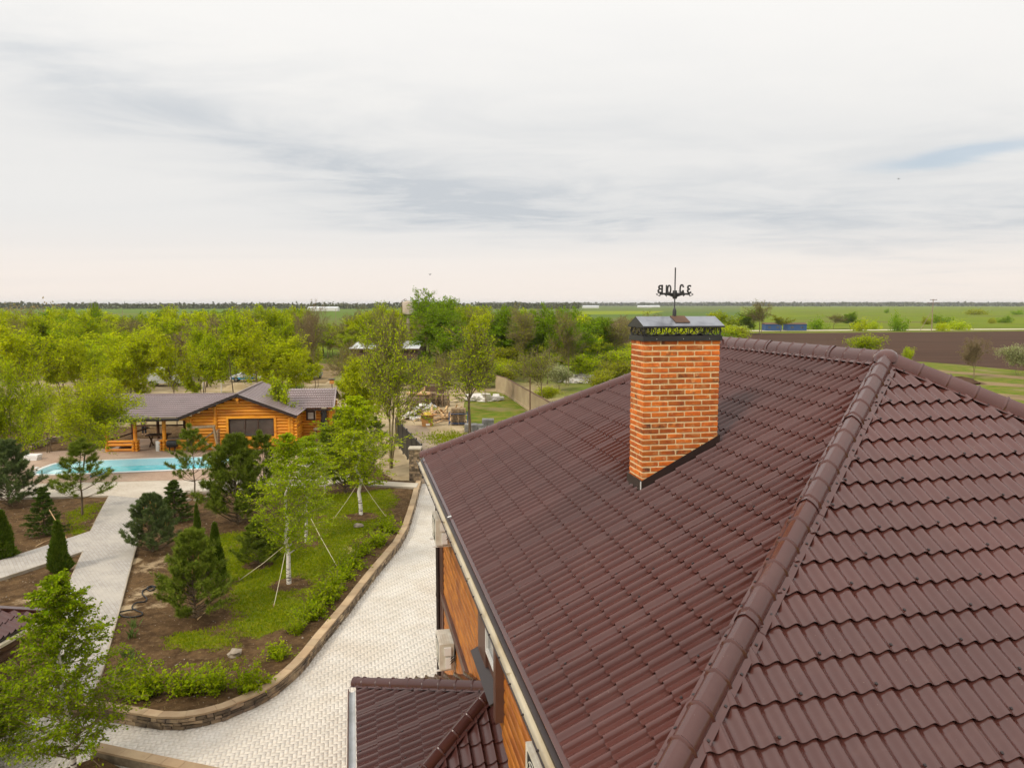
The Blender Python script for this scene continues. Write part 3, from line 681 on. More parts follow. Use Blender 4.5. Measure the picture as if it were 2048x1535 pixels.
S1, S2 = math.hypot(RUN1, DROP), math.hypot(RUN2, DROP)
up1 = unit(a2 * RUN1 + ez * DROP); up2 = unit(a1 * RUN2 + ez * DROP); up3 = unit(-a1 * RUN2 + ez * DROP); up4 = unit(-a2 * RUN1 + ez * DROP)
tiled_slope(roof, 'roof_paint', EV + a1 * LU, -a1, up1, LU, S1, RUN2, RUN2, screws=scr)
tiled_slope(roof, 'roof_paint', EV, a2, up2, WU, S2, RUN1, RUN1, screws=scr, sym=True)
tiled_slope(roof, 'roof_paint', EV + a1 * LU + a2 * WU, -a2, up3, WU, S2, RUN1, RUN1, detail=3)
tiled_slope(roof, 'roof_paint', EV + a2 * WU, a1, up4, LU, S1, RUN2, RUN2, detail=3)
N1, N2, N3, N4 = [n if n[2] > 0 else -n for n in (np.cross(a1, up1), np.cross(a2, up2), np.cross(a2, up3), np.cross(a1, up4))]
def cap_run(parent, mat_, p0, p1, nl, nrm_, name='ridge_cap', piece=1.89, rib=.37, r=.118, fl=.062, start=0., lift=.068):
    """round ridge caps in overlapping pieces from the top p0 down to p1; nl, nrm_ are the two roof normals"""
    dv = unit(p1 - p0); L = np.linalg.norm(p1 - p0)
    fL = unit(np.cross(dv, nl)); fR = unit(np.cross(dv, nrm_))
    side = unit(np.cross(dv, ez)); upv = np.cross(side, dv)
    if fL[2] > 0: fL = -fL
    if fR[2] > 0: fR = -fR
    if fL @ side > fR @ side: fL, fR = fR, fL
    s = start; first = True
    while s < L - .05:
        e = min(s + piece, L)
        V = []; rows = []
        nrib = int(round((e - s) / rib)) or 1
        ts = [(0., 0.)]
        for k in range(1, nrib):
            t = k * rib
            ts += [(t - .022, 0.), (t - .010, .013), (t, .018), (t + .010, .013), (t + .022, 0.)]
        ts += [(e - s - .075, 0.), (e - s - .06, .015), (e - s - .045, 0.), (e - s, .009), (e - s + .035, .010)]
        prof_n = 11
        for t, b in ts:
            c = p0 + dv * (s + t) + upv * (lift + .006 * t / piece); ring = []
            iL, iR = fL * r, fR * r
            ring.append(c + fL * (r + fl) - upv * .004); ring.append(c + iL * 1.02)
            for k in range(prof_n):
                a = math.pi * k / (prof_n - 1); ring.append(c + (iL * max(math.cos(a), 0) + iR * max(-math.cos(a), 0)) * (1 + b / r) + upv * (math.sin(a) ** .85 * (r * .92 + b)))
            ring.append(c + iR * 1.02); ring.append(c + fR * (r + fl) - upv * .004)
            rows.append(ring)
        m_ = len(rows[0]); V = [v for rg in rows for v in rg]
        Fc = [(i * m_ + k, i * m_ + k + 1, (i + 1) * m_ + k + 1, (i + 1) * m_ + k) for i in range(len(rows) - 1) for k in range(m_ - 1)]
        if first: Fc.append(tuple(range(m_)))
        mb = MB(); mb.add(V, Fc, rnd.random()); mb.build(name, mat_, parent, smooth=32)
        for k in range(nrib):
            for f_ in (fL, fR):
                scr.box(p0 + dv * (s + k * rib + .19) + upv * (lift + .004) + f_ * (r + fl * .55), .011, .011, .006, dv, f_, upv)
        s = e; first = False
def corner(i): return {0: EV, 1: EV + a2 * WU, 2: EV + a1 * LU, 3: EV + a1 * LU + a2 * WU}[i]
cap_run(roof, 'roof_paint', RA - a1 * .05, RB + a1 * .1, N1, N4, start=-.25)
cap_run(roof, 'roof_paint', RB, corner(0), N1, N2, start=-.02)
cap_run(roof, 'roof_paint', RB, corner(1), N2, N4, start=.06)
cap_run(roof, 'roof_paint', RA, corner(2), N1, N3, start=.03)
cap_run(roof, 'roof_paint', RA, corner(3), N3, N4, start=.03)
mb = MB(); mb.lathe(RB + ez * .03, [(.17, .0), (.16, .07), (.12, .13), (.06, .165), (.01, .172)], 18); mb.build('hip_cap_end', 'roof_paint', roof, smooth=50)
# eave trims and gutter along the left side
slo = unit(a2 * RUN1 + ez * DROP)
mb = MB(); mb.box(hp(LU / 2, .012, EV[2] - .012), LU / 2, .042, .005, a1, slo, np.cross(a1, slo)); mb.build('drip_edge', 'roof_paint', house)
mb = MB(); mb.box(hp(LU / 2, .075, EV[2] - .075), LU / 2, .03, .03, a1, a2, ez); mb.build('eave_shade_strip', 'dark_trim', house)  # dark strip before the gutter: shade on the lower flashing put into colour
gut = MB(); gn = 9; rows = []; GR = .042
for u in (.0, LU):
    rows.append([hp(u, .107 + GR - GR * math.cos(math.pi * k / (gn - 1)), EV[2] - .075 - GR * 1.2 * math.sin(math.pi * k / (gn - 1))) for k in range(gn)])
gut.add([v for rg in rows for v in rg], [(k, k + 1, gn + k + 1, gn + k) for k in range(gn - 1)])
gut.build('gutter', 'gutter_cream', house, smooth=60)
gut = MB(); rows = []
for u in (.0, LU): rows.append([hp(u, .107 + GR - (GR + .005) * math.cos(math.pi * k / (gn - 1)), EV[2] - .079 - (GR + .005) * 1.2 * math.sin(math.pi * k / (gn - 1))) for k in range(3, gn)])
m_ = gn - 3; gut.add([v for rg in rows for v in rg], [(k, k + 1, m_ + k + 1, m_ + k) for k in range(m_ - 1)]); gut.build('gutter_shell', 'dark_trim', house, smooth=60)
mb = MB(); mb.tube([hp(0, .199, EV[2] - .073), hp(LU, .199, EV[2] - .073)], .010, 8); mb.build('gutter_lip', 'dark_trim', house, smooth=60)
for u in np.arange(.4, LU, .62):
    mb = MB(); mb.box(hp(u, .199, EV[2] - .064), .010, .014, .008, a1, a2, ez); mb.build('gutter_clip', 'dark_trim', house)
for u in (3.2, 6.2, 9.2, 12.2):
    mb = MB(); mb.box(hp(u, .149, EV[2] - .112), .006, .040, .012, a1, a2, ez); mb.build('gutter_joint', 'gutter_cream', house)
mb = MB(); mb.box(hp(9.15, .02, EV[2] + .012), .03, .07, .003, a1, unit(a2 - ez * -.3), ez); mb.build('paper_scrap', 'white_plastic', house)
# snow of dirt line: the wooden batten seen under the first course
mb = MB(); mb.box(hp(LU / 2, -.10, EV[2] + .035), LU / 2, .02, .012, a1, a2, ez); mb.build('eave_batten', 'weathered_wood', house)
INS = .38
# walls
mb = MB(); c = EV + a1 * LU / 2 + a2 * WU / 2; mb.box(A3(c[0], c[1], 3.05), WU / 2 - INS - .03, LU / 2 - INS - .03, 3.12, a2, a1, ez); mb.build('wall', 'brown_trim', house)
mb = MB(); mb.box(A3(c[0], c[1], EV[2] - .235), WU / 2 - .05, LU / 2 - .05, .02, a2, a1, ez); mb.build('soffit', 'brown_trim', house)
zb = .35
while zb < 6.1:
    for (ua, ub) in ([(INS, 6.25), (8.1, LU - INS - .62)] if 4.15 < zb < 6.0 else [(INS, LU - INS - .62)]):
        prof = [(0, 0), (.010, .004), (.022, .03), (.027, .08), (.024, .14), (.010, .176), (0, .18)]
        mb = MB(); mb.prism([hp(ua, -INS + x - .0, zb + z) for x, z in prof], a1 * (ub - ua)); mb.build('siding_board', 'siding_wood', house, smooth=50)
    zb += .185
for ua, ub in ((LU - INS - .30, LU - INS + .02), (LU - INS - .60, LU - INS - .42)):
    mb = MB(); mb.box(hp((ua + ub) / 2, -INS + .02, 3.05), (ub - ua) / 2, .035, 3.05, a1, a2, ez); mb.build('corner_board', 'brown_trim', house)
mb = MB(); mb.box(hp(7.2 + 3.45, -INS + .025, 3.02), 3.45, .05, .10, a1, a2, ez); mb.build('belt_board', 'brown_trim', house)
mb = MB(); mb.tube([hp(LU - INS + .02, -INS + .10, 0.05), hp(LU - INS + .02, -INS + .10, 5.7), hp(LU - INS + .1, .10, 6.1), hp(LU - INS + .12, .135, 6.24)], .05, 12); dp = mb.build('downpipe', 'dark_trim', house, smooth=50)
mb = MB()
for z in (1.2, 2.9, 4.4, 5.4): mb.lathe(hp(LU - INS + .02, -INS + .10, z), [(.056, -.05), (.060, -.04), (.060, .04), (.056, .05)], 12)
mb.build('pipe_collar', 'dark_trim', dp)
# window under the eave
win = MB(); win.box(hp(7.1, -INS + .012, 5.15), .86, .02, .95, a1, a2, ez); wo = win.build('window', 'brown_trim', house)
mb = MB()
for (u, z, hu, hz) in ((6.85, 4.68, .42, .035), (6.85, 5.95, .42, .035), (6.45, 5.3, .035, .62), (7.25, 5.3, .035, .62)): mb.box(hp(u, -INS + .06, z), hu, .03, hz, a1, a2, ez)
mb.build('window_frame', 'white_plastic', wo)
mb = MB(); mb.box(hp(6.85, -INS + .045, 5.3), .38, .006, .60, a1, a2, ez); mb.build('window_pane', 'window_glass', wo)
mb = MB(); mb.box(hp(7.70, -INS + .05, 5.15), .38, .03, .97, a1, a2, ez); mb.build('shutter_panel', 'brown_trim', wo)
mb = MB(); mb.box(hp(6.12, -INS + .08, 5.1), .09, .07, 1.0, a1, a2, ez); mb.build('window_jamb', 'brown_trim', wo)
mb = MB(); mb.box(hp(7.2, -INS + .11, 4.30), .95, .10, .018, a1, unit(a2 + ez * .5), np.cross(unit(a2 + ez * .5), -a1)); mb.build('window_sill', 'dark_trim', wo)
# ---------------------------------------------------------------- porch roof
PA = hp(7.05, -INS, 4.076); PWd, PV, PZ = 2.17, 2.25, 3.25
pr = MB().box(PA - a2 * .6 - ez * .3, .05, .05, .05).build('porch_roof', 'porch_paint', house)
pcF, pcN = A3(*(PA - a2 * PWd + a1 * PV)[:2], PZ), A3(*(PA - a2 * PWd - a1 * PV)[:2], PZ)
dz = PA[2] - PZ
upf = unit(a2 * PWd + ez * dz); upn = unit(a1 * PV + ez * dz); upr = unit(-a1 * PV + ez * dz)
tiled_slope(pr, 'porch_paint', pcF, -a1, upf, 2 * PV, math.hypot(PWd, dz), PV, PV, screws=scr)
tiled_slope(pr, 'porch_paint', pcN, a2, upn, PWd, math.hypot(PV, dz), PWd, 0)
tiled_slope(pr, 'porch_paint', pcF + a2 * PWd, -a2, upr, PWd, math.hypot(PV, dz), 0, PWd)
nf, nn_, nr_ = [n if n[2] > 0 else -n for n in (np.cross(a1, upf), np.cross(a2, upn), np.cross(a2, upr))]
cap_run(pr, 'porch_paint', PA, pcF, nf, nr_, r=.098, fl=.05)
cap_run(pr, 'porch_paint', PA, pcN, nf, nn_, r=.098, fl=.05)
mb = MB(); mb.box((pcF + pcN) / 2 - a2 * .005 - ez * .075, PV, .012, .085, a1, a2, ez); mb.build('porch_fascia', 'dark_trim', house)
gut = MB(); rows = []
for s in (PV, -PV): rows.append([(pcF + pcN) / 2 + a1 * s - a2 * (.03 + .06 - .06 * math.cos(math.pi * k / (gn - 1))) + ez * (-.06 - .06 * math.sin(math.pi * k / (gn - 1))) for k in range(gn)])
gut.add([v for rg in rows for v in rg], [(k, k + 1, gn + k + 1, gn + k) for k in range(gn - 1)]); gut.build('porch_gutter', 'gutter_zinc', house, smooth=60)
mb = MB(); q_ = (pcF + pcN) / 2 - a2 * .155 - ez * .058; mb.tube([q_ - a1 * PV, q_ + a1 * PV], .012, 8); mb.build('porch_gutter_lip', 'brown_trim', house)
for s in (-1, 1):
    mb = MB(); mb.box((pcF + pcN) / 2 + a1 * s * (PV - .3) + a2 * .3 - ez * (PZ / 2 + .08), .09, .09, PZ / 2 - .09, a1, a2, ez); mb.build('porch_post', 'brown_trim', house)
mb = MB(); mb.box((pcF + pcN) / 2 + a2 * PWd / 2 - ez * .14, PV - .06, PWd / 2 - .06, .02, a1, a2, ez); mb.build('porch_soffit', 'brown_trim', house)
struct(scr.build('roof_screws', 'screw_head', roof), 'stuff')
# ---------------------------------------------------------------- chimney, brick by brick
CHW, CHD = 1.15, .52
ch0 = RB + a1 * .546 - a2 * 3.45                           # front left corner, in plan
rz = lambda v: RB[2] - v * T1                              # roof height v metres left of the ridge
CZ1 = 9.79
chim = MB().box(A3(*(ch0 + a2 * CHW / 2 + a1 * CHD / 2)[:2], (7.3 + CZ1) / 2), CHW / 2 - .007, CHD / 2 - .007, (CZ1 - 7.3) / 2, a2, a1, ez).build('chimney', 'mortar', house)
BH, BL, JT, BD = .0575, .236, .0215, .115
bricks_rest = MB(); nb = 0
z = CZ1 - BH; row = 0
cp = lambda x, y, z_: A3(*(ch0 + a2 * x + a1 * y)[:2], z_)
def brick(x0_, x1_, y0_, y1_, z_, rest=False):
    global nb
    c_ = cp((x0_ + x1_) / 2, (y0_ + y1_) / 2, z_ + BH / 2); hx, hy, hz = (x1_ - x0_) / 2, (y1_ - y0_) / 2, BH / 2
    mb = bricks_rest if rest else MB(); ch = .005
    V = []
    for zz_, e_ in ((-hz, ch), (-hz + ch, 0), (hz - ch, 0), (hz, ch)):
        for sx_, sy_ in ((-1, -1), (1, -1), (1, 1), (-1, 1)):
            j = A3(*[rnd.uniform(-.0028, .0028) for _ in range(3)])
            V.append(c_ + a2 * sx_ * (hx - e_) + a1 * sy_ * (hy - e_) + ez * zz_ + j)
    Fc = [(4 * i + k, 4 * i + (k + 1) % 4, 4 * i + 4 + (k + 1) % 4, 4 * i + 4 + k) for i in range(3) for k in range(4)] + [(3, 2, 1, 0), (12, 13, 14, 15)]
    mb.add(V, Fc)
    if not rest: mb.build('brick', 'brick_clay', chim); nb += 1
def run(a, b, first):
    out = []; x = a; L = first
    while x < b - .03:
        e = min(x + L, b)
        if b - e < .05: e = b
        out.append((x, e)); x = e + JT; L = BL
    return out
while z > 7.35:
    full = row % 2 == 0
    # front
    for xa, xb in run(0 if full else BD + JT, CHW, BL if full else .225):
        v_ = 3.45 - (xa + xb) / 2
        if z + BH > rz(v_) - .02: brick(xa + rnd.uniform(-.002, .002), xb, 0, BD, z)
    # left side
    if z + BH > rz(3.45) - .05:
        for ya, yb in run(BD + JT if full else 0, CHD, BL if not full else .19): brick(0, BD, ya, yb, z)
    # right side and back
    if z + BH > rz(2.3) - .05:
        for ya, yb in run(BD + JT, CHD, .2 if full else .25): brick(CHW - BD, CHW, ya, yb, z, nb > 235)
    for xa, xb in run(BD + JT, CHW - BD - JT, BL if full else .12):
        if z + BH > rz(3.45 - (xa + xb) / 2) - .02: brick(xa, xb, CHD - BD, CHD, z, True)
    z -= BH + JT; row += 1
struct(bricks_rest.build('brick_backing', 'brick_clay', chim), 'stuff')
# lead flashing round the foot
mb = MB(); fh = .15
for y_, th in ((-.016, -1), (CHD + .016, 1)):
    mb.prism([cp(-.018, y_, rz(3.468) - .02), cp(CHW + .018, y_, rz(2.282) - .02), cp(CHW + .018, y_, rz(2.282) + fh + .03), cp(-.018, y_, rz(3.468) + fh + .03)], a1 * .010 * th)
mb.box(cp(-.022, CHD / 2, rz(3.46) + .08), .005, CHD / 2 + .026, .11, a2, a1, ez); mb.box(cp(CHW + .022, CHD / 2, rz(2.29) + .08), .005, CHD / 2 + .026, .11, a2, a1, ez)
mb.build('flashing', 'dark_trim', house)
mb = MB(); mb.box(cp(-.027, -.026, rz(3.468) + .08), .006, .006, .10, a2, a1, ez); mb.build('flashing_seam', 'white_plastic', house)
# ---------------------------------------------------------------- metal chimney cap
ccen = cp(CHW / 2, CHD / 2, CZ1)
cap = thing('chimney_cap', 'black metal chimney cap with scrollwork band and small pitched roof', 'chimney cap', ccen)
cq = lambda x, y, z_: cp(CHW / 2 + x, CHD / 2 + y, z_)
hw, hd = CHW / 2 + .016, CHD / 2 + .016
mb = MB()
for y_ in (-hd, hd): mb.box(cq(0, y_, CZ1 + .028), hw + .006, .006, .036, a2, a1, ez)
for x_ in (-hw, hw): mb.box(cq(x_, 0, CZ1 + .028), .006, hd - .007, .036, a2, a1, ez)
mb.build('base_band', 'black_metal', cap)
mb = MB()
for x_ in (-.40, 0., .40): mb.box(cq(x_, -hd - .008, CZ1 + .022), .004, .003, .004, a2, a1, ez)
mb.build('rivet', 'white_plastic', cap)
zr0, zr1 = CZ1 + .205, CZ1 + .335
ov, og = hw + .022, hd + .035
mb = MB(); rt = .008
mb.add([cq(-ov, -og, zr0), cq(ov, -og, zr0), cq(ov, 0, zr1), cq(-ov, 0, zr1), cq(-ov, og, zr0), cq(ov, og, zr0)], [(0, 1, 2, 3), (3, 2, 5, 4)])
mb.add([cq(-ov, -og, zr0 - .02), cq(ov, -og, zr0 - .02), cq(ov, -og, zr0), cq(-ov, -og, zr0)], [(0, 1, 2, 3)])
mb.build('roof_sheet', 'cap_sheet', cap)
mb = MB()
for x_ in (-ov + .002, ov - .002): mb.prism([cq(x_, -og, zr0 - .02), cq(x_, og, zr0 - .02), cq(x_, og, zr0 - .003), cq(x_, 0, zr1 - .003), cq(x_, -og, zr0 - .003)], a2 * (.003 if x_ < 0 else -.003))
mb.box(cq(0, -og - .002, zr0 - .013), ov, .004, .011, a2, a1, ez); mb.box(cq(0, og + .002, zr0 - .013), ov, .004, .011, a2, a1, ez)
mb.build('gable_end', 'black_metal', cap)
for x_ in (-1, 1):
    for y_ in (-1, 1):
        mb = MB(); mb.box(cq(x_ * (hw - .02), y_ * (hd - .02), CZ1 + .12), .008, .008, .075, a2, a1, ez); mb.build('corner_post', 'black_metal', cap)
sl_ = unit(a1 * og + ez * (zr1 - zr0)); mb = MB(); mb.box(cq(.02, -og * .36, zr1 - (zr1 - zr0) * .36 + .008), .11, .115, .004, a2, sl_, np.cross(a2, sl_)); mb.build('mounting_plate', 'rust', cap)
def scroll_mesh():
    mb = MB(); R_ = .062
    for sgn in (-1, 1):
        pts = []
        for k in range(34):
            t = k / 33; a = -math.pi / 2 + sgn * t * 4.6 ; r_ = R_ * (1 - .18 * t) if t < .55 else R_ * (1 - .1) * (1 - (t - .55) * 1.55)
            cx_ = sgn * .022 * max(0, (t - .45)) * 2
            pts.append(A3(r_ * math.cos(a) + cx_, 0, r_ * math.sin(a)))
        mb.tube([p for p in pts], .0062, 5)
    me = bpy.data.meshes.new('scroll'); me.from_pydata(mb.v, [], mb.f); return me
sm_ = scroll_mesh(); me_ang = math.atan2(a2[1], a2[0])
def put_scroll(x_, y_, rot, sc=1., flip=1):
    o = link('scroll', sm_, 'black_metal', cap); p = cq(x_, y_, CZ1 + .132) - root_loc(cap)
    o.location = p; o.rotation_euler = (0, 0, me_ang + rot); o.scale = (sc, 1, flip)
for i in range(7):
    x_ = -hw + .086 + i * (2 * hw - .172) / 6
    put_scroll(x_, -hd + .004, 0, 1.2 if i % 2 else 1.3, 1); put_scroll(x_, hd - .004, 0, 1.2 if i % 2 else 1.3, 1)
for i in range(3):
    y_ = -hd + .1 + i * (2 * hd - .2) / 2
    put_scroll(-hw + .004, y_, math.pi / 2, 1.1); put_scroll(hw - .004, y_, math.pi / 2, 1.1)
# ---------------------------------------------------------------- weather vane with compass letters
vb = cq(-.02, 0, zr1 - .004)
vane = thing('weather_vane', 'black weather vane pole with mirrored compass letters on the chimney cap', 'weather vane', vb)
mb = MB(); mb.lathe(vb, [(.028, 0), (.028, .085), (.012, .125), (.0095, .13), (.0095, .70)], 12); mb.build('pole', 'black_metal', vane, smooth=40)
mb = MB(); mb.lathe(vb + ez * .285, [(.03, -.03), (.034, 0), (.034, .075), (.03, .09)], 12); mb.build('hub', 'black_metal', vane, smooth=40)
def arm(dirv, nm):
    mb = MB(); n_ = np.cross(dirv, ez); zt = .31
    for s in (-1, 1):
        pts = [(.02, -.035), (.10, -.008), (.18, .002), (.245, -.004), (.245, .022), (.18, .030), (.10, .030), (.02, .030)]
        mb.prism([vb + dirv * s * x + ez * (zt + z_) - n_ * .003 for x, z_ in pts], n_ * .006)
        x0_ = .245; tip = [(x0_, -.022, x0_ + .004, -.010), ]
        dia = [A3(x0_ - .006, 0, .009 + .028), A3(x0_ + .055, 0, .009), A3(x0_ - .006, 0, .009 - .028)]
        for i in range(3):
            p_, q_ = dia[i], dia[(i + 1) % 3]
            mb.bar(vb + dirv * s * p_[0] + ez * (zt + p_[2]), vb + dirv * s * q_[0] + ez * (zt + q_[2]), .008, .008)
        spir = [vb + dirv * s * (.125 + .02 * math.cos(a) * (1 - a / 9)) + ez * (zt + .048 + .02 * math.sin(a) * (1 - a / 9)) for a in np.linspace(-1.6, 5.5, 18)]
        mb.tube(spir, .004, 5)
    mb.build(nm, 'black_metal', vane)
vd = unit(a2 + a1 * .10); vd2 = unit(a1 - a2 * .10)
arm(vd, 'arm'); arm(vd2, 'arm')
def letter(ch, pos, xdir):
    cu = bpy.data.curves.new('letter', 'FONT'); cu.body = ch; cu.size = .165; cu.extrude = .004; cu.bevel_depth = .0045; cu.bevel_resolution = 1; cu.align_x = 'CENTER'
    tmp = bpy.data.objects.new('tmp_text', cu); COL.objects.link(tmp); bpy.context.view_layer.update()
    me = bpy.data.meshes.new_from_object(tmp.evaluated_get(bpy.context.evaluated_depsgraph_get())); bpy.data.objects.remove(tmp); bpy.data.curves.remove(cu)
    n_ = np.cross(xdir, ez); co = np.zeros(len(me.vertices) * 3); me.vertices.foreach_get('co', co); co = co.reshape(-1, 3)
    P = pos - root_loc(vane) + co[:, :1] * xdir[None] + co[:, 1:2] * ez[None] + co[:, 2:3] * n_[None]
    me.vertices.foreach_set('co', P.ravel()); me.name = 'letter'; me.materials.clear(); link('letter', me, 'black_metal', vane)
letter('B', vb - vd * .232 + ez * .337, -vd); letter('3', vb + vd * .228 + ez * .337, -vd)
letter('С', vb - vd2 * .19 + ez * .335, -vd2); letter('Ю', vb + vd2 * .19 + ez * .335, -vd2)
# ---------------------------------------------------------------- air-conditioner outdoor units on the wall
def aircon(u, z, label, hose=False):
    c = hp(u, -INS + .23, z); t = thing('air_conditioner', label, 'air conditioner', hp(u, -INS, z - .36), 'air conditioners on the house wall')
    L, D_, Hh = .40, .16, .29
    mb = MB(); mb.box(c, L, D_, Hh, a1, a2, ez); mb.build('casing', 'dirty_white', t)
    mb = MB()
    for k in range(5): mb.box(c + a2 * (-.11 + .055 * k) + ez * (Hh + .004), L - .04, .012, .005, a1, a2, ez)
    mb.build('top_rib', 'dirty_white', t)
    mb = MB(); mb.box(c - a1 * (L + .022) + ez * .13 + a2 * .02, .02, .075, .09, a1, a2, ez); mb.build('terminal_cover', 'white_plastic', t)
    mb = MB(); mb.box(c - a1 * (L + .026) - ez * .13 + a2 * .03, .025, .06, .12, a1, a2, ez); mb.build('valve_cover', 'white_plastic', t)
    mb = MB(); fc = c - a2 * (D_ + .008) + a1 * .06
    for r_ in (.06, .12, .18, .23): mb.tube([fc + a1 * r_ * math.cos(a) + ez * r_ * math.sin(a) for a in np.linspace(0, 2 * math.pi, 25)], .005, 5, False)
    for k in range(6): mb.bar(fc, fc + a1 * .23 * math.cos(k * 1.047) + ez * .23 * math.sin(k * 1.047), .008)
    mb.build('fan_grille', 'dirty_white', t)
    mb = MB(); mb.box(c - a2 * (D_ + .0025) + a1 * .06, .24, .002, .24, a1, a2, ez); mb.build('fan_opening', 'black_rubber', t)
    for s in (-1, 1):
        mb = MB(); p = c + a1 * s * .3 - ez * (Hh + .05)
        mb.bar(p - a2 * .22, p + a2 * .23, .035, .03); mb.bar(p + a2 * .212 - ez * .0, p + a2 * .212 + ez * .34, .035, .03); mb.build('bracket', 'white_plastic', t)
        mb = MB()
        for q in (-.12, .1): mb.lathe(p + a2 * q + ez * .015, [(.022, 0), (.022, .03), (.015, .035)], 8)
        mb.build('rubber_foot', 'black_rubber', t)
    mb = MB()
    for k in range(3): mb.tube([c - a1 * (L + .04) - ez * (.16 - .06 * k) + a2 * .06, c - a1 * (L + .06) - ez * (.06 - .05 * k) + a2 * .16, c - a1 * (L - .05) + ez * (.1 + .06 * k) + a2 * .20, c - a1 * .05 + ez * (.30 + .05 * k) + a2 * .20], .012, 6)
    mb.build('pipe', 'black_rubber' if not hose else 'white_plastic', t, smooth=60)
    if hose:
        mb = MB(); mb.tube([c - a2 * (D_ - .02) + a1 * .30 - ez * (Hh + .03), c - a2 * (D_ + .12) + a1 * .40 - ez * (Hh + .035), c - a2 * (D_ + .22) + a1 * .50 - ez * (Hh + .06), c - a2 * (D_ + .30) + a1 * .56 - ez * (Hh + .12)], .016, 8); mb.build('drain_hose', 'white_plastic', t, smooth=60)
        mb = MB(); mb.lathe(c + a1 * .43 - a2 * (D_ - .03) - ez * (Hh - .02), [(.025, 0), (.03, .02), (.03, .05), (.02, .08)], 8); mb.build('valve', 'foam_yellow', t)
    return t
aircon(11.9, 2.6, 'white outdoor air-conditioner unit bolted low above the porch roof')
aircon(12.4, 5.25, 'white outdoor air-conditioner unit half hidden by the far end of the gutter')
aircon(2.55, 5.35, 'white outdoor air-conditioner unit with drain hose at the bottom edge', True)
# ---------------------------------------------------------------- swimming pool
pc = np.mean(POOL, 0)
pool = thing('swimming_pool', 'long pale blue swimming pool half filled with teal water in the brown deck', 'pool', pc * A3(1, 1, 0))
def ring(sc, z): return [A3(*(pc + (p - pc) * sc)[:2], z) for p in POOL]
def off_in(dm, z):
    out = []; n = len(POOL)
    for i in range(n):
        dd = unit(POOL[(i + 1) % n] - POOL[i - 1]); nn = A3(-dd[1], dd[0], 0)
        if nn @ (pc - POOL[i]) < 0: nn = -nn
        out.append(A3(*(POOL[i] + nn * dm)[:2], z))
    return out
n_ = len(POOL)
def loft(loops, close=True):
    V = [v for l in loops for v in l]; F_ = [(i * n_ + k, i * n_ + (k + 1) % n_, (i + 1) * n_ + (k + 1) % n_, (i + 1) * n_ + k) for i in range(len(loops) - 1) for k in range(n_)]
    return V, F_
V, F_ = loft([off_in(-.10, ZG + .02), off_in(-.10, ZG + .055), off_in(.13, ZG + .06), off_in(.16, ZG + .03)]); MB().add(V, F_).build('rim', 'pool_rim', pool, smooth=40)
V, F_ = loft([off_in(.15, ZG + .045), off_in(.17, -.20), off_in(.40, -.75), off_in(.6, -.85)]); F_.append(tuple(3 * n_ + k for k in range(n_))); MB().add(V, F_).build('basin', 'pool_shell', pool, smooth=40)
wl = off_in(.165, -.03); MB().add(wl, [tuple(range(n_))]).build('water', 'pool_water', pool)
for k in range(4):
    c_ = G(106 + 13 * k, 944 - 1.2 * k, .1); MB().box(c_ + A3(0, .25, -.05 - .1 * k), .35, .45, .06).build('step', 'pool_shell', pool)
tag(MB().tube([G(180, 953, ZG) + ez * .03, G(195, 951.5, ZG) + ez * .03, G(207, 948, ZG) + ez * .05, G(215, 944, ZG) + ez * .09, G(218, 938, .05) + ez * .0, G(222, 934, -.05), G(214, 936, -.05), G(220, 941, .1), G(228, 943, ZG) + ez * .1, G(222, 946, ZG) + ez * .05, G(212, 945, ZG) + ez * .09, G(226, 942, ZG) + ez * .11], .035, 6).build('pool_hose', 'blue_hose', smooth=60), 'bright blue hose looped over the near rim of the pool', 'hose')
t = thing('foam_panels', 'stack of white foam panels lying on the deck beside the pool', 'panels', G(65, 918, ZG))
for k in range(4): MB().box(G(65, 919, ZG) + A3(rnd.uniform(-.03, .03), rnd.uniform(-.03, .03), .045 + .085 * k), .44, .3, .038, unit(A3(1, .06 + .02 * k, 0)), unit(A3(-.06, 1, 0))).build('panel', 'foam_sheet', t)
tag(MB().box(G(73, 936, ZG) + ez * .03, .1, .12, .03).build('pool_skimmer_lid', 'pool_rim'), 'small white lid on the deck left of the pool', 'lid')
# low stone wall behind the deck
lw = [G(60, 898, ZG), G(95, 886, ZG), G(140, 876, ZG)]
t = thing('low_stone_edging', 'low dry stone edging wall behind the pool deck on the left', 'wall', lw[1])
for i in range(len(lw) - 1):
    for row in range(3):
        L = np.linalg.norm(lw[i + 1] - lw[i]); dd = unit(lw[i + 1] - lw[i]); s = 0
        while s < L:
            w = rnd.uniform(.25, .5); MB().box(lw[i] + dd * (s + w / 2) + ez * (.06 + .115 * row), w / 2 - .01, .12, .055, dd, A3(-dd[1], dd[0], 0), ez, jit=.015).build('stone', 'wall_stone', t); s += w
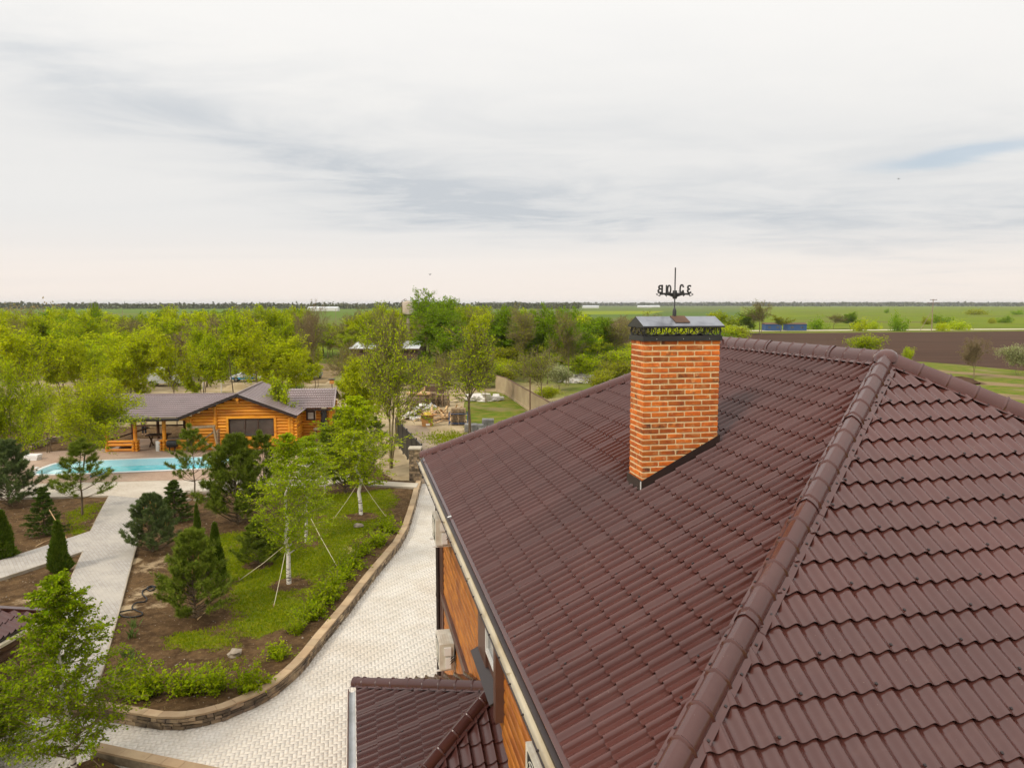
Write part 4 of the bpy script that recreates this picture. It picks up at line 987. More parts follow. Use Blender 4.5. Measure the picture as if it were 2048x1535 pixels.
# ---------------------------------------------------------------- log cabin with gazebo wing
CO = G(215, 903, ZG); CQ = G(556, 897, ZG); c1 = unit(CQ - CO); c2 = A3(-c1[1], c1[0], 0)
def cb(u, off, z): return CO * A3(1, 1, 0) + c1 * u + c2 * off + ez * z
cabin = thing('log_cabin', 'orange log cabin with open gazebo wing and brown metal tile roof by the pool', 'cabin', cb(8, 2, ZG) * A3(1, 1, 0) + ez * ZG)
def log(p, q, r=.1085, name='log'):
    m = MB(); m.tube([p, q], r, 10, tint=rnd.random()); return m.build(name, 'log_wood', cabin, smooth=50)
LGS = .215
def gable_z(u):   # underside of the front gable
    return 4.08 - abs(u - 8.79) * .398
z = ZG + .10; k = 0
while z < 4.0:
    ua = 5.41 if z < 2.62 else 8.79 - (4.05 - z) / .398; ub = 12.45 if z < 2.62 else 8.79 + (4.05 - z) / .398
    ua, ub = max(ua, 5.41), min(ub, 12.45)
    ext = .18 if (z < 2.62) else 0
    if 1.16 < z < 2.60: log(cb(ua - ext, 0, z), cb(8.02, 0, z)); log(cb(11.15, 0, z), cb(ub + ext, 0, z))
    elif ub - ua > .3: log(cb(ua - ext, 0, z), cb(ub + ext, 0, z))
    z += LGS; k += 1
z = ZG + .2
while z < 2.6:
    log(cb(12.3, -.18, z), cb(12.3, 3.9, z)); log(cb(5.5, -.18, z), cb(5.5, 4.5, z)); z += LGS
z = ZG + .10
while z < 2.75:
    if 1.75 < z < 2.5: log(cb(12.3, 3.7, z), cb(12.66, 3.7, z)); log(cb(13.35, 3.7, z), cb(13.75, 3.7, z)); log(cb(14.15, 3.7, z), cb(14.55, 3.7, z))
    else: log(cb(12.3, 3.7, z), cb(13.75, 3.7, z)); log(cb(14.15, 3.7, z), cb(14.55, 3.7, z))
    log(cb(14.4, 3.5, z + LGS / 2), cb(14.4, 7.2, z + LGS / 2)); z += LGS
for u, zt in ((7.2, 3.35), (12.15, 2.55), (5.55, 2.55)):
    m = MB(); m.tube([cb(u, -.09, ZG), cb(u, -.09, zt)], .13, 10); m.build('post', 'log_wood', cabin, smooth=50)
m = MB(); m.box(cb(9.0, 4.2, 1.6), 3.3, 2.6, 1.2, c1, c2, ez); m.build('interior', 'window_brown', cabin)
# picture window
wn = MB().box(cb(9.58, .02, 1.88), 1.50, .03, .63, c1, c2, ez).build('window', 'window_brown', cabin)
for ua, ub in ((8.14, 9.10), (9.20, 9.98), (10.08, 11.02)):
    MB().box(cb((ua + ub) / 2, -.02, 1.88), (ub - ua) / 2, .006, .56, c1, c2, ez).build('pane', 'brown_glass', wn)
    MB().box(cb(ub + .045, -.03, 1.88), .04, .03, .60, c1, c2, ez).build('mullion', 'window_brown', wn)
m = MB()
for (u, z_, hu, hz) in ((9.58, 1.16, 1.66, .09), (9.58, 2.60, 1.66, .09), (7.98, 1.88, .08, .63), (11.18, 1.88, .08, .63)): m.box(cb(u, -.10, z_), hu, .05, hz, c1, c2, ez)
m.build('window_casing', 'log_wood', wn)
w2 = MB().box(cb(13.0, 3.62, 2.12), .33, .05, .36, c1, c2, ez).build('window', 'window_brown', cabin)
MB().box(cb(13.0, 3.56, 2.12), .20, .006, .24, c1, c2, ez).build('pane', 'white_plastic', w2)
m = MB(); m.box(cb(13.95, 3.7, 1.4), .2, .05, 1.05, c1, c2, ez); m.build('doorway', 'window_brown', cabin)
# gazebo wing: posts, beams, rails
for u in (0.0, 1.85, 3.76):
    m = MB(); m.tube([cb(u, 0, ZG), cb(u, 0, 2.55)], .125, 10); m.build('post', 'log_wood', cabin, smooth=50)
    m = MB(); m.tube([cb(u - .2, 4.9, ZG), cb(u - .2, 4.9, 2.55)], .11, 8); m.build('post', 'rust', cabin, smooth=50)
m = MB(); m.tube([cb(-.4, 0, 2.5), cb(5.4, 0, 2.5)], .10, 8); m.build('beam', 'log_wood', cabin, smooth=50)
m = MB(); m.tube([cb(-.6, 4.9, 2.5), cb(5.4, 4.9, 2.5)], .10, 8); m.build('beam', 'rust', cabin, smooth=50)
m = MB(); m.box(cb(2.6, 4.9, 1.35), 2.9, .05, .06, c1, c2, ez); m.build('rail', 'rust', cabin)
for ua, ub, zs in ((.1, 2.05, (.44, .80, 1.02)), (3.55, 5.4, (.44, .62, .80, 1.0))):
    for z_ in zs:
        if z_ == .62 or ua > 3: log(cb(ua, .0, z_), cb(ub, .0, z_), .095, 'rail')
        else: log(cb(ua, .0, z_), cb(ub, .0, z_), .095, 'rail')
for u in (1.62, 1.85, 3.6, 3.85):
    for z_ in (.44, .62, .82, 1.02): log(cb(u + (.12 if u < 2 else -.1), -.22, z_), cb(u + (.12 if u < 2 else -.1), .25, z_), .085, 'rail_end')
m = MB(); m.bar(cb(.1, .05, 1.1), cb(1.7, 3, 1.5), .09); m.build('brace', 'rust', cabin)
m = MB(); m.box(cb(2.7, 2.4, ZG + .012), 2.9, 2.6, .004, c1, c2, ez); m.build('floor', 'deck_paver', cabin)
# roofs
RZ = 3.85
def flat_tiles(parent, mat_, A_, B_, C_, D_, nrow, name='roof_sheet'):
    """tiled slope between eave A-B and ridge D-C, waves and courses as relief"""
    L = max(np.linalg.norm(B_ - A_), np.linalg.norm(C_ - D_)); nw = int(L / .19); per = 4
    us = np.linspace(0, 1, nw * per + 1); hz = np.array([0, .022, .045, .022] * nw + [0]); rows = []
    nn = np.cross(B_ - A_, D_ - A_); nn = nn / np.linalg.norm(nn); nn = nn if nn[2] > 0 else -nn
    for r in range(nrow):
        for s, st in ((r / nrow, .045), ((r + 1) / nrow + .002, 0.)):
            P = (A_ + (D_ - A_) * s)[None] * (1 - us[:, None]) + (B_ + (C_ - B_) * s)[None] * us[:, None]
            rows.append(P + nn[None] * (hz + st)[:, None])
    V = np.array(rows); a_, b_ = V.shape[:2]; q = np.arange(a_ * b_).reshape(a_, b_)
    Fq = np.stack([q[:-1, :-1], q[:-1, 1:], q[1:, 1:], q[1:, :-1]], -1).reshape(-1, 4)
    me = np_mesh(name, V.reshape(-1, 3) - root_loc(parent), 4, Fq.ravel(), np.full(a_ * b_, .5)); shade(me, 50); return link(name, me, mat_, parent)
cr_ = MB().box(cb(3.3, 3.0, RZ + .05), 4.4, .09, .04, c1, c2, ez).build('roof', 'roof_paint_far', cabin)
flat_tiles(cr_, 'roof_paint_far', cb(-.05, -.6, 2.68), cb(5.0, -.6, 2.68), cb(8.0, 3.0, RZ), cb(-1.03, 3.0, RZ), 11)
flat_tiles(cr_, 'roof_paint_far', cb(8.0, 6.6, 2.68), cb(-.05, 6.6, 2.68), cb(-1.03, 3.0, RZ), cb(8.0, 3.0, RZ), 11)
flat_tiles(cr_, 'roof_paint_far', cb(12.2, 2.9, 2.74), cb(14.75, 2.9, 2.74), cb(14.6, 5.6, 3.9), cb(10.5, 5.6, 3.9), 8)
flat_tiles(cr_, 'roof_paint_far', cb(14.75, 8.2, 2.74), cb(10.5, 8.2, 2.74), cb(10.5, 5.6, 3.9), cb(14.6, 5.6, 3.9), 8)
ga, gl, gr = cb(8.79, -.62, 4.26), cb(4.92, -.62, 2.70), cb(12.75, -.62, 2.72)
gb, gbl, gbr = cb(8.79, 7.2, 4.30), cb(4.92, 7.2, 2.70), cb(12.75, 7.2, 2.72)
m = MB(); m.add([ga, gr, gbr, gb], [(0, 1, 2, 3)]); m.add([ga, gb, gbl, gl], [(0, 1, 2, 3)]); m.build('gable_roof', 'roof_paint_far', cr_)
for s in np.arange(.5, 7.8, .52):   # standing seams of the gable sheet
    f_ = (s) / 7.82; p = ga + (gb - ga) * f_; q = gr + (gbr - gr) * f_
    m = MB(); m.bar(p + ez * .02, q + ez * .02, .03, .03); m.build('seam', 'brown_trim' if False else 'roof_paint_far', cr_)
m = MB()
for p, q in ((gl, ga), (ga, gr)): m.bar(p - ez * .09 + c2 * -.02, q - ez * .09 + c2 * -.02, .05, .20)
m.build('barge_board', 'dark_trim', cabin)
m = MB(); m.box(cb(2.45, -.62, 2.57), 2.5, .03, .10, c1, c2, ez); m.build('eave_board', 'dark_trim', cabin)
m = MB(); m.box(cb(13.5, 2.88, 2.64), 1.22, .03, .07, c1, c2, ez); m.build('eave_board', 'dark_trim', cabin)
m = MB(); m.tube([cb(-.1, -.68, 2.62), cb(4.9, -.68, 2.62)], .05, 8); m.build('gutter', 'dark_trim', cabin)
m = MB(); m.bar(cb(-.07, -.6, 2.74), cb(-1.05, 3.0, RZ + .05), .14, .03); m.build('rake_trim', 'roof_paint_far', cabin)
m = MB(); m.bar(cb(14.78, 2.9, 2.80), cb(14.62, 5.6, 3.95), .12, .04); m.build('rake_trim', 'roof_paint_far', cabin)
m = MB(); m.bar(ga + ez * .03, gb + ez * .03, .16, .05); m.build('ridge_strip', 'roof_paint_far', cabin)
m = MB(); m.bar(gr + ez * .03, gbr + ez * .02, .10, .05); m.build('eave_trim', 'roof_paint_far', cabin)
m = MB(); m.tube([cb(8.79, -.55, 3.88), cb(8.79, .2, 3.88)], .11, 8); m.tube([cb(8.79, -.40, 3.68), cb(8.79, .2, 3.68)], .10, 8); m.build('ridge_log', 'log_wood', cabin, smooth=50)
# things round the cabin
def trestle():
    o = cb(6.5, -.75, ZG); t = thing('timber_frame', 'grey weathered timber frame with diagonal brace leaning at the cabin wall', 'frame', o)
    p = lambda u, d_, z: cb(u, d_, z)
    for nm, a, b, w in (('top_beam', p(5.5, -.75, 2.02), p(7.35, -.75, 2.10), .16), ('post', p(7.25, -.75, 2.05), p(7.60, -.95, ZG), .13), ('post', p(5.55, -.6, 2.0), p(5.4, -.6, ZG), .12), ('brace', p(5.6, -.85, 1.85), p(7.55, -.95, ZG + .06), .11), ('brace', p(7.2, -.45, 1.7), p(6.0, -.45, ZG + .5), .10)):
        MB().bar(a, b, w).build(nm, 'weathered_wood', t)
    for k in range(6): MB().box(p(7.50 + .03 * k * 0, -.62, .55 + .24 * k), .035, .28, .10, unit(c1 - ez * .15), c2, unit(ez + c1 * .15)).build('board', 'weathered_wood', t)
trestle()
t = thing('workbench', 'small wooden workbench standing before the narrow cabin window', 'table', cb(14.1, 2.3, ZG))
MB().box(cb(14.1, 2.3, ZG + .98), .68, .35, .05, c1, c2, ez).build('table_top', 'weathered_wood', t)
for u in (-1, 1):
    for d_ in (-1, 1): MB().box(cb(14.1 + u * .56, 2.3 + d_ * .24, ZG + .47), .05, .05, .46, c1, c2, ez).build('leg', 'weathered_wood', t)
m = MB(); m.lathe(cb(13.98, 3.35, ZG), [(.20, 0), (.26, .3), (.21, .8), (.27, 1.2), (.20, 1.7), (.24, 2.0), (.10, 2.3)], 12)
tag(m.build('wrapped_bundle', 'tarp_black', smooth=70), 'tall bundle wrapped in black plastic in the cabin doorway', 'bundle')
tag(MB().lathe(cb(14.25, 2.35, ZG + 1.03), [(.05, 0), (.24, .02), (.26, .10), (.12, .18), (.03, .2)], 10).build('black_bag', 'tarp_black', smooth=60), 'small black bag lying on the wooden workbench', 'bag')
tag(MB().box(cb(3.38, -.12, ZG + .33), .14, .10, .33, c1, c2, ez).box(cb(3.38, -.12, ZG + .68), .15, .11, .02, c1, c2, ez).build('white_bin', 'white_plastic'), 'white bin at the gazebo entrance', 'bin')
t = thing('black_barrel', 'black barrel lying against the gazebo rail behind the young pine', 'barrel', cb(4.35, -.3, ZG))
MB().tube([cb(4.05, -.38, ZG + .55), cb(4.1, -.38, ZG + .55), cb(4.65, -.38, ZG + .55), cb(4.7, -.38, ZG + .55)], [.22, .25, .25, .22], 14).build('drum', 'tarp_black', t, smooth=40)
for u in (4.2, 4.55): MB().bar(cb(u, -.38, ZG), cb(u, -.38, ZG + .32), .06).build('stand', 'black_metal', t)
t = thing('picnic_table', 'dark wooden table with crossed legs inside the gazebo', 'table', cb(2.75, 1.8, ZG))
MB().box(cb(2.75, 1.8, ZG + .82), .75, .45, .035, c1, c2, ez).build('table_top', 'rust', t)
for s in (-1, 1):
    for e in (-1, 1): MB().bar(cb(2.75 + s * .5, 1.8 - e * .35, ZG), cb(2.75 + s * .5, 1.8 + e * .35, ZG + .78), .07).build('leg', 'rust', t)
tag(MB().box(cb(4.6, 3.4, ZG + .3), .75, .5, .3, c1, c2, ez).box(cb(4.6, 3.4, ZG + .64), .78, .53, .04, c1, c2, ez).build('stone_counter', 'concrete'), 'pale stone counter in the gazebo corner', 'counter')
m = MB(); m.lathe(cb(.9, .7, ZG), [(.35, 0), (.42, .12), (.3, .3), (.08, .42)], 9); tag(m.build('firewood_heap', 'rust'), 'dark heap on the gazebo floor behind the left rail', 'heap')
# ---------------------------------------------------------------- the person behind the gazebo
def skin_fig(name, joints, edges, mat_, parent):
    me = bpy.data.meshes.new(name); me.from_pydata([j[0] for j in joints], edges, [])
    o = link(name, me, mat_, parent); md = o.modifiers.new('skin', 'SKIN'); md.use_smooth_shade = True
    for i, j in enumerate(joints): me.skin_vertices[0].data[i].radius = j[1] if isinstance(j[1], tuple) else (j[1], j[1])
    me.skin_vertices[0].data[0].use_root = True
    s_ = o.modifiers.new('sub', 'SUBSURF'); s_.levels = s_.render_levels = 2; return o
pp = atY(288, 850, 58.6); pp = A3(pp[0], pp[1], ZG - .05)
pe = thing('person', 'person in grey T-shirt and dark trousers standing behind the gazebo', 'person', pp)
J = [((0, 0, .95), (.15, .10)), ((0, 0, 1.15), (.14, .09)), ((0, 0, 1.38), (.17, .10)), ((0, 0, 1.50), (.06, .06)), ((0, -.01, 1.60), (.08, .09)), ((0, -.015, 1.70), (.085, .10)), ((0, -.005, 1.78), (.055, .06)),
     ((.17, 0, 1.42), .055), ((.24, .01, 1.15), .045), ((.22, -.10, .92), .035), ((.21, -.15, .84), (.04, .025)), ((-.17, 0, 1.42), .055), ((-.25, .01, 1.15), .045), ((-.20, -.12, .95), .035), ((-.18, -.18, .88), (.04, .025)),
     ((.09, 0, .88), .09), ((.10, -.01, .48), .06), ((.10, .01, .09), .042), ((.11, -.14, .04), (.04, .03)), ((-.09, 0, .88), .09), ((-.11, -.01, .48), .06), ((-.12, .01, .09), .042), ((-.13, -.14, .04), (.04, .03)),
     ((.20, -.20, .78), .010), ((.22, -.20, .77), .010), ((-.17, -.22, .82), .010), ((-.19, -.22, .81), .010)]
EJ = [(0, 1), (1, 2), (2, 3), (3, 4), (4, 5), (5, 6), (2, 7), (7, 8), (8, 9), (9, 10), (2, 11), (11, 12), (12, 13), (13, 14), (0, 15), (15, 16), (16, 17), (17, 18), (0, 19), (19, 20), (20, 21), (21, 22), (10, 23), (10, 24), (14, 25), (14, 26)]
skin_fig('body', J, EJ, 'skin', pe)
g = lambda i, k=1.18: (J[i][0], tuple(np.array(J[i][1] if isinstance(J[i][1], tuple) else (J[i][1],) * 2) * k))
skin_fig('shirt', [g(0), g(1), g(2), ((0, 0, 1.47), (.07, .07)), g(7, 1.3), ((.21, .005, 1.27), .065), g(11, 1.3), ((-.21, .005, 1.27), .065)], [(0, 1), (1, 2), (2, 3), (2, 4), (4, 5), (2, 6), (6, 7)], 'cloth_grey', pe)
skin_fig('trousers', [((0, 0, .96), (.165, .115)), g(15, 1.25), g(16, 1.35), ((.10, .01, .12), .065), g(19, 1.25), g(20, 1.35), ((-.12, .01, .12), .065)], [(0, 1), (1, 2), (2, 3), (0, 4), (4, 5), (5, 6)], 'cloth_dark', pe)
MB().lathe(pp + A3(0, .012, 1.68), [(.085, -.03), (.105, .05), (.09, .11), (.03, .15)], 12).build('hair', 'hair', pe, smooth=60)
# ---------------------------------------------------------------- summer house roof at the left edge
SZ = 2.75
sp = G(98, 1224, SZ); sq = G(0, 1279, SZ); se = unit(sq - sp); su = unit(np.cross(ez, se))
if su @ A3(-1, .3, 0) < 0: su = -su
hut = thing('summer_house', 'small wooden summer house with brown tile roof at the left edge', 'hut', sp * A3(1, 1, 0) + se * 2 + su * 2)
hr = MB().box(sp + se * 2.2 + su * 2.2 + ez * .6, .05, .05, .05).build('roof', 'roof_paint', hut)
upv = unit(su * 2.2 + ez * 1.0)
# eave seen from downhill: right-hand direction
rt_ = np.cross(su, ez)
if rt_ @ se > 0: tiled_slope(hr, 'roof_paint', sp, se, upv, 4.4, math.hypot(2.2, 1.0), 2.2, 2.2)
else: tiled_slope(hr, 'roof_paint', sp + se * 4.4, -se, upv, 4.4, math.hypot(2.2, 1.0), 2.2, 2.2)
apx = sp + se * 2.2 + su * 2.2 + ez * 1.0
m = MB(); m.add([sp, sp + su * 4.4, apx], [(0, 1, 2)]); m.add([sp + su * 4.4, sp + su * 4.4 + se * 4.4, apx], [(0, 1, 2)]); m.build('back_slope', 'roof_paint', hr)
m = MB(); m.bar(sp + ez * .05, apx + ez * .05, .20, .05, up=np.cross(se, apx - sp) if False else (0, 0, 1)); m.build('hip_flashing', 'roof_paint', hr)
m = MB(); m.bar(sp - ez * .10 - su * .06, sp + se * 4.4 - ez * .10 - su * .06, .10, .07); m.build('gutter', 'gutter_cream', hut)
m = MB(); m.bar(sp - ez * .09 + su * .04, sp + se * 4.4 - ez * .09 + su * .04, .06, .16); m.build('eave_board', 'dark_trim', hut)
for z_ in np.arange(.25, 2.6, .2):
    for p_, q_ in ((sp + se * .5 + su * .5, sp + se * 3.9 + su * .5), (sp + se * .5 + su * .5, sp + se * .5 + su * 3.9)):
        m = MB(); m.tube([A3(*p_[:2], z_), A3(*q_[:2], z_)], .105, 8); m.build('log', 'rust', hut, smooth=50)
# ---------------------------------------------------------------- gate, fences
gp_ = G(830, 971, 0)
t = thing('gate_pillar', 'square gate pillar of stacked stone with pale cap by the drive', 'pillar', gp_)
MB().box(gp_ + A3(0, .3, 1.05), .27, .27, 1.05).build('core', 'wall_core', t)
for row in range(15):
    z_ = .07 + .14 * row
    for fx, fy in ((0, -1), (-1, 0), (1, 0)):
        s = -.31
        while s < .29:
            w = min(rnd.uniform(.12, .32), .31 - s); cc = s + w / 2
            c_ = gp_ + A3(0, .3, 0) + (A3(cc, -.29, z_) if fy else A3(fx * .29, cc, z_))
            MB().box(c_, (w / 2 - .006) if fy else .03, .03 if fy else (w / 2 - .006), .062, jit=.01).build('stone', 'wall_stone', t); s += w
MB().box(gp_ + A3(0, .3, 2.14), .36, .36, .045).build('cap', 'concrete', t)
f0 = G(844, 956, 0); f1 = G(791, 888, 0)
fen = thing('metal_fence', 'black sheet metal fence running back from the stone gate pillar', 'fence', f0)
dd = unit(f1 - f0); LF = np.linalg.norm(f1 - f0); nn_f = A3(-dd[1], dd[0], 0); npan = 6
for k in range(npan):
    a, b = f0 + dd * LF * k / npan, f0 + dd * LF * (k + 1) / npan
    MB().box((a + b) / 2 + ez * 1.05, LF / npan / 2 - .04, .015, .9, dd, nn_f, ez).build('panel', 'tarp_black', fen)
    MB().box(a + ez * 1.05, .035, .035, 1.05, dd, nn_f, ez).build('post', 'black_metal', fen)
    MB().bar(a + ez * 1.97, b + ez * 1.97, .05).build('rail', 'black_metal', fen)
# concrete slab fence
cf = thing('concrete_fence', 'tan concrete panel fence running along the grass behind the roof edge', 'fence', G(1010, 787, 0))
P_ = [G(992, 781, 0), G(1010, 787, 0), G(1066, 824.5, 0)]; P_.append(P_[2] + (P_[2] - P_[1]) * .8)
for i in range(3):
    a, b = P_[i], P_[i + 1]; d_ = unit(b - a); L = np.linalg.norm(b - a); n_p = max(1, round(L / 3.6)); nv = A3(-d_[1], d_[0], 0)
    for k in range(n_p):
        c_ = a + d_ * L * (k + .5) / n_p; MB().box(c_ + ez * .98, L / n_p / 2 - .03, .07, .88, d_, nv, ez).build('panel', 'concrete_fence', cf)
        MB().box(c_ + ez * .06, L / n_p / 2 - .02, .16, .12, d_, nv, ez).build('footing', 'concrete_fence', cf)
        MB().box(c_ + ez * 1.885, L / n_p / 2 - .02, .09, .02, d_, nv, ez).build('coping', 'rust', cf)
pb = G(1060, 832, 0)
tag(MB().tube([pb, pb + ez * 3.55], .055, 8).build('steel_post', 'rust'), 'lone dark steel post standing on the grass before the concrete fence', 'post')
# ---------------------------------------------------------------- junk yard
def pallet_stack(px, py, n, w, label, frame=False, rot=.1):
    c_ = G(px, py, 0); t = thing('pallet_stack', label, 'pallets', c_, 'stacks of pallets in the yard')
    ax, ay = A3(math.cos(rot), math.sin(rot), 0), A3(-math.sin(rot), math.cos(rot), 0)
    for k in range(n):
        z0_ = .02 + k * .155; m = MB(); jx = rnd.uniform(-.04, .04)
        for s in np.linspace(-1, 1, 5): m.box(c_ + ax * jx + ay * s * .36 + ez * (z0_ + .128), w, .06, .012, ax, ay, ez)
        for s in (-1, 0, 1):
            for e in (-1, 0, 1): m.box(c_ + ax * (jx + s * (w - .06)) + ay * e * .34 + ez * (z0_ + .065), .06, .06, .05, ax, ay, ez)
            m.box(c_ + ax * (jx + s * (w - .06)) + ez * (z0_ + .007), .055, .40, .008, ax, ay, ez)
        struct(m.build('pallet', 'pallet_wood', t), 'stuff')
    if frame:
        for s in (-1, 1):
            for e in (-1, 1): MB().bar(c_ + ax * s * (w + .18) + ay * e * .5, c_ + ax * s * (w + .18) + ay * e * .5 + ez * 1.0, .06).build('frame_post', 'blue_paint', t)
        for e in (-1, 1):
            for z_ in (.15, .98): MB().bar(c_ - ax * (w + .18) + ay * e * .5 + ez * z_, c_ + ax * (w + .18) + ay * e * .5 + ez * z_, .055).build('frame_rail', 'blue_paint', t)
    return t
pallet_stack(841, 816, 9, .95, 'stack of old pallets with boards on top at the left of the yard', rot=.15)
pallet_stack(862, 812, 9, .55, 'narrow stack of pallets beside the dark tarpaulin')
pallet_stack(886, 812, 8, .62, 'stack of pallets behind the tree fork', rot=-.1)
pallet_stack(917, 848, 9, .62, 'stack of pallets inside a low blue steel frame', True, .05)
c_ = G(836, 816, 0); tag(MB().box(c_ + A3(.1, 0, 1.50), 1.15, .6, .07, jit=.04).build('board_lid', 'fresh_plank'), 'pale boards lying on top of the left pallet stack', 'boards')
m = MB(); p0 = G(868, 810, 0); m.box(p0 + A3(0, 1.2, .95), .9, .6, .95, jit=.1); tag(m.build('covered_crate', 'shed_wall'), 'dark brown covered crate between the pallet stacks', 'crate')
m = MB(); p0 = G(862, 790, 0); m.prism([p0 + A3(-1.6, 0, 0), p0 + A3(1.6, 0, 0), p0 + A3(0, 0, 1.75)], A3(0, 2.4, 0)); tag(m.build('plank_heap_roof', 'fresh_plank'), 'pale wooden A-shaped lean-to behind the pallet stacks', 'lean-to')
def heap(name, label, cat, px, py, rx, ry, h, mat_, n=60, L=(.6, 2.2), sz=(.05, .12), flat=.35):
    c_ = G(px, py, 0); t = thing(name, label, cat, c_)
    m = MB(); m.lathe(c_, [(max(rx, ry) * .75, 0), (max(rx, ry) * .5, h * .45), (.05, h * .75)], 9); m.build('core', mat_ if mat_ != 'fresh_plank' else 'weathered_wood', t)
    for i in range(n):
        a = rnd.uniform(0, 6.28); r_ = math.sqrt(rnd.random()); p = c_ + A3(math.cos(a) * rx * r_, math.sin(a) * ry * r_, h * (1 - r_) * .9 + .06)
        d_ = unit(A3(rnd.gauss(0, 1), rnd.gauss(0, 1), rnd.gauss(0, flat))); l_ = rnd.uniform(*L) / 2
        m = MB(); m.bar(p - d_ * l_, p + d_ * l_, rnd.uniform(*sz) * 1.6, rnd.uniform(*sz) * .5)
        lo = min(v[2] for v in m.v)
        if lo < .01: m.v = [(v[0], v[1], v[2] - lo + .015) for v in m.v]
        m.build('piece', mat_, t)
    return t
heap('plank_pile', 'loose pile of fresh wooden planks behind the cardboard box', 'plank pile', 878, 838, 1.7, 1.9, .9, 'fresh_plank', 70, (.7, 2.6))
heap('rubbish_pile', 'pile of white sheets and scraps left of the planks', 'rubbish', 838, 836, 1.5, 1.3, .45, 'tarp_white', 26, (.4, 1.0), (.2, .45))
heap('sheet_heap', 'flat heap of pale sheets before the left pallet stack', 'sheets', 850, 816, 1.2, .6, .35, 'foam_sheet', 12, (.6, 1.2), (.3, .5), .15)
heap('white_debris', 'heap of white building rubble before the concrete fence', 'rubble', 968, 800, 1.7, 1.0, .7, 'tarp_white', 30, (.4, 1.0), (.3, .6))
heap('white_refuse', 'bright white refuse heap among bushes beyond the concrete fence', 'refuse', 1160, 762, 3.6, 2.6, .9, 'tarp_white', 60, (.4, 1.2), (.3, .7))
cb_ = G(855, 851, 0)
t = thing('cardboard_box', 'open brown cardboard box with white label in front of the planks', 'box', cb_)
m = MB(); w0, w1 = .40, .50
m.add([cb_ + A3(sx_ * w, sy_ * w, z_) for z_, w in ((0, w0), (.95, w1)) for sx_, sy_ in ((-1, -1), (1, -1), (1, 1), (-1, 1))], [(3, 2, 1, 0), (0, 1, 5, 4), (1, 2, 6, 5), (2, 3, 7, 6), (3, 0, 4, 7)]); m.build('carton', 'cardboard', t)
for i, (dx_, dy_) in enumerate(((0, -1), (1, 0), (-1, 0))):
    m = MB(); e0 = cb_ + A3(dx_ * w1, dy_ * w1, .95); m.box(e0 + A3(dx_ * .14, dy_ * .14, .05), .5 if dy_ else .15, .15 if dy_ else .5, .008); m.build('flap', 'cardboard', t)
MB().box(cb_ + A3(.08, -.428, .16), .16, .004, .09).build('label_sheet', 'white_plastic', t)
m = MB(); m.lathe(cb_ + A3(0, .05, .80), [(.42, 0), (.40, .15), (.25, .32), (.08, .38)], 9); m.build('contents', 'foam_yellow', t)
for (px, py, hh, lab) in ((941, 862, .62, 'small stack of grey blocks touching the tree trunk'), (955, 868, .95, 'grey block stack in the middle of the row behind the roof edge'), (970, 872, .72, 'low grey block stack nearest to the roof edge'), (976, 862, 1.0, 'tall grey block stack at the right end of the row')):
    c_ = G(px, py, 0); t = thing('block_stack', lab, 'blocks', c_, 'stacks of grey building blocks')
    nz = max(2, int(hh / .2)); 
    for k in range(nz):
        for i in range(2):
            for j in range(2): MB().box(c_ + A3(-.24 + .48 * i, -.24 + .48 * j, .11 + .2 * k), .23, .23, .095, jit=.008).build('block', 'block_grey', t)
# sand mound and earth by the cabin corner
def mound(name, label, cat, px, py, rx, ry, h, mat_, seed):
    c_ = G(px, py, 0); n_r, n_a = 7, 16; V = []; F_ = []; rg = random.Random(seed)
    for i in range(n_r):
        r_ = 1 - i / (n_r - 1)
        for k in range(n_a):
            a = 2 * math.pi * k / n_a; q = 1 + rg.uniform(-.16, .16)
            V.append(c_ + A3(rx * r_ * q * math.cos(a), ry * r_ * q * math.sin(a), -.05 + h * (1 - r_ ** 1.6) * (1 + rg.uniform(-.15, .15))))
    F_ = [(i * n_a + k, i * n_a + (k + 1) % n_a, (i + 1) * n_a + (k + 1) % n_a, (i + 1) * n_a + k) for i in range(n_r - 1) for k in range(n_a)]
    tag(MB().add(V, F_).build(name, mat_, smooth=80, origin=c_), label, cat)
mound('earth_mound', 'brown mound of dug earth right of the log cabin', 'mound', 681, 846, 1.6, 1.5, 1.0, 'dirt_track', 3)
mound('sand_mound', 'pale sand mound on the ground behind the cabin gable', 'mound', 478, 776, 2.0, 1.5, .7, 'sand_soil', 4)
mound('soil_mound', 'dark soil mound on the grass below the ploughed field', 'mound', 1920, 766, 3.0, 2.0, .9, 'ploughed', 5)
# ---------------------------------------------------------------- far sheds, tower, poles
s0 = G(702, 744, 0); s1 = G(836, 744, 0)
shed = thing('long_shed', 'long low shed with bright white metal roof among the trees', 'shed', (s0 + s1) / 2)
sc = (s0 + s1) / 2; sl = np.linalg.norm(s1 - s0) / 2
MB().box(sc + A3(0, 6, 1.7), sl, 6, 1.7).build('wall', 'shed_wall', shed)
for k in range(7): MB().add([sc + A3(-sl - .3 + (2 * sl + .6) * k / 7 + .02, -.5, 3.62), sc + A3(-sl - .3 + (2 * sl + .6) * (k + 1) / 7 - .02, -.5, 3.62), sc + A3(-sl - .3 + (2 * sl + .6) * (k + 1) / 7 - .9, 13, 4.15), sc + A3(-sl - .3 + (2 * sl + .6) * k / 7 - .86, 13, 4.15)], [(0, 1, 2, 3)]).build('roof_panel', 'shed_roof', shed)
MB().box(sc + A3(0, -.48, 3.5), sl + .3, .04, .09).build('eave_board', 'rust', shed)
for k in range(4): MB().box(sc + A3(-sl + 1.4 + k * 2 * sl / 4, -.03, 1.6), .6, .05, .5).build('window', 'window_glass', shed)
wt = atY(816, 631, 150); wt = A3(wt[0], 150, 0)
tow = thing('water_tower', 'rusty white water tank on a slim column above the trees', 'water tower', wt)
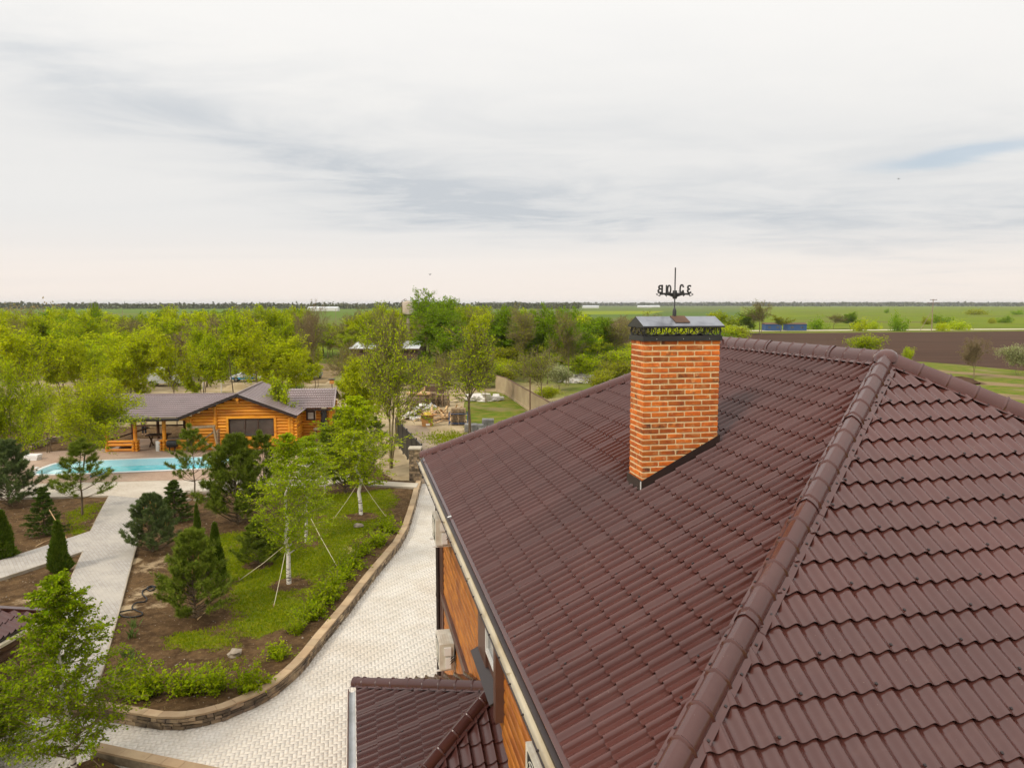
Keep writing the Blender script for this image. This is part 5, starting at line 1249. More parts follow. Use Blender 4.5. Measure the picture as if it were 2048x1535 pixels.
MB().lathe(wt, [(.45, 0), (.38, 1), (.36, 8.1)], 12).build('column', 'tank_paint', tow, smooth=40)
MB().lathe(wt + ez * 8.05, [(.5, 0), (1.05, .35), (1.08, 2.55), (1.0, 2.65), (.25, 2.85), (.2, 2.95)], 20).build('tank', 'tank_paint', tow, smooth=40)
m = MB()
for s in (-.2, .2): m.tube([wt + A3(-1.15, s, .3), wt + A3(-1.15, s, 10.9), wt + A3(-.5, s, 11.3)], .035, 5)
m.build('ladder', 'rust', tow)
MB().tube([wt + A3(-.7, 0, 10.6), wt + A3(-.7, 0, 11.2), wt + A3(-.3, 0, 11.25), wt + A3(-.3, 0, 10.7)], .05, 5).build('vent', 'rust', tow)
def pole(px, py, ytop, label, arms=True, r=.16, brace=False):
    b = G(px, py, 0); t = thing('utility_pole', label, 'pole', b, 'utility poles across the fields')
    zt = atY(px, ytop, b[1])[2]
    MB().tube([b, b + ez * zt], [r, r * .7], 8).build('shaft', 'pole_wood', t)
    if arms:
        for z_, w in ((zt - .35, 1.3), (zt - 1.5, 2.3)):
            MB().bar(b + A3(-w, -.2, z_), b + A3(w, -.2, z_), .16).build('crossarm', 'rust', t)
            for s in (-1, -.4, .4, 1): MB().lathe(b + A3(w * s * .93, -.2, z_ + .08), [(.08, 0), (.1, .12), (.05, .3)], 6).build('insulator', 'block_grey', t)
    if brace: MB().tube([b + A3(-4.5, 0, 0), b + A3(-.2, 0, zt * .66)], .1, 6).build('brace', 'pole_wood', t)
    return b, zt
pole(1519, 667, 623, 'pale bare pole before the trees right of the chimney', False)
bp_, zt_ = pole(1863, 662, 598, 'tall double-armed power pole in the meadow at the right', True, .2, True)
pole(672, 652, 617, 'thin dark pole on the meadow left of the water tower', False, .13)
pole(1555, 690, 684, 'short stub post at the edge of the ploughed field', False, .1)
pole(247, 664, 620, 'left of two thin poles rising from the wood behind the cabin', False, .13)
# pipe frame behind the cabin
pf = G(443, 787, 0); t = thing('pipe_frame', 'thin white metal pipe frame on the sandy ground behind the cabin roof', 'frame', pf)
MB().tube([pf, pf + ez * 2.1], .05, 6).build('post', 'white_plastic', t); MB().tube([pf + A3(-2.2, .3, 1.95), pf + A3(.1, 0, 2.05)], .045, 6).build('crossbar', 'white_plastic', t); MB().tube([pf + A3(-2.2, .3, 0), pf + A3(-2.2, .3, 1.95)], .045, 6).build('post', 'white_plastic', t)
lp = G(584, 779, 0); t = thing('lamp_post', 'slim grey lamp post behind the right cabin roof', 'lamp post', lp)
MB().tube([lp, lp + ez * 2.9], .05, 8).build('post', 'gutter_zinc', t); MB().lathe(lp + ez * 2.9, [(.06, 0), (.17, .05), (.19, .2), (.05, .3)], 10).build('lantern', 'gutter_zinc', t)
bh = G(665, 812, 0); t = thing('bird_house', 'small wooden bird house on a post right of the cabin roof', 'bird house', bh)
MB().tube([bh, bh + ez * 2.3], .05, 6).build('post', 'bark', t); MB().box(bh + ez * 2.5, .2, .18, .2).build('box', 'log_end', t); MB().box(bh + ez * 2.74, .3, .26, .04).build('roof', 'tarp_black', t)
# blue sheds and a blue trailer
for px, wd, lab in ((1548, 3.2, 'left part of the blue metal shed half hidden by trees'), (1595, 3.8, 'right part of the blue metal shed half hidden by trees')):
    b = G(px, 661, 0); t = thing('blue_shed', lab, 'shed', b, 'blue sheds behind the ploughed field')
    MB().box(b + A3(0, 3, 1.25), wd, 2.4, 1.25).build('wall', 'blue_paint', t); MB().prism([b + A3(-wd - .2, .4, 2.5), b + A3(-wd - .2, 5.6, 2.5), b + A3(-wd - .2, 3, 3.1)], A3(2 * wd + .4, 0, 0)).build('roof', 'rust', t)
    for s in (-.5, .5): MB().box(b + A3(wd * s, .56, 1.3), .5, .04, .4).build('window', 'window_glass', t)
def trailer(px, py, lab):
    b = G(px, py, 0); t = thing('trailer', lab, 'trailer', b, 'blue trailers behind the trees at the left')
    MB().box(b + ez * 1.75, 1.15, .9, .45).build('body', 'cyan_paint', t); MB().box(b + ez * 1.0, 1.2, .8, .32).build('chassis', 'rust', t)
    for s in (-.75, .65):
        for e in (-.75, .75): MB().tube([b + A3(s, e - .1, .38), b + A3(s, e + .1, .38)], .36, 12).build('wheel', 'tyre', t)
trailer(112, 757, 'blue trailer at the left among the yellow trees'); trailer(143, 757, 'blue trailer next to the first one, nearer the gazebo roof'); trailer(14, 757, 'blue trailer glimpsed at the left edge behind foliage')
m = MB()
# far white farm buildings
for px, w, yb, lab in ((645, 30, 621.5, 'far white farm building left of the water tower'), (1182, 16, 616, 'far white barn beyond the yellow field'), (1290, 14, 615, 'far white barn left of the weather vane'), (1311, 9, 614.5, 'smaller far white barn next to the weather vane')):
    b = G(px, yb, 0); D_ = b[1]; hw_ = w / FPX * D_; t = thing('farm_building', lab, 'building', b)
    MB().box(b + A3(0, 8, 2.2), hw_, 8, 2.2).build('wall', 'far_building', t); MB().prism([b + A3(-hw_, -.5, 4.4), b + A3(-hw_, 16.5, 4.4), b + A3(-hw_, 8, 6.4)], A3(2 * hw_, 0, 0)).build('roof', 'shed_roof', t)
# ---------------------------------------------------------------- vehicles
def vehicle(name, label, cat, base, heading, L, Wd, prof, glass, paint, wheels=(.2, .8), r=.32, low=None, doors=()):
    """prof: side outline (x 0..1 from the nose, z m); body swept across the width with tumblehome"""
    t = thing(name, label, cat, base); fx = A3(math.cos(heading), math.sin(heading), 0); fy = A3(-fx[1], fx[0], 0)
    P = lambda x, y, z_: base + fx * (x - .5) * L + fy * y + ez * z_
    zb = max(z for _, z in prof); V = []; n = len(prof)
    def wid(z_): return Wd / 2 * (1 - .16 * max(0, (z_ - .9) / max(.1, zb - .9)))
    ys = (-1, -.86, .86, 1)
    for j, y in enumerate(ys):
        for x, z_ in prof:
            ins = .03 if abs(y) == 1 else 0
            V.append(P(x + (.012 if x < .5 else -.012) * (abs(y) == 1), y * wid(z_), z_ - ins * (z_ > .5)))
    F_ = [(j * n + k, j * n + (k + 1) % n, (j + 1) * n + (k + 1) % n, (j + 1) * n + k) for j in range(3) for k in range(n)] + [tuple(range(n - 1, -1, -1)), tuple(3 * n + k for k in range(n))]
    body = MB().add(V, F_).build('body', paint, t, smooth=35)
    if low: MB().box(P(.5, 0, .46), L * .43, Wd / 2 + .008, .14, fx, fy, ez).build('lower_body', low, t)
    for q in glass:
        for s in (-1, 1):
            if len(q[0]) == 2: MB().add([P(x, s * (wid(z_) + .012), z_) for x, z_ in q], [tuple(range(len(q)))]).build('side_window', 'car_glass', t)
    for x in wheels:
        for s in (-1, 1):
            w = MB().tube([P(x, s * (Wd / 2 - .2), r), P(x, s * (Wd / 2 + .015), r)], r, 16).build('wheel', 'tyre', t, smooth=40)
            MB().tube([P(x, s * (Wd / 2 + .0), r), P(x, s * (Wd / 2 + .028), r)], r * .6, 12).build('rim', 'rim_metal', w)
    return t, P, wid
# silver car seen from the front
cprof = [(0, .35), (.0, .62), (.02, .80), (.10, .93), (.27, 1.02), (.40, 1.50), (.52, 1.60), (.72, 1.60), (.90, 1.42), (.985, 1.0), (1., .6), (.99, .35)]
b = G(622, 757.5, 0)
suv, P, wid = vehicle('parked_car', 'silver estate car parked facing the camera on the dirt road', 'car', b, math.radians(82), 4.4, 1.75, cprof, [[(.36, 1.05), (.43, 1.45), (.56, 1.50), (.56, 1.05)], [(.58, 1.05), (.58, 1.50), (.74, 1.50), (.86, 1.08)]], 'car_silver')
MB().add([P(.285, -.68, 1.06), P(.285, .68, 1.06), P(.385, .60, 1.47), P(.385, -.60, 1.47)], [(0, 1, 2, 3)]).build('windscreen', 'car_glass', suv)
for s in (-1, 1):
    MB().box(P(.015, s * .62, .80), .05, .2, .09, A3(math.cos(math.radians(82)), math.sin(math.radians(82)), 0), A3(-math.sin(math.radians(82)), math.cos(math.radians(82)), 0)).build('headlight', 'lamp_lens', suv)
    MB().box(P(.36, s * 1.0, 1.12), .08, .1, .07).build('mirror', 'car_silver', suv)
MB().box(P(-.004, 0, .68), .02, .45, .08, unit(P(1, 0, 0) - P(0, 0, 0)), unit(P(0, 1, 0) - P(0, 0, 0))).build('grille', 'black_rubber', suv); MB().box(P(-.006, 0, .42), .02, .6, .08, unit(P(1, 0, 0) - P(0, 0, 0)), unit(P(0, 1, 0) - P(0, 0, 0))).build('bumper', 'black_rubber', suv)
# white and blue hatchback, side on
b = G(494, 762, 0)
hc, P, wid = vehicle('parked_car', 'white car with blue lower panels parked side-on behind the trees', 'car', b, .12, 4.1, 1.7, [(0, .35), (.0, .60), (.03, .80), (.16, .95), (.27, 1.02), (.42, 1.46), (.60, 1.50), (.85, 1.36), (.97, 1.0), (1, .6), (.99, .35)][::1], [[(.34, 1.04), (.43, 1.38), (.58, 1.42), (.58, 1.04)], [(.60, 1.04), (.60, 1.42), (.80, 1.34), (.88, 1.05)]], 'car_white', low='car_blue')
MB().add([P(.275, -.62, 1.05), P(.275, .62, 1.05), P(.41, .56, 1.43), P(.41, -.56, 1.43)], [(0, 1, 2, 3)]).build('windscreen', 'car_glass', hc)
# white van
b = G(330, 771, 0)
van, P, wid = vehicle('parked_van', 'white panel van parked behind the trees beyond the gazebo roof', 'van', b, .05, 4.6, 1.9, [(0, .4), (0, 2.0), (.04, 2.3), (.30, 2.42), (.72, 2.40), (.82, 2.2), (.90, 1.6), (.985, 1.25), (1, .8), (1, .4)], [[(.70, 1.45), (.70, 2.05), (.79, 2.05), (.88, 1.45)]], 'car_white', wheels=(.2, .82), r=.34)
MB().add([P(.91, -.75, 1.6), P(.91, .75, 1.6), P(.825, .68, 2.15), P(.825, -.68, 2.15)], [(0, 1, 2, 3)]).build('windscreen', 'car_glass', van)
# ---------------------------------------------------------------- plants: skeletons of branches with leaves on the twigs
def tubes_mesh(segs, n=4):
    """segs (m,8): p0, p1, r0, r1 -> verts, quads"""
    S = np.asarray(segs, float); p0, p1, r0, r1 = S[:, :3], S[:, 3:6], S[:, 6], S[:, 7]
    d = p1 - p0; d /= np.linalg.norm(d, axis=1)[:, None] + 1e-9
    ref = np.where(np.abs(d[:, 2:3]) < .9, A3(0, 0, 1)[None], A3(1, 0, 0)[None]); x = np.cross(d, ref); x /= np.linalg.norm(x, axis=1)[:, None]; y = np.cross(d, x)
    ang = 2 * np.pi * np.arange(n) / n; ca, sa = np.cos(ang), np.sin(ang)
    ringv = x[:, None, :] * ca[None, :, None] + y[:, None, :] * sa[None, :, None]
    V = np.concatenate([p0[:, None] + ringv * r0[:, None, None], p1[:, None] + ringv * r1[:, None, None]], 1).reshape(-1, 3)
    k = np.arange(n); F_ = np.stack([k, (k + 1) % n, (k + 1) % n + n, k + n], 1)
    return V, (F_[None] + (2 * n * np.arange(len(S)))[:, None, None]).reshape(-1)
def leaves_mesh(P, size, rg, up=.3, aspect=1.5, dirs=None, tint=None):
    """one folded diamond leaf (or leaf tuft) at every point"""
    m = len(P); nrm = rg.normal(size=(m, 3)); nrm[:, 2] = np.abs(nrm[:, 2]) + up; nrm /= np.linalg.norm(nrm, axis=1)[:, None]
    a = rg.normal(size=(m, 3)) if dirs is None else dirs + .45 * rg.normal(size=(m, 3))
    a -= nrm * (a * nrm).sum(1)[:, None]; a /= np.linalg.norm(a, axis=1)[:, None] + 1e-9; b = np.cross(nrm, a)
    s = size * rg.uniform(.6, 1.25, m); L = (s * aspect / 2)[:, None]; Wd = (s / 2)[:, None]; fold = (s * .12)[:, None]
    V = np.stack([P - a * L, P + b * Wd - nrm * fold - a * L * .15, P + a * L, P - b * Wd - nrm * fold - a * L * .15], 1).reshape(-1, 3)
    t = np.repeat(rg.random(m) if tint is None else tint, 4)
    return V, np.arange(4 * m), t
def grow(rg, height, trunk_h, levels, r0, spread=1., lean=(0, 0), stems=1, droop=0., twig_leaf=6, limb_n=6, narrow=None):
    """recursive skeleton; returns segments and leaf points with directions"""
    segs = []; LP = []; LD = []
    U_ = rg.uniform; 
    def nrm3(v):
        l = math.sqrt(v[0] * v[0] + v[1] * v[1] + v[2] * v[2]); return (v[0] / l, v[1] / l, v[2] / l)
    def tilt(d, ang):
        while True:
            v = (rg.normal(), rg.normal(), rg.normal()); dt = v[0] * d[0] + v[1] * d[1] + v[2] * d[2]
            w = (v[0] - d[0] * dt, v[1] - d[1] * dt, v[2] - d[2] * dt); l = math.sqrt(w[0] ** 2 + w[1] ** 2 + w[2] ** 2)
            if l > .1: break
        c, s_ = math.cos(ang), math.sin(ang) / l
        return (d[0] * c + w[0] * s_, d[1] * c + w[1] * s_, d[2] * c + w[2] * s_)
    def br(p, d, L, r, lev, trop):
        n = 4 if lev < levels else 3; sl = L / n; pts = [p]
        for i in range(n):
            wv = .16 if lev else .06
            d = nrm3((d[0] + rg.normal() * wv, d[1] + rg.normal() * wv, d[2] + rg.normal() * wv * .6 + trop))
            q = (p[0] + d[0] * sl, p[1] + d[1] * sl, p[2] + d[2] * sl); ra, rb = r * (1 - .55 * i / n), r * (1 - .55 * (i + 1) / n)
            segs.append(p + q + (ra, rb)); p = q; pts.append(q)
            if lev == levels:
                for _ in range(int(twig_leaf / n) + (rg.random() < (twig_leaf / n) % 1)):
                    t = U_(0, 1); LP.append((q[0] - d[0] * sl * t + rg.normal() * .05, q[1] - d[1] * sl * t + rg.normal() * .05, q[2] - d[2] * sl * t + rg.normal() * .05)); LD.append(d)
            elif lev >= 1 or i >= 2:
                nk = {0: limb_n, 1: 6, 2: 6, 3: 5}.get(lev, 4); nk = nk / (n - (2 if lev == 0 else 0)); nk = int(nk) + (rg.random() < nk % 1)
                for _ in range(nk):
                    t = U_(0, 1); o = (q[0] - d[0] * sl * t, q[1] - d[1] * sl * t, q[2] - d[2] * sl * t)
                    br(o, tilt(d, U_(.45, .95) * spread), L * U_(.42, .66), rb * .55, lev + 1, trop * .7 - droop * .05 * lev)
        if lev < levels: br(p, d, L * .5, r * .42, lev + 1, trop * .6 - droop * .05 * lev)
    for s in range(stems):
        a = U_(0, 6.28); tl = .05 if stems == 1 else .28
        d = nrm3((math.cos(a) * tl + lean[0], math.sin(a) * tl + lean[1], 1.))
        br((rg.normal() * .08 * (stems > 1), rg.normal() * .08 * (stems > 1), -.05), d, trunk_h, r0, 0, .05)
    S = np.array(segs); LP = np.array(LP); LD = np.array(LD)
    zt = LP[:, 2].max(); f = height / zt; S[:, [2, 5]] *= f; LP[:, 2] *= f
    if narrow: f = narrow / max(np.percentile(np.abs(LP[:, 0]), 97), np.percentile(np.abs(LP[:, 1]), 97)); S[:, [0, 1, 3, 4]] *= f; LP[:, :2] *= f
    return S, LP, LD
def tree_meshes(name, S, LP, LD, rg, bark_r_min, leaf, aspect=1.5, up=.3, n=4, use_dirs=True, zshade=None):
    V, Fi = tubes_mesh(np.c_[S[:, :6], np.maximum(S[:, 6:], bark_r_min)], n)
    tm = np_mesh('trunk', V, 4, Fi, None, True)
    LV, LF, LT = leaves_mesh(LP, leaf, rg, up, aspect, LD if use_dirs else None); cm = np_mesh('crown', LV, 4, LF, LT)
    return tm, cm
# ---- broad-leaved prototypes (metres); shared by all trees of a kind
PROTO = {}; TWL = 5.4; SEQ = {}
def proto(key, seed, mats, **kw):
    rg = np.random.default_rng(seed); leaf = kw.pop('leaf', .2); asp = kw.pop('aspect', 1.6); rmin = kw.pop('rmin', .012); up = kw.pop('up', .3); n = kw.pop('n', 3)
    S, LP, LD = grow(rg, **kw); tm, cm = tree_meshes(key, S, LP, LD, rg, rmin, leaf, asp, up, n)
    tm.materials.append(M[mats[0]]); cm.materials.append(M[mats[1]])
    ext = max(np.percentile(np.abs(LP[:, 0]), 97), np.percentile(np.abs(LP[:, 1]), 97)); PROTO[key] = (tm, cm, kw['height'], ext)
for i in range(3):
    proto('elm%d' % i, 100 + i, ('bark', 'leaf_lime'), height=8.5, trunk_h=3.0, levels=4, r0=.085, limb_n=5, rmin=.009, twig_leaf=TWL, leaf=.118, aspect=2.1, spread=1.0, stems=1 + i % 2, up=.6, narrow=3.4)
    proto('bare%d' % i, 200 + i, ('twig_brown', 'leaf_olive'), height=9, trunk_h=2.9, levels=4, r0=.085, limb_n=5, twig_leaf=1.2, leaf=.10, spread=.9, rmin=.013, stems=1 + i % 2, up=.6, narrow=3.3)
for i in range(2):
    proto('bush%d' % i, 300 + i, ('twig_brown', 'leaf_lime'), height=4, trunk_h=.7, levels=3, r0=.03, limb_n=5, twig_leaf=5, leaf=.12, spread=.85, stems=4, up=.6, narrow=2.6)
    proto('lush%d' % i, 320 + i, ('bark', 'leaf_green'), height=10, trunk_h=2.8, levels=4, r0=.11, limb_n=6, twig_leaf=4, leaf=.16, spread=1.05, up=.6, narrow=4.2)
def dome_proto(key, seed, n):
    rg = np.random.default_rng(seed); c = rg.normal(size=(26, 3)) * A3(.8, .8, .35); c[:, 2] = np.abs(c[:, 2]) + .2; k = rg.integers(0, 26, n); P = c[k] + rg.normal(size=(n, 3)) * .30; P[:, 2] = np.abs(P[:, 2]); P[:, 2] *= 1.6 / np.percentile(P[:, 2], 99)
    V, Fi, T = leaves_mesh(P, .16, rg, .5, 1.3); cm = np_mesh('crown', V, 4, Fi, T); cm.materials.append(M['leaf_green'])
    S = np.array([(0, 0, -.05, q[0] * .8, q[1] * .8, q[2], .03, .008) for q in c]); V, Fi = tubes_mesh(S, 4); tm = np_mesh('trunk', V, 4, Fi); tm.materials.append(M['bark']); PROTO[key] = (tm, cm, 1.6, 1.6)
dome_proto('dome0', 340, 1500); dome_proto('dome1', 341, 1500)
LEAFVAR = {}
def plant(key, name, label, cat, pos, height, width=None, leafmat=None, rot=None, group=None, barkmat=None):
    tm, cm, h0, ext = PROTO[key]; sz = height / h0; sx = sz if width is None else width / 2 / ext
    t = thing(name, label, cat, pos, group); t.rotation_euler = (0, 0, rnd.uniform(0, 6.28) if rot is None else rot)
    for nm, me, mt in (('trunk', tm, barkmat), ('crown', cm, leafmat)):
        if mt and mt != me.materials[0].name:
            kk = (me.name, mt)
            if kk not in LEAFVAR:
                c = me.copy(); c.materials.clear(); c.materials.append(M[mt]); LEAFVAR[kk] = c
            me = LEAFVAR[kk]
        o = bpy.data.objects.new(nm, me); COL.objects.link(o); o.parent = t; o.scale = (sx, sx, sz)
    return t
def tree_px(key, px, ytop, D, wpx, label, leafmat=None, name='broadleaf_tree', cat='tree', group=None, barkmat=None, z0=0.):
    """a tree at distance D whose crown top shows at (px, ytop) and whose crown is wpx wide"""
    p = atY(px, ytop, D); h = max(1.2, p[2] - z0); return plant(key, name, label, cat, (p[0], D, z0 - .04), h, wpx / FPX * D, leafmat, None, group, barkmat)
# trees singled out in the photo: key, x, y of the crown top, distance, crown width in px, leaf colour, label
E_, B_, L_ = 'elm', 'bare', 'lush'
big = [
 ('elm0', 48, 628, 66, 165, 'leaf_yellow', 'big round yellow-green tree at the left edge behind the deck'),
 ('elm1', 112, 622, 84, 100, 'leaf_lime', 'green tree behind the big yellow one at the left'),
 ('elm2', 150, 668, 70, 90, 'leaf_yellow', 'yellow tree with thin trunk left of the gazebo roof'),
 ('elm1', 240, 656, 68, 130, 'leaf_yellow', 'wide yellow-green tree standing right behind the gazebo roof'),
 ('elm2', 285, 664, 73, 90, 'leaf_lime', 'lime tree with forked trunk left of the white van'),
 ('elm0', 345, 650, 66, 120, 'leaf_yellow', 'forked tree in front of the white van'),
 ('elm1', 400, 640, 74, 90, 'leaf_lime', 'light green tree between the van and the blue and white car'),
 ('elm2', 462, 612, 72, 130, 'leaf_lime', 'tall lime green tree in front of the blue and white car'),
 ('elm0', 515, 618, 70, 120, 'leaf_yellow', 'tall yellow-green tree with many stems above the cabin gable'),
 ('elm1', 560, 606, 90, 120, 'leaf_lime', 'broad green treetop reaching the skyline above the cabin'),
 ('elm0', 590, 690, 74, 80, 'leaf_yellow', 'small yellow tree beside the slim lamp post'),
 ('bare0', 626, 598, 88, 70, 'leaf_bare', 'tall brown leafless tree behind the silver car'),
 ('bare1', 602, 612, 96, 60, 'leaf_bare', 'shorter brown leafless tree left of the tall one'),
 ('elm2', 634, 690, 96, 50, 'leaf_yellow', 'small yellow tree with straight trunk in front of the silver car'),
 ('bare2', 690, 668, 84, 70, 'leaf_olive', 'sparse brownish tree right of the dirt road'),
 ('lush0', 858, 571, 128, 125, 'leaf_green', 'tallest bright green tree standing above the skyline by the water tank'),
 ('lush1', 905, 592, 140, 90, 'leaf_green', 'second green tree right of the tallest one'),
 ('elm1', 742, 600, 125, 80, 'leaf_lime', 'pointed light green tree left of the water tank'),
 ('bare1', 775, 610, 118, 70, 'leaf_olive', 'brownish tree below the water tank'),
 ('bare2', 960, 606, 118, 90, 'leaf_olive', 'olive tree behind the forked yard tree'),
 ('elm2', 1008, 606, 112, 80, 'leaf_green', 'dark green tree behind the concrete fence end'),
 ('bare0', 1048, 604, 105, 80, 'leaf_olive', 'brown-green tree right above the concrete fence'),
 ('elm0', 1095, 603, 100, 110, 'leaf_green', 'big dark green tree above the concrete fence'),
 ('bare1', 1135, 612, 98, 80, 'leaf_olive', 'tangled olive tree above the white refuse heap'),
 ('elm2', 185, 598, 118, 22, 'leaf_green', 'slim poplar rising above the skyline at the left'),
]
for k, px, yt, D, w, lm, lab in big: tree_px(k, px, yt, D, w, lab, lm)
# yard and garden-edge trees standing on visible ground
def tree_base(key, bx, by, tx, ty, wpx, label, leafmat=None, z0=0., barkmat=None, name='broadleaf_tree'):
    b = G(bx, by, z0); h = atY(tx, ty, b[1])[2] - z0
    return plant(key, name, label, 'tree', (b[0], b[1], z0 - .03), h, wpx / FPX * b[1], leafmat, None, None, barkmat)
proto('yard', 404, ('bark', 'leaf_lime'), height=9, trunk_h=3.4, levels=4, r0=.15, limb_n=6, twig_leaf=2.2, leaf=.095, aspect=2., spread=.85, rmin=.012, n=4, narrow=3.0)
tree_base('yard', 940, 872, 930, 634, 165, 'spreading sparse tree on the grass among the block stacks', 'leaf_lime')
tree_base('bare2', 895, 832, 880, 690, 90, 'leaning thin tree beside the plank pile', 'leaf_olive')
tree_base('bare1', 972, 805, 965, 700, 50, 'slim tree beside the white rubble before the fence', 'leaf_lime')
tree_base('bare0', 1085, 815, 1115, 690, 110, 'thin white-twigged tree beyond the concrete fence', 'leaf_lime')
tree_base('elm1', 735, 875, 735, 705, 95, 'bright yellow weeping tree behind the multi-stemmed one', 'leaf_yellow')
tree_base('elm2', 705, 860, 690, 740, 70, 'small yellow tree on the sandy ground right of the cabin', 'leaf_yellow')
proto('multi', 401, ('bark_olive', 'leaf_lime'), height=9.5, trunk_h=3.0, levels=4, r0=.10, limb_n=4, twig_leaf=2.4, leaf=.085, aspect=1.8, spread=.72, stems=3, rmin=.012, n=4, narrow=3.0)
tree_base('multi', 780, 935, 770, 612, 165, 'tall multi-stemmed tree with yellowish bark beside the black fence', 'leaf_lime')
proto('acacia', 402, ('bark', 'leaf_yellow'), height=6.5, trunk_h=2.2, levels=4, r0=.05, limb_n=4, twig_leaf=3.8, leaf=.075, aspect=2.6, spread=1.1, stems=3, rmin=.005, n=4, up=.8, narrow=3.2)
tree_base('acacia', 172, 940, 160, 752, 200, 'yellow feathery tree with several stems left of the gazebo', 'leaf_yellow', .3)
tree_base('acacia', 37, 985, 30, 705, 150, 'tall slender green tree at the left end of the deck', 'leaf_lime', .3)
tree_base('acacia', 100, 905, 100, 760, 120, 'yellow-green tree behind the stone edging', 'leaf_yellow', .3)
proto('sapling', 403, ('bark_olive', 'leaf_lime'), height=4.6, trunk_h=1.9, levels=3, r0=.05, limb_n=6, twig_leaf=6, leaf=.10, aspect=1.8, spread=.7, rmin=.008, n=4, narrow=1.4)
tree_base('sapling', 566, 886, 560, 742, 85, 'thin young tree growing in front of the cabin gable', 'leaf_lime', .34)
# ---- the wood behind, filled tree by tree
zones = [(-40, 620, 95, 150, 36, 'in the wood behind the log cabin'), (640, 870, 100, 170, 22, 'around the white-roofed shed'), (850, 1290, 105, 200, 50, 'in the scrub behind the fence'), (-60, 700, 150, 215, 30, 'in the back rows of the wood'), (-30, 590, 76, 94, 15, 'in the front row behind the cabin')]
kinds = [('yellow-green', 'elm', 'leaf_yellow'), ('lime green', 'elm', 'leaf_lime'), ('dark green', 'elm', 'leaf_green'), ('olive', 'bare', 'leaf_olive'), ('brown leafless', 'bare', 'leaf_bare')]
wt_ = {0: (.40, .34, .12, .09, .05), 1: (.15, .35, .2, .2, .1), 2: (.10, .26, .30, .26, .08), 3: (.15, .25, .3, .22, .08), 4: (.5, .4, .1, 0, 0)}
for zi, (xa, xb, da, db, n, where) in enumerate(zones):
    for i in range(n):
        px = xa + (xb - xa) * (i + rnd.uniform(.1, .9)) / n; D = rnd.uniform(da, db)
        if zi == 1 and 700 < px < 840 and D < 150: D = rnd.uniform(150, 175)
        if zi == 4 and (292 < px < 372 or 452 < px < 525): continue
        if 596 < px < 690 and D < 125: D = rnd.uniform(128, 170)
        ci = rnd.choices(range(5), wt_[zi])[0]; col, kk, lm = kinds[ci]
        yt = rnd.uniform(607, 636) if D < 140 else rnd.uniform(607, 624)
        if 195 < px < 290 and D > 100: yt += 14
        if 636 < px < 705: yt = rnd.uniform(636, 660)
        if zi == 4: yt = rnd.uniform(632, 672)
        if zi == 3: yt = max(yt, 612)
        if px > 1150: yt = rnd.uniform(620, 640)
        w = rnd.uniform(6., 9.5) / D * FPX
        SEQ.setdefault('%s trees %s' % (col, where), []).append((px, tree_px('%s%d' % (kk, rnd.randrange(3)), px, yt, D, w, '%s tree %s' % (col, where), lm, group='%s trees %s' % (col, where))))
# undergrowth between the trunks
for (xa, xb, da, db, n, where, ht) in [(0, 600, 78, 120, 20, 'under the trees behind the cabin', (1.2, 2.6)), (980, 1300, 95, 170, 40, 'in the scrub beyond the concrete fence', (2., 5.)), (690, 1000, 92, 125, 26, 'behind the junk yard', (1.6, 3.6)), (1300, 1480, 150, 260, 22, 'between the chimney and the field', (3., 6.))]:
    for i in range(n):
        px = xa + (xb - xa) * (i + rnd.random()) / n; D = rnd.uniform(da, db); ci = rnd.choices((0, 1, 2, 3), (.2, .35, .2, .25))[0]
        if (585 < px < 700 and D < 125) or (D < 106 and (285 < px < 375 or 445 < px < 535)): continue
        col, _, lm = kinds[ci]; p = atY(px, 700, D); h = rnd.uniform(*ht)
        SEQ.setdefault('%s bushes %s' % (col, where), []).append((px, plant('bush%d' % rnd.randrange(2), 'bush', '%s bush %s' % (col, where), 'bush', (p[0], D, -.05), h, h * rnd.uniform(1.2, 1.9), lm, None, '%s bushes %s' % (col, where))))
ORD = ['first', 'second', 'third', 'fourth', 'fifth', 'sixth', 'seventh', 'eighth', 'ninth', 'tenth', 'eleventh', 'twelfth', 'thirteenth', 'fourteenth', 'fifteenth', 'sixteenth', 'seventeenth', 'eighteenth', 'nineteenth', 'twentieth']
for gname, lst in SEQ.items():
    if len(lst) > 1:
        for i, (_, t) in enumerate(sorted(lst, key=lambda q: q[0])): t['label'] = '%s from the left of the %s' % (ORD[i], gname)
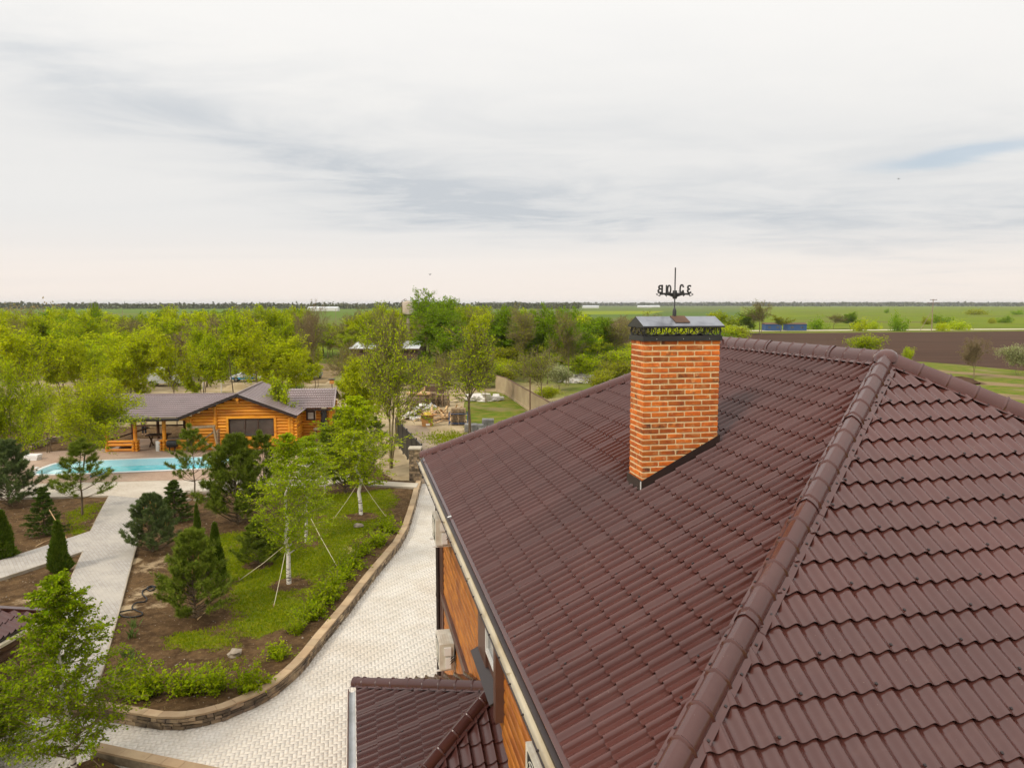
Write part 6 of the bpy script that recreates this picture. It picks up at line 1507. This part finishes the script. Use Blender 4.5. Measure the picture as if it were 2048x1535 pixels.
# trees and bushes along the field and meadow on the right
right = [
 ('bare2', 1525, 596, 262, 60, 'leaf_olive', 'tall thin tree beside the pale bare pole', 'tree'), ('elm0', 1455, 618, 230, 60, 'leaf_lime', 'green tree just right of the chimney cap', 'tree'), ('elm1', 1490, 615, 270, 60, 'leaf_green', 'dark green tree left of the bare pole', 'tree'), ('elm2', 1425, 622, 200, 60, 'leaf_yellow', 'yellow tree behind the right end of the chimney cap', 'tree'),
 ('elm0', 1562, 628, 290, 50, 'leaf_olive', 'olive tree before the left blue shed', 'tree'), ('dome0', 1632, 636, 318, 36, 'leaf_green', 'round green bush right of the blue sheds', 'bush'), ('bare0', 1668, 626, 322, 44, 'leaf_olive', 'leafless tree by the gravel road', 'tree'), ('elm1', 1702, 622, 325, 40, 'leaf_green', 'green tree with dark trunk by the gravel road', 'tree'),
 ('dome1', 1718, 637, 300, 28, 'leaf_yellow', 'bright yellow bush on the near side of the gravel road', 'bush'), ('dome0', 1745, 640, 318, 24, 'leaf_lime', 'small lime bush next to the yellow one', 'bush'), ('dome1', 1799, 626, 298, 32, 'leaf_green', 'dark green lone tree on the verge', 'tree'), ('dome0', 1884, 642, 300, 24, 'leaf_yellow', 'small yellow bush right of the power pole', 'bush'),
 ('dome1', 1885, 629, 420, 34, 'leaf_green', 'dark wide bush in the meadow right of the power pole', 'bush'), ('dome0', 1915, 640, 315, 40, 'leaf_lime', 'low spreading lime bush by the gravel road', 'bush'), ('dome1', 1855, 632, 400, 18, 'leaf_olive', 'brownish bush left of the power pole', 'bush'), ('dome0', 1984, 635, 420, 14, 'leaf_olive', 'small bush far out in the meadow', 'bush'),
 ('dome1', 2010, 630, 430, 26, 'leaf_green', 'pale bush near the right edge of the meadow', 'bush'), ('dome1', 1773, 616, 900, 8, 'leaf_green', 'tiny dark bush far out in the meadow', 'bush'), ('dome0', 1950, 617, 760, 40, 'leaf_olive', 'long dark thicket far out in the meadow', 'bush'), ('dome1', 2035, 619, 760, 20, 'leaf_green', 'dark thicket at the right edge of the meadow', 'bush'),
 ('bush0', 1728, 664, 135, 70, 'leaf_lime', 'loose olive bush in front of the ploughed field above the ridge', 'bush'), ('bush1', 1815, 690, 120, 36, 'leaf_lime', 'small green bush at the near edge of the ploughed field', 'bush'), ('bare1', 1952, 668, 108, 62, 'leaf_bare', 'leafless brown tree before the ploughed field', 'tree'), ('bush0', 2040, 684, 112, 60, 'leaf_white', 'white blossoming bush at the right edge', 'bush'),
 ('bush1', 1580, 684, 160, 14, 'leaf_lime', 'tiny sapling on the ploughed field', 'bush'),
 ('bush0', 1120, 722, 92, 70, 'leaf_white', 'blossoming white bush behind the refuse heap', 'bush'), ('bush1', 1200, 735, 86, 90, 'leaf_olive', 'yellowish bush left of the chimney above the roof edge', 'bush'), ('bush0', 1240, 715, 92, 80, 'leaf_olive', 'tall brownish bush touching the left chimney edge', 'bush'), ('bush1', 1160, 705, 105, 110, 'leaf_lime', 'wide scrubby bush behind the white refuse heap', 'bush'), ('bush0', 1090, 770, 80, 60, 'leaf_yellow', 'yellow bush leaning over the concrete fence', 'bush'),
]
for k, px, yt, D, w, lm, lab, cat in right: tree_px(k, px, yt, D, w, lab, lm, name='tree' if cat == 'tree' else 'bush', cat=cat)
# ---------------------------------------------------------------- far woods on the horizon: one mass each
def far_wood(name, label, xa, xb, D, depth, h, n, mat_, leaf):
    rg = np.random.default_rng(int(D)); x = rg.uniform(xa, xb, n); prof = .55 + .45 * fbm(x, x * 0, (xb - xa) / 26, 5) + .25 * (rg.random(n) ** 6)
    P = np.stack([x, D + rg.uniform(0, depth, n), rg.random(n) * h * prof], 1); LV, LF, LT = leaves_mesh(P, leaf, rg, .3, 1.2)
    o = link(name, np_mesh(name, LV, 4, LF, LT), mat_); struct(o, 'stuff'); o['label'] = label; o['category'] = 'wood'
far_wood('far_wood', 'dark strip of wood along the horizon at the left', -1700, 150, 1650, 120, 15, 9000, 'far_wood_leaf', 5.)
far_wood('far_wood', 'brown leafless wood at the far left edge', -270, -165, 250, 40, 12.5, 4200, 'leaf_bare', .8)
far_wood('far_wood', 'bluish far treeline behind the chimney', -200, 3200, 4300, 300, 22, 6000, 'far_wood_leaf', 13.)
far_wood('far_wood', 'row of distant poplars on the right horizon', 1100, 2500, 3300, 100, 20, 1100, 'far_wood_leaf', 7.)
far_wood('far_wood', 'thin far treeline along the right horizon', 2500, 6800, 7000, 300, 22, 2500, 'far_wood_leaf', 18.)
# ---------------------------------------------------------------- garden plants
def cone_tree(rg, h, z0, nbr, Lmax, elev, kind, r0, lean=0., ext=None):
    """single leader with side branches; kind 'birch', 'pine' or 'spruce'"""
    segs, LP, LD = [], [], []; tp = [(0., 0., -.05)]; n = 10; a = rg.uniform(0, 6.28)
    for i in range(1, n + 1):
        f = i / n; tp.append((lean * h * f * math.cos(a) + rg.normal() * .015 * h * f, lean * h * f * math.sin(a) + rg.normal() * .015 * h * f, h * f * .985))
    tp = np.array(tp)
    def T(f):
        x = f * n; i = min(int(x), n - 1); return tp[i] + (tp[i + 1] - tp[i]) * (x - i)
    for i in range(n): segs.append(tuple(tp[i]) + tuple(tp[i + 1]) + (r0 * (1 - .93 * i / n), r0 * (1 - .93 * (i + 1) / n)))
    az = rg.uniform(0, 6.28); nwh = nbr
    for b in range(nbr):
        if kind == 'pine':
            w = b // 5; nw = max(1, nbr // 5); f = z0 + (1 - z0) * (w + .15 * rg.random()) / nw * .97; az += 1.257 + rg.normal() * .25
        else: f = z0 + (1 - z0) * (b + rg.random()) / nbr * .985; az += 2.4 + rg.normal() * .3
        g = (f - z0) / (1 - z0)
        if kind == 'birch' and z0 < .15: L = Lmax * (1 - g) ** .9 * min(1., .6 + g * 2) * rg.uniform(.75, 1.2) + .05
        elif kind == 'birch': L = Lmax * (math.sin(min(1., g * 1.8 + .25) * math.pi / 2) * (1 - g) ** .85) * rg.uniform(.75, 1.2) + .05
        else: L = Lmax * (1 - g) ** (.75 if kind == 'pine' else .9) * rg.uniform(.7, 1.15) + .06
        p = T(f); e = elev * rg.uniform(.7, 1.25) + (.35 * g if kind == 'pine' else 0.)
        d = np.array([math.cos(az) * math.cos(e), math.sin(az) * math.cos(e), math.sin(e)]); ns = 5; rb = max(.006, r0 * (1 - f) * .42); pts = [p]
        for s in range(ns):
            bend = {'birch': .04 - .09 * s / ns, 'pine': .10, 'spruce': .03}[kind]
            d = unit(d + np.array([rg.normal() * .09, rg.normal() * .09, bend + rg.normal() * .05])); q = p + d * L / ns
            segs.append(tuple(p) + tuple(q) + (rb * (1 - s / ns * .8), rb * (1 - (s + 1) / ns * .8))); 
            t0 = (s + .5) / ns
            if kind == 'birch':
                for _ in range(3):
                    t = rg.random(); o = p + (q - p) * t; dd = unit(d + rg.normal(size=3) * .55 - np.array([0, 0, .15])); l2 = L * rg.uniform(.16, .36) * (1.1 - .5 * t0) + .06
                    for k in range(3):
                        dd = unit(dd + np.array([0, 0, -.16]) + rg.normal(size=3) * .12); o2 = o + dd * l2 / 3; segs.append(tuple(o) + tuple(o2) + (.004, .003))
                        for _ in range(BLF): LP.append(o + (o2 - o) * rg.random() + rg.normal(size=3) * .022); LD.append(dd + np.array([0, 0, -.6]))
                        o = o2
            else:
                lo = .30 if kind == 'pine' else .12
                if t0 > lo or g > .75:
                    m = 3 if kind == 'pine' else 4
                    for _ in range(m):
                        t = rg.random(); o = p + (q - p) * t; sgn = 1 if rg.random() < .5 else -1; sd2 = np.cross(d, [0, 0, 1]); sd2 = sd2 / (np.linalg.norm(sd2) + 1e-9)
                        dd = unit(d * .8 + sd2 * sgn * rg.uniform(.3, 1.) + np.array([0, 0, .25 if kind == 'pine' else -.02]) + rg.normal(size=3) * .12); l2 = L * rg.uniform(.10, .26) + .05
                        o2 = o + dd * l2; segs.append(tuple(o) + tuple(o2) + (.006, .004))
                        for k in range(3 if kind == 'pine' else 3): LP.append(o + (o2 - o) * (.35 + .65 * (k + rg.random()) / 3)); LD.append(dd)
            p = q
        LP.append(p); LD.append(d); LP.append(p - d * .04); LD.append(d)
    if kind != 'birch':
        for k in range(6): LP.append(T(1 - .03 * k)); LD.append(np.array([0, 0, 1.]))
    S, LP = np.array(segs), np.array(LP)
    if ext: f = ext / max(np.percentile(np.abs(LP[:, 0]), 96), np.percentile(np.abs(LP[:, 1]), 96)); S[:, [0, 1, 3, 4]] *= f; LP[:, :2] *= f
    return S, LP, np.array(LD)
def needles(P, Dv, rg, K, L, wdt, spreadf):
    m = len(P); P = np.repeat(P, K, 0); D_ = np.repeat(Dv / (np.linalg.norm(Dv, axis=1)[:, None] + 1e-9), K, 0)
    d = D_ + rg.normal(size=P.shape) * spreadf; d /= np.linalg.norm(d, axis=1)[:, None]
    s = np.cross(d, rg.normal(size=P.shape)); s /= np.linalg.norm(s, axis=1)[:, None] + 1e-9
    l = (L * rg.uniform(.7, 1.2, len(P)))[:, None]; o = P + d * l * .05
    V = np.stack([o - s * wdt / 2, o + s * wdt / 2, o + d * l + s * wdt * .15, o + d * l - s * wdt * .15], 1).reshape(-1, 3)
    return V, np.arange(len(V)), np.repeat(rg.random(m), K * 4)
BLF = 4
def conifer_proto(key, seed, h, z0, nbr, Lmax, elev, kind, r0, K, L, w, sp, matn, ext=None):
    rg = np.random.default_rng(seed); S, P, D_ = cone_tree(rg, h, z0, nbr, Lmax, elev, kind, r0, ext=ext)
    V, Fi = tubes_mesh(np.c_[S[:, :6], np.maximum(S[:, 6:], .007)], 4); tm = np_mesh('trunk', V, 4, Fi, None, True); tm.materials.append(M['bark'])
    V, Fi, T = needles(P, D_, rg, K, L, w, sp); cm = np_mesh('crown', V, 4, Fi, T); cm.materials.append(M[matn])
    PROTO[key] = (tm, cm, h, max(np.percentile(np.abs(P[:, 0]), 97), np.percentile(np.abs(P[:, 1]), 97)) + L * .5)
for i in range(2):
    conifer_proto('pine_open%d' % i, 500 + i, 3.8, .22, 36, 1.25, .30, 'pine', .055, 15, .16, .016, .75, 'needle_pine', 1.15)
    conifer_proto('pine_dense%d' % i, 510 + i, 3.0, .03, 105, 1.15, .42, 'pine', .06, 17, .14, .020, .8, 'needle_pine', 1.15)
    conifer_proto('spruce%d' % i, 520 + i, 2.4, .04, 70, .85, -.02, 'spruce', .04, 12, .07, .016, .9, 'needle_spruce')
def at_px(key, name, label, cat, bx, by, ytop, wpx, leafmat=None, z0=None, rot=None, barkmat=None):
    b = G(bx, by, .3); z = soil_z(b[0], b[1]) if z0 is None else z0; b = G(bx, by, z)
    h = atY(bx, ytop, b[1])[2] - z; zc = (b - C0) @ FW
    return plant(key, name, label, cat, (b[0], b[1], z - .02), h, wpx / FPX * zc, leafmat, rot, None, barkmat)
P_ = [('pine_open0', 390, 993, 850, 82, None, 'young open pine with layered branches standing in front of the pool'),
      ('pine_open1', 165, 1030, 878, 115, None, 'sparse young pine at the corner of path and plaza'),
      ('pine_dense0', 475, 1047, 868, 120, None, 'large dark pine at the right end of the pool'),
      ('pine_open1', 530, 1025, 862, 95, None, 'tall pine right behind the large dark one'),
      ('pine_dense1', 18, 1012, 880, 100, 'needle_blue', 'blue-green pine cut by the left edge'),
      ('pine_dense0', 305, 1103, 985, 90, 'needle_blue', 'bluish young pine beside the garden path'),
      ('pine_dense1', 390, 1236, 1058, 122, 'needle_pine', 'bushy pine with orange shoot tips in the middle of the bed'),
      ('pine_dense0', 517, 1127, 1040, 80, None, 'small pine on the lawn left of the white birch trunk'),
      ('pine_dense1', 690, 985, 820, 95, None, 'dark pine half hidden behind the dense green birch'),
      ('pine_open0', 748, 945, 835, 70, None, 'dark pine near the black fence behind the birch')]
for k, bx, by, yt, w, lm, lab in P_: at_px(k, 'pine_tree', lab, 'pine', bx, by, yt, w, lm)
at_px('spruce0', 'spruce_tree', 'small dark spruce in the left bed before the side path', 'spruce', 90, 1068, 972, 62)
at_px('spruce1', 'spruce_tree', 'small dark spruce with pale leader behind the bluish pine', 'spruce', 350, 1042, 958, 66)
# orange candles on the bushy pine and the bluish one
for (bx, by, yt, w) in ((390, 1236, 1058, 122), (305, 1103, 985, 90)):
    b = G(bx, by, .3); m = MB(); hh = atY(bx, yt, b[1])[2] - .3; rr = w / FPX * b[1] / 2
    for i in range(34):
        a = rnd.uniform(0, 6.28); r_ = rr * rnd.uniform(.0, .75); z_ = .25 + hh * (1 - r_ / rr * .75) * rnd.uniform(.72, .98); p = b * A3(1, 1, 0) + A3(math.cos(a) * r_, math.sin(a) * r_, z_)
        m.tube([p, p + A3(rnd.gauss(0, .02), rnd.gauss(0, .02), rnd.uniform(.08, .16))], [.012, .006], 4)
    host = [o for o in bpy.data.objects if o.name.startswith('pine_tree') and not o.parent and abs(o.location.x - b[0]) < .3 and abs(o.location.y - b[1]) < .4][0]
    o = m.build('shoot_tips', 'needle_bud'); me = o.data; bpy.data.objects.remove(o)
    o = bpy.data.objects.new('shoot_tips', me); COL.objects.link(o); o.parent = host; o.matrix_parent_inverse = (Matrix.Translation(host.location) @ Matrix.Rotation(host.rotation_euler[2], 4, 'Z')).inverted(); struct(o, 'stuff')
# thujas: upright sprays on a cone
def thuja_proto(key, seed, h, r, n):
    rg = np.random.default_rng(seed); z = rg.random(n) ** 1.15; a = rg.uniform(0, 6.28, n); prof = (1 - z) ** .85 * (.82 + .18 * np.sin(a * 3 + z * 9)) * np.minimum(1, .55 + z * 6)
    rr = r * prof * rg.uniform(.72, 1.05, n); P = np.stack([rr * np.cos(a), rr * np.sin(a), .04 + z * h * .97], 1)
    D_ = np.stack([np.cos(a) * .45, np.sin(a) * .45, np.full(n, 1.)], 1) + rg.normal(size=(n, 3)) * .18
    V, Fi, T = needles(P, D_, rg, 2, .13, .05, .25); cm = np_mesh('crown', V, 4, Fi, T); cm.materials.append(M['leaf_thuja'])
    S = np.array([(0, 0, -.05, 0, 0, h * .9, .04, .008)]); V, Fi = tubes_mesh(S, 6); tm = np_mesh('trunk', V, 4, Fi); tm.materials.append(M['bark']); PROTO[key] = (tm, cm, h, r)
thuja_proto('thuja0', 540, 2.0, .5, 3600); thuja_proto('thuja1', 541, 2.0, .5, 3000)
at_px('thuja0', 'thuja', 'cone-shaped thuja standing on the near side of the side path', 'thuja', 120, 1143, 1043, 52)
at_px('thuja1', 'thuja', 'thuja cut by the left edge above the side path', 'thuja', 8, 1117, 1022, 56)
at_px('thuja1', 'thuja', 'narrow thuja rising behind the bushy pine', 'thuja', 397, 1120, 1010, 28)
at_px('thuja0', 'thuja', 'thuja close to the right side of the bushy pine', 'thuja', 434, 1172, 1048, 46)
# birches
def birch_proto(key, seed, h, z0, nbr, Lmax, elev, r0, leaf, matn, blf, ext, lean=.02):
    global BLF
    BLF = blf; rg = np.random.default_rng(seed); S, P, D_ = cone_tree(rg, h, z0, nbr, Lmax, elev, 'birch', r0, lean, ext)
    thick = S[:, 6] > .026
    V, Fi = tubes_mesh(np.c_[S[thick][:, :6], S[thick][:, 6:]], 8); tm = np_mesh('trunk', V, 4, Fi, None, True); tm.materials.append(M['birch_bark'])
    V, Fi = tubes_mesh(np.c_[S[~thick][:, :6], np.maximum(S[~thick][:, 6:], .0045)], 3); bm_ = np_mesh('branches', V, 4, Fi); bm_.materials.append(M['twig_brown'])
    V, Fi, T = leaves_mesh(P, leaf, rg, .15, 1.35, D_); cm = np_mesh('crown', V, 4, Fi, T); cm.materials.append(M[matn])
    PROTO[key] = (tm, cm, h, max(np.percentile(np.abs(P[:, 0]), 96), np.percentile(np.abs(P[:, 1]), 96))); return bm_
bb = {}
bb['birch0'] = birch_proto('birch0', 600, 5.6, .20, 60, 1.5, 1.0, .085, .058, 'leaf_birch', 4, 1.15)
bb['birch1'] = birch_proto('birch1', 601, 5.6, .24, 70, 1.35, .95, .075, .056, 'leaf_birch', 5, 1.15)
bb['birch2'] = birch_proto('birch2', 602, 4.6, .08, 92, 1.5, .70, .060, .048, 'leaf_birch_deep', 5, 1.0)
bb['birch3'] = birch_proto('birch3', 603, 4.0, .25, 38, 1.1, .9, .034, .055, 'leaf_birch', 3, .9)
def birch(key, label, bx, by, ytop, wpx, leafmat=None, z0=None, rot=0.):
    t = at_px(key, 'birch_tree', label, 'birch', bx, by, ytop, wpx, leafmat, z0, rot); ref = [c for c in t.children if c.name.startswith('crown')][0]
    o = bpy.data.objects.new('branches', bb[key]); COL.objects.link(o); o.parent = t; o.scale = ref.scale; return t
birch('birch0', 'slender white birch with bare lower branches in the middle of the lawn', 578, 1166, 862, 132, rot=1.)
birch('birch1', 'pale birch just behind the slender white one', 612, 1083, 868, 100, rot=2.)
birch('birch1', 'dense green birch near the gate end of the lawn', 722, 1029, 790, 125, 'leaf_lime', rot=4.)
birch('birch3', 'thin sparse birch before the concrete terrace', 650, 985, 850, 85, rot=.3)
birch('birch2', 'big leafy birch in the lower left corner', 148, 1545, 1138, 205, z0=.15, rot=2.3)
birch('birch2', 'second leafy birch at the lower left edge before the summer house', 12, 1525, 1360, 125, z0=.05, rot=5.1)
# shrubs along the wall
def shrub_proto(key, seed, n):
    rg = np.random.default_rng(seed); S, LP = [], []
    for i in range(n):
        a = rg.uniform(0, 6.28); e = rg.uniform(.35, 1.35); d = np.array([math.cos(a) * math.cos(e), math.sin(a) * math.cos(e), math.sin(e)]); p = np.array([rg.normal() * .05, rg.normal() * .05, -.02]); L = rg.uniform(.35, .75)
        for k in range(4):
            d = unit(d + rg.normal(size=3) * .2); q = p + d * L / 4; S.append(tuple(p) + tuple(q) + (.006, .004))
            if k:
                for _ in range(9): LP.append(p + (q - p) * rg.random() + rg.normal(size=3) * .045)
            p = q
    S = np.array(S); LP = np.array(LP); V, Fi = tubes_mesh(S, 3); tm = np_mesh('stems', V, 4, Fi); tm.materials.append(M['twig_brown'])
    V, Fi, T = leaves_mesh(LP, .055, rg, .5, 1.5); cm = np_mesh('leaves', V, 4, Fi, T); cm.materials.append(M['leaf_shrub']); PROTO[key] = (tm, cm, LP[:, 2].max(), np.percentile(np.abs(LP[:, :2]), 97))
for i in range(4): shrub_proto('shrub%d' % i, 700 + i, 46)
sh = [(772, 1060, 50, 1), (752, 1090, 46, 1), (722, 1108, 44, 1), (704, 1130, 54, 1), (688, 1152, 52, 1), (668, 1177, 52, 1), (650, 1202, 62, 1.1), (628, 1228, 60, 1.1), (608, 1243, 42, .8), (592, 1264, 34, .7), (557, 1313, 48, .8), (498, 1376, 66, 1.2), (432, 1378, 66, 1.1), (372, 1382, 70, 1.1), (290, 1388, 76, 1.2), (248, 1376, 56, 1.1)]
for i, (bx, by, w, hs) in enumerate(sh):
    b = G(bx, by, .28); w_ = w / FPX * ((b - C0) @ FW)
    t = plant('shrub%d' % (i % 4), 'shrub', '%s leafy shrub from the gate end in the row along the stone wall' % ORD[i], 'shrub', (b[0], b[1], soil_z(b[0], b[1]) - .01), .74 * hs, w_ * 1.1, None, None, 'shrubs along the stone wall')
    for c in t.children: c.name = 'leaves' if 'crown' in c.name else 'stems'
# iris clumps
for bx, by, lab in ((268, 1252, 'iris clump nearest to the black hose'), (262, 1272, 'tall iris clump beside the path edge'), (254, 1312, 'low iris clump further down the path edge'), (264, 1320, 'small yellowing iris clump nearest to the birch')):
    b = G(bx, by, .28); m = MB(); b[2] = soil_z(b[0], b[1])
    for i in range(16):
        a = rnd.uniform(0, 6.28); L = rnd.uniform(.2, .38); d_ = A3(math.cos(a) * .45, math.sin(a) * .45, 1.); s_ = unit(np.cross(d_, ez)) * .016; o = b + A3(rnd.gauss(0, .06), rnd.gauss(0, .06), -.02)
        m.add([o - s_, o + s_, o + d_ * L * .6 + s_ * .9, o + d_ * L + A3(math.cos(a), math.sin(a), -.2) * .06, o + d_ * L * .6 - s_ * .9], [(0, 1, 2, 3, 4)])
    tag(m.build('iris_clump', 'iris_leaf', origin=b), lab, 'iris')
# lawn grass: short blades where the turf grows
gi = np.where(keepv & (grassm > .30))[0]; rg = np.random.default_rng(77); pick = rg.choice(gi, 26000, p=grassm[gi] / grassm[gi].sum())
P = np.stack([gx.ravel()[pick], gy.ravel()[pick], gz.ravel()[pick]], 1) + np.c_[rg.uniform(-.12, .12, (len(pick), 2)), np.full(len(pick), -.01)]
V, Fi, T = needles(P, np.tile(A3(0, 0, 1.), (len(P), 1)), rg, 3, .075, .020, .55)
o = link('lawn_grass', np_mesh('lawn_grass', V, 4, Fi, T), 'grass_blade'); struct(o, 'stuff'); o['label'] = 'short bright green grass of the garden lawn'; o['category'] = 'grass'
gi = np.where(keepv & (grassm < .5) & (XY[:, 1] < 40))[0]; pick = rg.choice(gi, 2600); msk = fbm(XY[pick, 0], XY[pick, 1], 1.4, 51) > .52; pick = pick[msk]
P = np.stack([gx.ravel()[pick], gy.ravel()[pick], gz.ravel()[pick]], 1) + np.c_[rg.uniform(-.12, .12, (len(pick), 2)), np.full(len(pick), -.01)]
V, Fi, T = needles(P, np.tile(A3(0, 0, .5), (len(P), 1)), rg, 5, .10, .016, .9)
o = link('dry_grass', np_mesh('dry_grass', V, 4, Fi, T), 'straw'); struct(o, 'stuff'); o['label'] = 'dry straw and leaf litter on the bare garden soil'; o['category'] = 'litter'
# weeds in the sandy yard
yc = [G(x, y, 0) for x, y in ((905, 880), (925, 878), (885, 872), (940, 890))]
P = np.concatenate([c[None] + rg.normal(size=(350, 3)) * A3(1.1, 1.4, 0) for c in yc]); P[:, 2] = -.02
V, Fi, T = needles(P, np.tile(A3(0, 0, 1.), (len(P), 1)), rg, 4, .16, .035, .6)
o = link('yard_weeds', np_mesh('yard_weeds', V, 4, Fi, T), 'grass_blade'); struct(o, 'stuff'); o['label'] = 'scattered green weeds on the sandy ground by the drive'; o['category'] = 'weeds'
# clods and pebbles on the bare soil
gi = np.where(keepv & (grassm < .25))[0]; gi = gi[(XY[gi, 1] < 38)]; pick = rg.choice(gi, 5200)
P = np.stack([gx.ravel()[pick], gy.ravel()[pick], gz.ravel()[pick]], 1) + np.c_[rg.uniform(-.1, .1, (len(pick), 2)), np.zeros(len(pick))]
inp = np.zeros(len(P), bool)
for pl in ([(219, 990), (313, 999), (284, 1040), (273, 1086), (235, 1226), (207, 1326), (90, 1400), (142, 1157), (167, 1101), (0, 1155), (-120, 1195), (-120, 1162), (0, 1120), (182, 1061), (198, 1028)],): inp |= inside(P[:, :2], [G(x, y, ZG) for x, y in pl])
P = P[~inp]; s = (.012 + .03 * rg.random(len(P)) ** 3)[:, None, None]
octa = np.array([(1, 0, 0), (0, 1, 0), (-1, 0, 0), (0, -1, 0), (0, 0, .8), (0, 0, -.8)], float); Vc = P[:, None] + s * (octa[None] + rg.normal(size=(len(P), 6, 3)) * .22)
Fo = np.array([(0, 1, 4), (1, 2, 4), (2, 3, 4), (3, 0, 4), (1, 0, 5), (2, 1, 5), (3, 2, 5), (0, 3, 5)]); Fi = (Fo.ravel()[None] + 6 * np.arange(len(P))[:, None]).ravel()
struct(link('soil_clods', np_mesh('soil_clods', Vc.reshape(-1, 3), 3, Fi, np.repeat(rg.random(len(P)), 6)), 'rock'), 'stuff')
bpy.data.objects['soil_clods']['label'] = 'small clods and pebbles on the bare garden soil'; bpy.data.objects['soil_clods']['category'] = 'pebbles'
def rock(px, py, r, label, group=None):
    b = G(px, py, .28); b[2] = soil_z(b[0], b[1]); bm = bmesh.new(); bmesh.ops.create_icosphere(bm, subdivisions=2, radius=r); rr = random.Random(px * 7 + py)
    for v in bm.verts: v.co *= 1 + rr.uniform(-.22, .18); v.co.z *= .6
    me = bpy.data.meshes.new('rock'); bm.to_mesh(me); bm.free(); shade(me, 28); tag(link('rock', me, 'rock', None, tuple(b + A3(0, 0, r * .25))), label, 'rock', group)
rock(717, 1052, .22, 'grey angular rock on the lawn near the dense birch'); rock(470, 1307, .20, 'pinkish rock on the bare soil below the lawn'); rock(511, 1369, .16, 'pale rock beside the curved stone wall')
for i in range(9):
    a = i / 9 * 6.28; rock(int(390 + 28 * math.cos(a)), int(992 + 9 * math.sin(a)), .17, 'rock in the ring round the young open pine', 'ring of rocks round a pine')
# ropes staying the birches
def rope(tx, ty, hz, ax_, ay_, label):
    """from the trunk standing at pixel (tx, ty), height hz, down to the ground at (ax_, ay_)"""
    b = G(tx, ty, .3); e = G(ax_, ay_, .3); b = A3(b[0], b[1], .3 + hz); e[2] = soil_z(e[0], e[1])
    t = thing('stay_rope', label, 'rope', e); mid = (b + e) / 2 - ez * .05
    MB().tube([b, mid, e], .012, 5).build('cord', 'rope', t); MB().tube([e - ez * .08, e + ez * .12], .016, 5).build('peg', 'fresh_plank', t)
rope(578, 1166, 1.6, 547, 1210, 'pale stay rope running from the slender birch towards the camera')
rope(578, 1166, 1.5, 478, 1157, 'stay rope running from the slender birch to the left')
rope(612, 1083, 1.5, 674, 1129, 'stay rope from the pale birch towards the stone wall')
rope(612, 1083, 1.4, 560, 1100, 'stay rope from the pale birch to the left behind the slender trunk')
rope(722, 1029, 1.7, 667, 1036, 'stay rope from the dense birch to the left')
rope(722, 1029, 1.7, 772, 1031, 'stay rope from the dense birch towards the wall')
def on_soil(l, up=.02):
    out = []
    for x, y in l:
        p = G(x, y, .28); p[2] = soil_z(p[0], p[1]) + up; out.append(p)
    return out
def smooth_path(pts, k=5):
    P = [pts[0]] + list(pts) + [pts[-1]]; out = []
    for i in range(1, len(P) - 2):
        for t in np.linspace(0, 1, k, endpoint=False): out.append(.5 * (2 * P[i] + (P[i + 1] - P[i - 1]) * t + (2 * P[i - 1] - 5 * P[i] + 4 * P[i + 1] - P[i + 2]) * t * t + (3 * P[i] - P[i - 1] - 3 * P[i + 1] + P[i + 2]) * t ** 3))
    return out + [P[-2]]
hose = smooth_path(on_soil([(312, 1173), (303, 1171), (294, 1176), (300, 1181), (309, 1177), (304, 1173), (287, 1180), (285, 1189), (293, 1196), (290, 1202), (272, 1205), (264, 1214), (274, 1220), (284, 1223), (282, 1229), (262, 1233), (245, 1231), (238, 1224), (262, 1219), (272, 1217)], .03))
tag(MB().tube(hose, .022, 6).build('garden_hose', 'black_rubber', smooth=60), 'black hose lying in curls on the soil beside the path', 'hose')
for pts, lab in (([(72, 1092), (100, 1078)], 'pale stick on the soil before the side path'), ([(395, 1237), (420, 1215)], 'dry branch at the foot of the bushy pine'), ([(296, 1340), (303, 1322)], 'dry stick standing behind the shrubs')):
    p = on_soil(pts, .03); tag(MB().tube([p[0], (p[0] + p[1]) / 2 + A3(.02, .03, .03), p[1]], [.022, .018, .012], 5).build('stick', 'fresh_plank'), lab, 'stick')
p0_ = on_soil([(134, 1076)])[0]; p1_ = G(90, 1068, .3) + A3(.15, .1, 1.15); tag(MB().tube([p0_, p1_], .022, 6).build('wooden_stake', 'fresh_plank'), 'pale wooden stake leaning against the small left spruce', 'stake')
# small things on the tile roof and the drive: fallen scraps
# birds
for px, py, D, lab in ((860, 549, 100, 'small bird flying above the tallest tree'), (1797, 358, 120, 'tiny bird in front of the blue sky gap')):
    c = atY(px, py, D); t = thing('bird', lab, 'bird', c)
    MB().lathe(c - ez * .0, [(.01, -.10), (.045, -.04), (.05, .03), (.02, .10)], 8).build('body', 'bird', t)
    for s in (-1, 1): MB().add([c + A3(0, 0, .03), c + A3(s * .12, .02, .10), c + A3(s * .26, .0, .05), c + A3(s * .12, .0, .05), c + A3(0, 0, -.03)], [(0, 1, 3, 4), (1, 2, 3)]).build('wing', 'bird', t)
# ---------------------------------------------------------------- the air: thin haze that pales the far fields
hz = MB().box((0, 9000, 24.), 12000, 9400, 28.5).build('haze', None); hz['kind'] = 'stuff'
hm = bpy.data.materials.new('haze_air'); hm.use_nodes = True; k = NT(hm.node_tree); k.n.clear()
ho = k.new('ShaderNodeOutputMaterial'); pvn = k.new('ShaderNodeVolumePrincipled'); pvn.inputs['Color'].default_value = (.93, .96, 1., 1); pvn.inputs['Density'].default_value = .00006; pvn.inputs['Anisotropy'].default_value = .0
k.l.new(pvn.outputs[0], ho.inputs['Volume']); hz.data.materials.append(hm)
